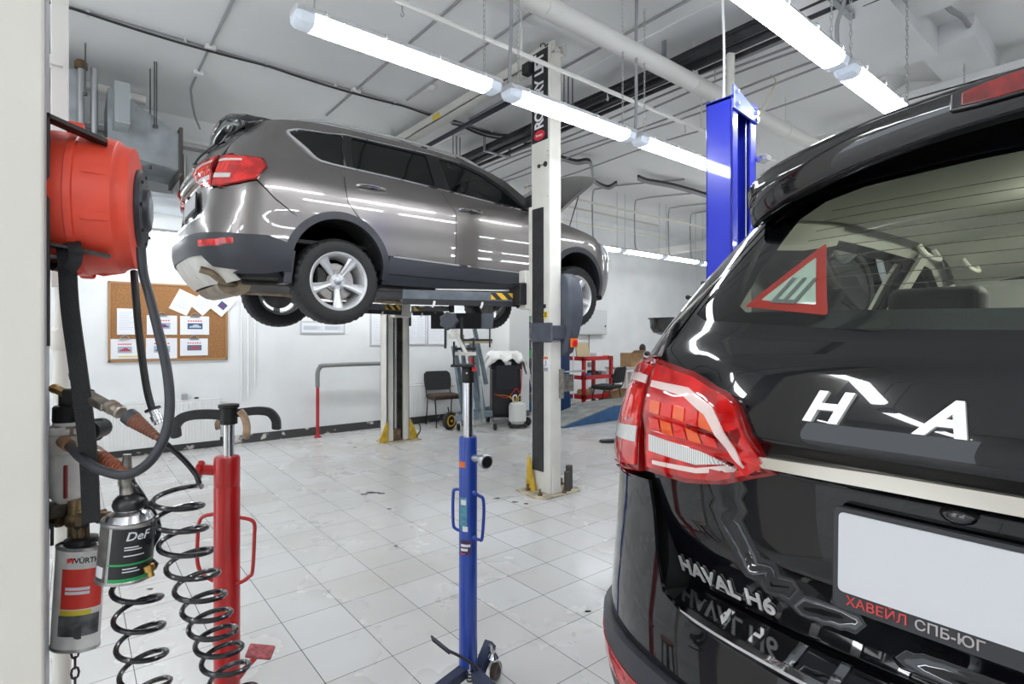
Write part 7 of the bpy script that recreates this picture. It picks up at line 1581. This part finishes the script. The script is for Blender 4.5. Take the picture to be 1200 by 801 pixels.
for x, y, z, nm, c_, w_, h_ in its:
    m = MB(); m.loft([[V((tx + x + a * w_ / 2 * k, ty + y + b * .09 * k, zz_)) for a, b in ((-1, -1), (1, -1), (1, 1), (-1, 1))] for zz_, k in ((z + .0, 1.), (z + h_ * .7, 1.), (z + h_, .85))]); one(nm.replace(' ', '_'), m, mat(nm, c_, .5), (tx + x, ty + y, z), nm + ' on the red tool trolley, %s tray' % {.2: 'lowest', .58: 'middle', .95: 'top'}[z], nm.split()[-1], 'small things on the red tool trolley', bevel=.008)
m = MB(); m.sphere((tx - .1, ty - .12, .70), .045, sc=(1.8, .8, .8)); m.tube([(tx - .2, ty - .15, .66), (tx - .05, ty - .2, .72), (tx + .1, ty - .15, .66)], .014, n=6); one('power_tool', m, BLACKC, (tx - .1, ty - .12, .66), 'black hand tool heaped on the middle tray of the red trolley', 'tool')
ch = chair('office_chair', (at(712, 474, d=10.25).x, at(712, 474, d=10.25).y, .0), 3.4, 'black padded chair beside the red tool trolley, turned away', FAB)
# work table with clutter by the back wall
TB = at(742, 470, d=12.0); tx2, ty2 = TB.x + .1, min(TB.y, 8.2)
wt = empty('work_table', (tx2, ty2, 0), 'pale work table with boxes at the back wall, beside the red tail light in view', 'table')
m = MB(); m.bb((tx2 - .7, ty2 - .3, .70), (tx2 + .7, ty2 + .3, .74)); m.ob('table_top', mat('pale board', (.45, .44, .42), .5), wt)
for x in (-.66, .66):
    for y in (-.26, .26): m = MB(); m.bb((tx2 + x - .02, ty2 + y - .02, 0), (tx2 + x + .02, ty2 + y + .02, .70)); m.ob('leg', WHITEP, wt)
CARD = mat('brown cardboard', (.36, .22, .11), .8, var=.15)
for i, (x, y, z, w_, h_, lab) in enumerate(((-.15, 0, .74, .42, .30, 'larger cardboard box standing on the work table'), (.40, -.05, .74, .3, .18, 'small cardboard box on the right of the work table'))):
    m = MB(); m.bb((tx2 + x - w_ / 2, ty2 + y - .15, z), (tx2 + x + w_ / 2, ty2 + y + .15, z + h_)); b_ = empty('cardboard_box', (tx2 + x, ty2 + y, z), lab, 'box', 'cardboard boxes'); m.ob('carton', CARD, b_, bevel=.004)
    m = MB(); m.loft([[V((tx2 + x - w_ / 2, ty2 + y + yy, z + h_ + zz_)) for yy, zz_ in ((-.15, 0), (-.24, .06), (-.24, .065), (-.15, .006))], [V((tx2 + x + w_ / 2, ty2 + y + yy, z + h_ + zz_)) for yy, zz_ in ((-.15, 0), (-.24, .06), (-.24, .065), (-.15, .006))]]); m.ob('flap', CARD, b_)
bq = at(724, 470, d=11.3)
m = MB(); m.bb((bq.x - .38, bq.y - .2, 0), (bq.x + .38, bq.y + .2, .30)); b_ = empty('cardboard_box', (bq.x, bq.y, 0), 'low cardboard box on the floor behind the padded chair', 'box', 'cardboard boxes'); m.ob('carton', CARD, b_, bevel=.004)
m = MB(); m.loft([[V((bq.x - .38, bq.y + yy, .30 + zz_)) for yy, zz_ in ((-.2, 0), (-.33, .05), (-.33, .055), (-.2, .006))], [V((bq.x + .38, bq.y + yy, .30 + zz_)) for yy, zz_ in ((-.2, 0), (-.33, .05), (-.33, .055), (-.2, .006))]]); m.ob('flap', CARD, b_)
m = MB(); c = V((tx2 + .1, ty2 - .1, 1.14)); m.sphere(c, .1, sc=(1, .5, 1)); m.cyl(c, (c.x, c.y, .9), .02, n=8); m.sphere((c.x + .14, c.y - .02, 1.02), .07, sc=(1.3, .8, .8)); m.cyl((c.x, c.y, .74), (c.x, c.y, .95), .05, n=12); one('desk_fan', m, BLACKC, (c.x, c.y, .74), 'black round headed desk tool standing beside the cardboard box on the table', 'tool')
m = MB(); m.bb((bq.x + .5, bq.y - .1, 0), (bq.x + .8, bq.y + .25, .62)); one('drawer_cabinet', m, WHITEP, (bq.x + .65, bq.y, 0), 'low white cabinet between the padded chair and the work table', 'cabinet', bevel=.01)
q = at(713, 517, Z=0.01); m = MB(); m.prism([(0, 0), (.30, 0), (.30, .05), (.02, .03)], (q.x - .12, q.y + .02, 0.0), (CA, -SA, 0), (0, 0, 1), (.05, .09, 0)); one('wheel_chock', m, BLACKC, (q.x, q.y, 0), 'flat black wheel chock lying on the tiles beside the black car', 'chock')
# oil flakes on the floor
for i, (u, v, w_) in enumerate(((434, 498, .05), (447, 578, .05), (436, 577, .06), (456, 596, .03), (428, 579, .04), (582, 584, .03), (603, 588, .03), (616, 590, .03), (631, 583, .03), (410, 519, .04), (416, 524, .03), (464, 640, .015), (689, 716, .02), (176, 690, .02))):
    p = at(u, v, Z=0.0); m = MB(); rn = random.Random(i); q = [(math.cos(2 * PI * k / 7) * w_ * rn.uniform(.5, 1.2), math.sin(2 * PI * k / 7) * w_ * .45 * rn.uniform(.5, 1.2)) for k in range(7)]
    m.prism(q, (p.x, p.y, 0.0005), (CA, -SA, 0), (SA, CA, 0), (0, 0, .003)); one('dirt_flake', m, mat('dark dirt', (.03, .027, .022), .8), p, 'small dark dirt flake on the tiles, %s' % ('near the far lift column', 'by the worn tiles', 'left of the worn tile flakes', 'right of the worn tile flakes', 'leftmost by the worn tiles', 'first left of the banner column foot', 'second left of the banner column foot', 'third left of the banner column foot', 'at the banner column foot', 'near the barrier rail', 'closer of two near the barrier rail', 'alone in the clean tiles', 'beside the black bumper', 'beside the black coiled hose')[i], 'dirt', 'dirt flakes on the tiles')
# triangle sticker inside the black car rear glass is part of the car (built after it)

GP = car_palette('grey'); BP = car_palette('black')
greycar, _, _ = make_car('suv', (.68, 5.19, 1.62), 'grey metallic SUV raised on the cream two post lift, bonnet open', GP, drop=.12, hood_open=True, plate_text=False)
blackcar, TG, RM = make_car('suv', (.83, .067, .22), 'glossy black SUV in the foreground seen from behind', BP)
# winter-tyre triangle sticker stuck to the tail glass of the black car
def stick(off):
    def f(y, z): return RM(y, z)
    return f
tri = [(.477, 1.259), (.308, 1.236), (.357, 1.378)]
def inset(t, k): cx = sum(p[0] for p in t) / 3; cz = sum(p[1] for p in t) / 3; return [(cx + (a - cx) * k, cz + (b - cz) * k) for a, b in t]
sr = panel('warning_sticker', rounded(tri, .008), RM, mat('sticker red', (.72, .05, .04), .5), TG, step=.03, flip=True, off=-.003, thick=.0005)
panel('sticker_field', rounded(inset(tri, .66), .004), RM, mat('sticker white', (.72, .76, .72), .5), sr, step=.03, flip=True, off=-.0022, thick=.0004)

def ru(v):
    y = .388 - v.x - .55 * v.y; z = 1.280 + v.y + .02 * v.x; return RM(y, z) + V((.0012, 0, 0))
text_ob('sticker_lettering', 'Ш', .062, mat('sticker grey ink', (.10, .11, .10), .5), sr, None, None, None, extrude=.0003, bold=.001, mapf=lambda v: RM(.385 - v.x - .55 * v.y, 1.279 + v.y - .1 * v.x) + V((.0008 - v.z, 0, 0)))

# ---------------------------------------------------------------- camera and world
cam = bpy.data.cameras.new('camera'); co = bpy.data.objects.new('camera', cam); COL.objects.link(co)
co.location = (0, 0, HC); co.rotation_euler = (PI / 2, 0, -math.atan2(SA, CA))
cam.sensor_width = 36; cam.lens = 636 / 1200 * 36; cam.shift_y = -7.5 / 1200; cam.clip_start = .05; cam.clip_end = 100
SC.camera = co
w = bpy.data.worlds.new('world'); SC.world = w; w.use_nodes = True
w.node_tree.nodes['Background'].inputs[0].default_value = (.85, .92, 1, 1); w.node_tree.nodes['Background'].inputs[1].default_value = 1.2
SC.view_settings.view_transform = 'Standard'; SC.view_settings.look = 'None'; SC.view_settings.gamma = 1; SC.view_settings.exposure = 1.02
SC.view_settings.use_curve_mapping = False
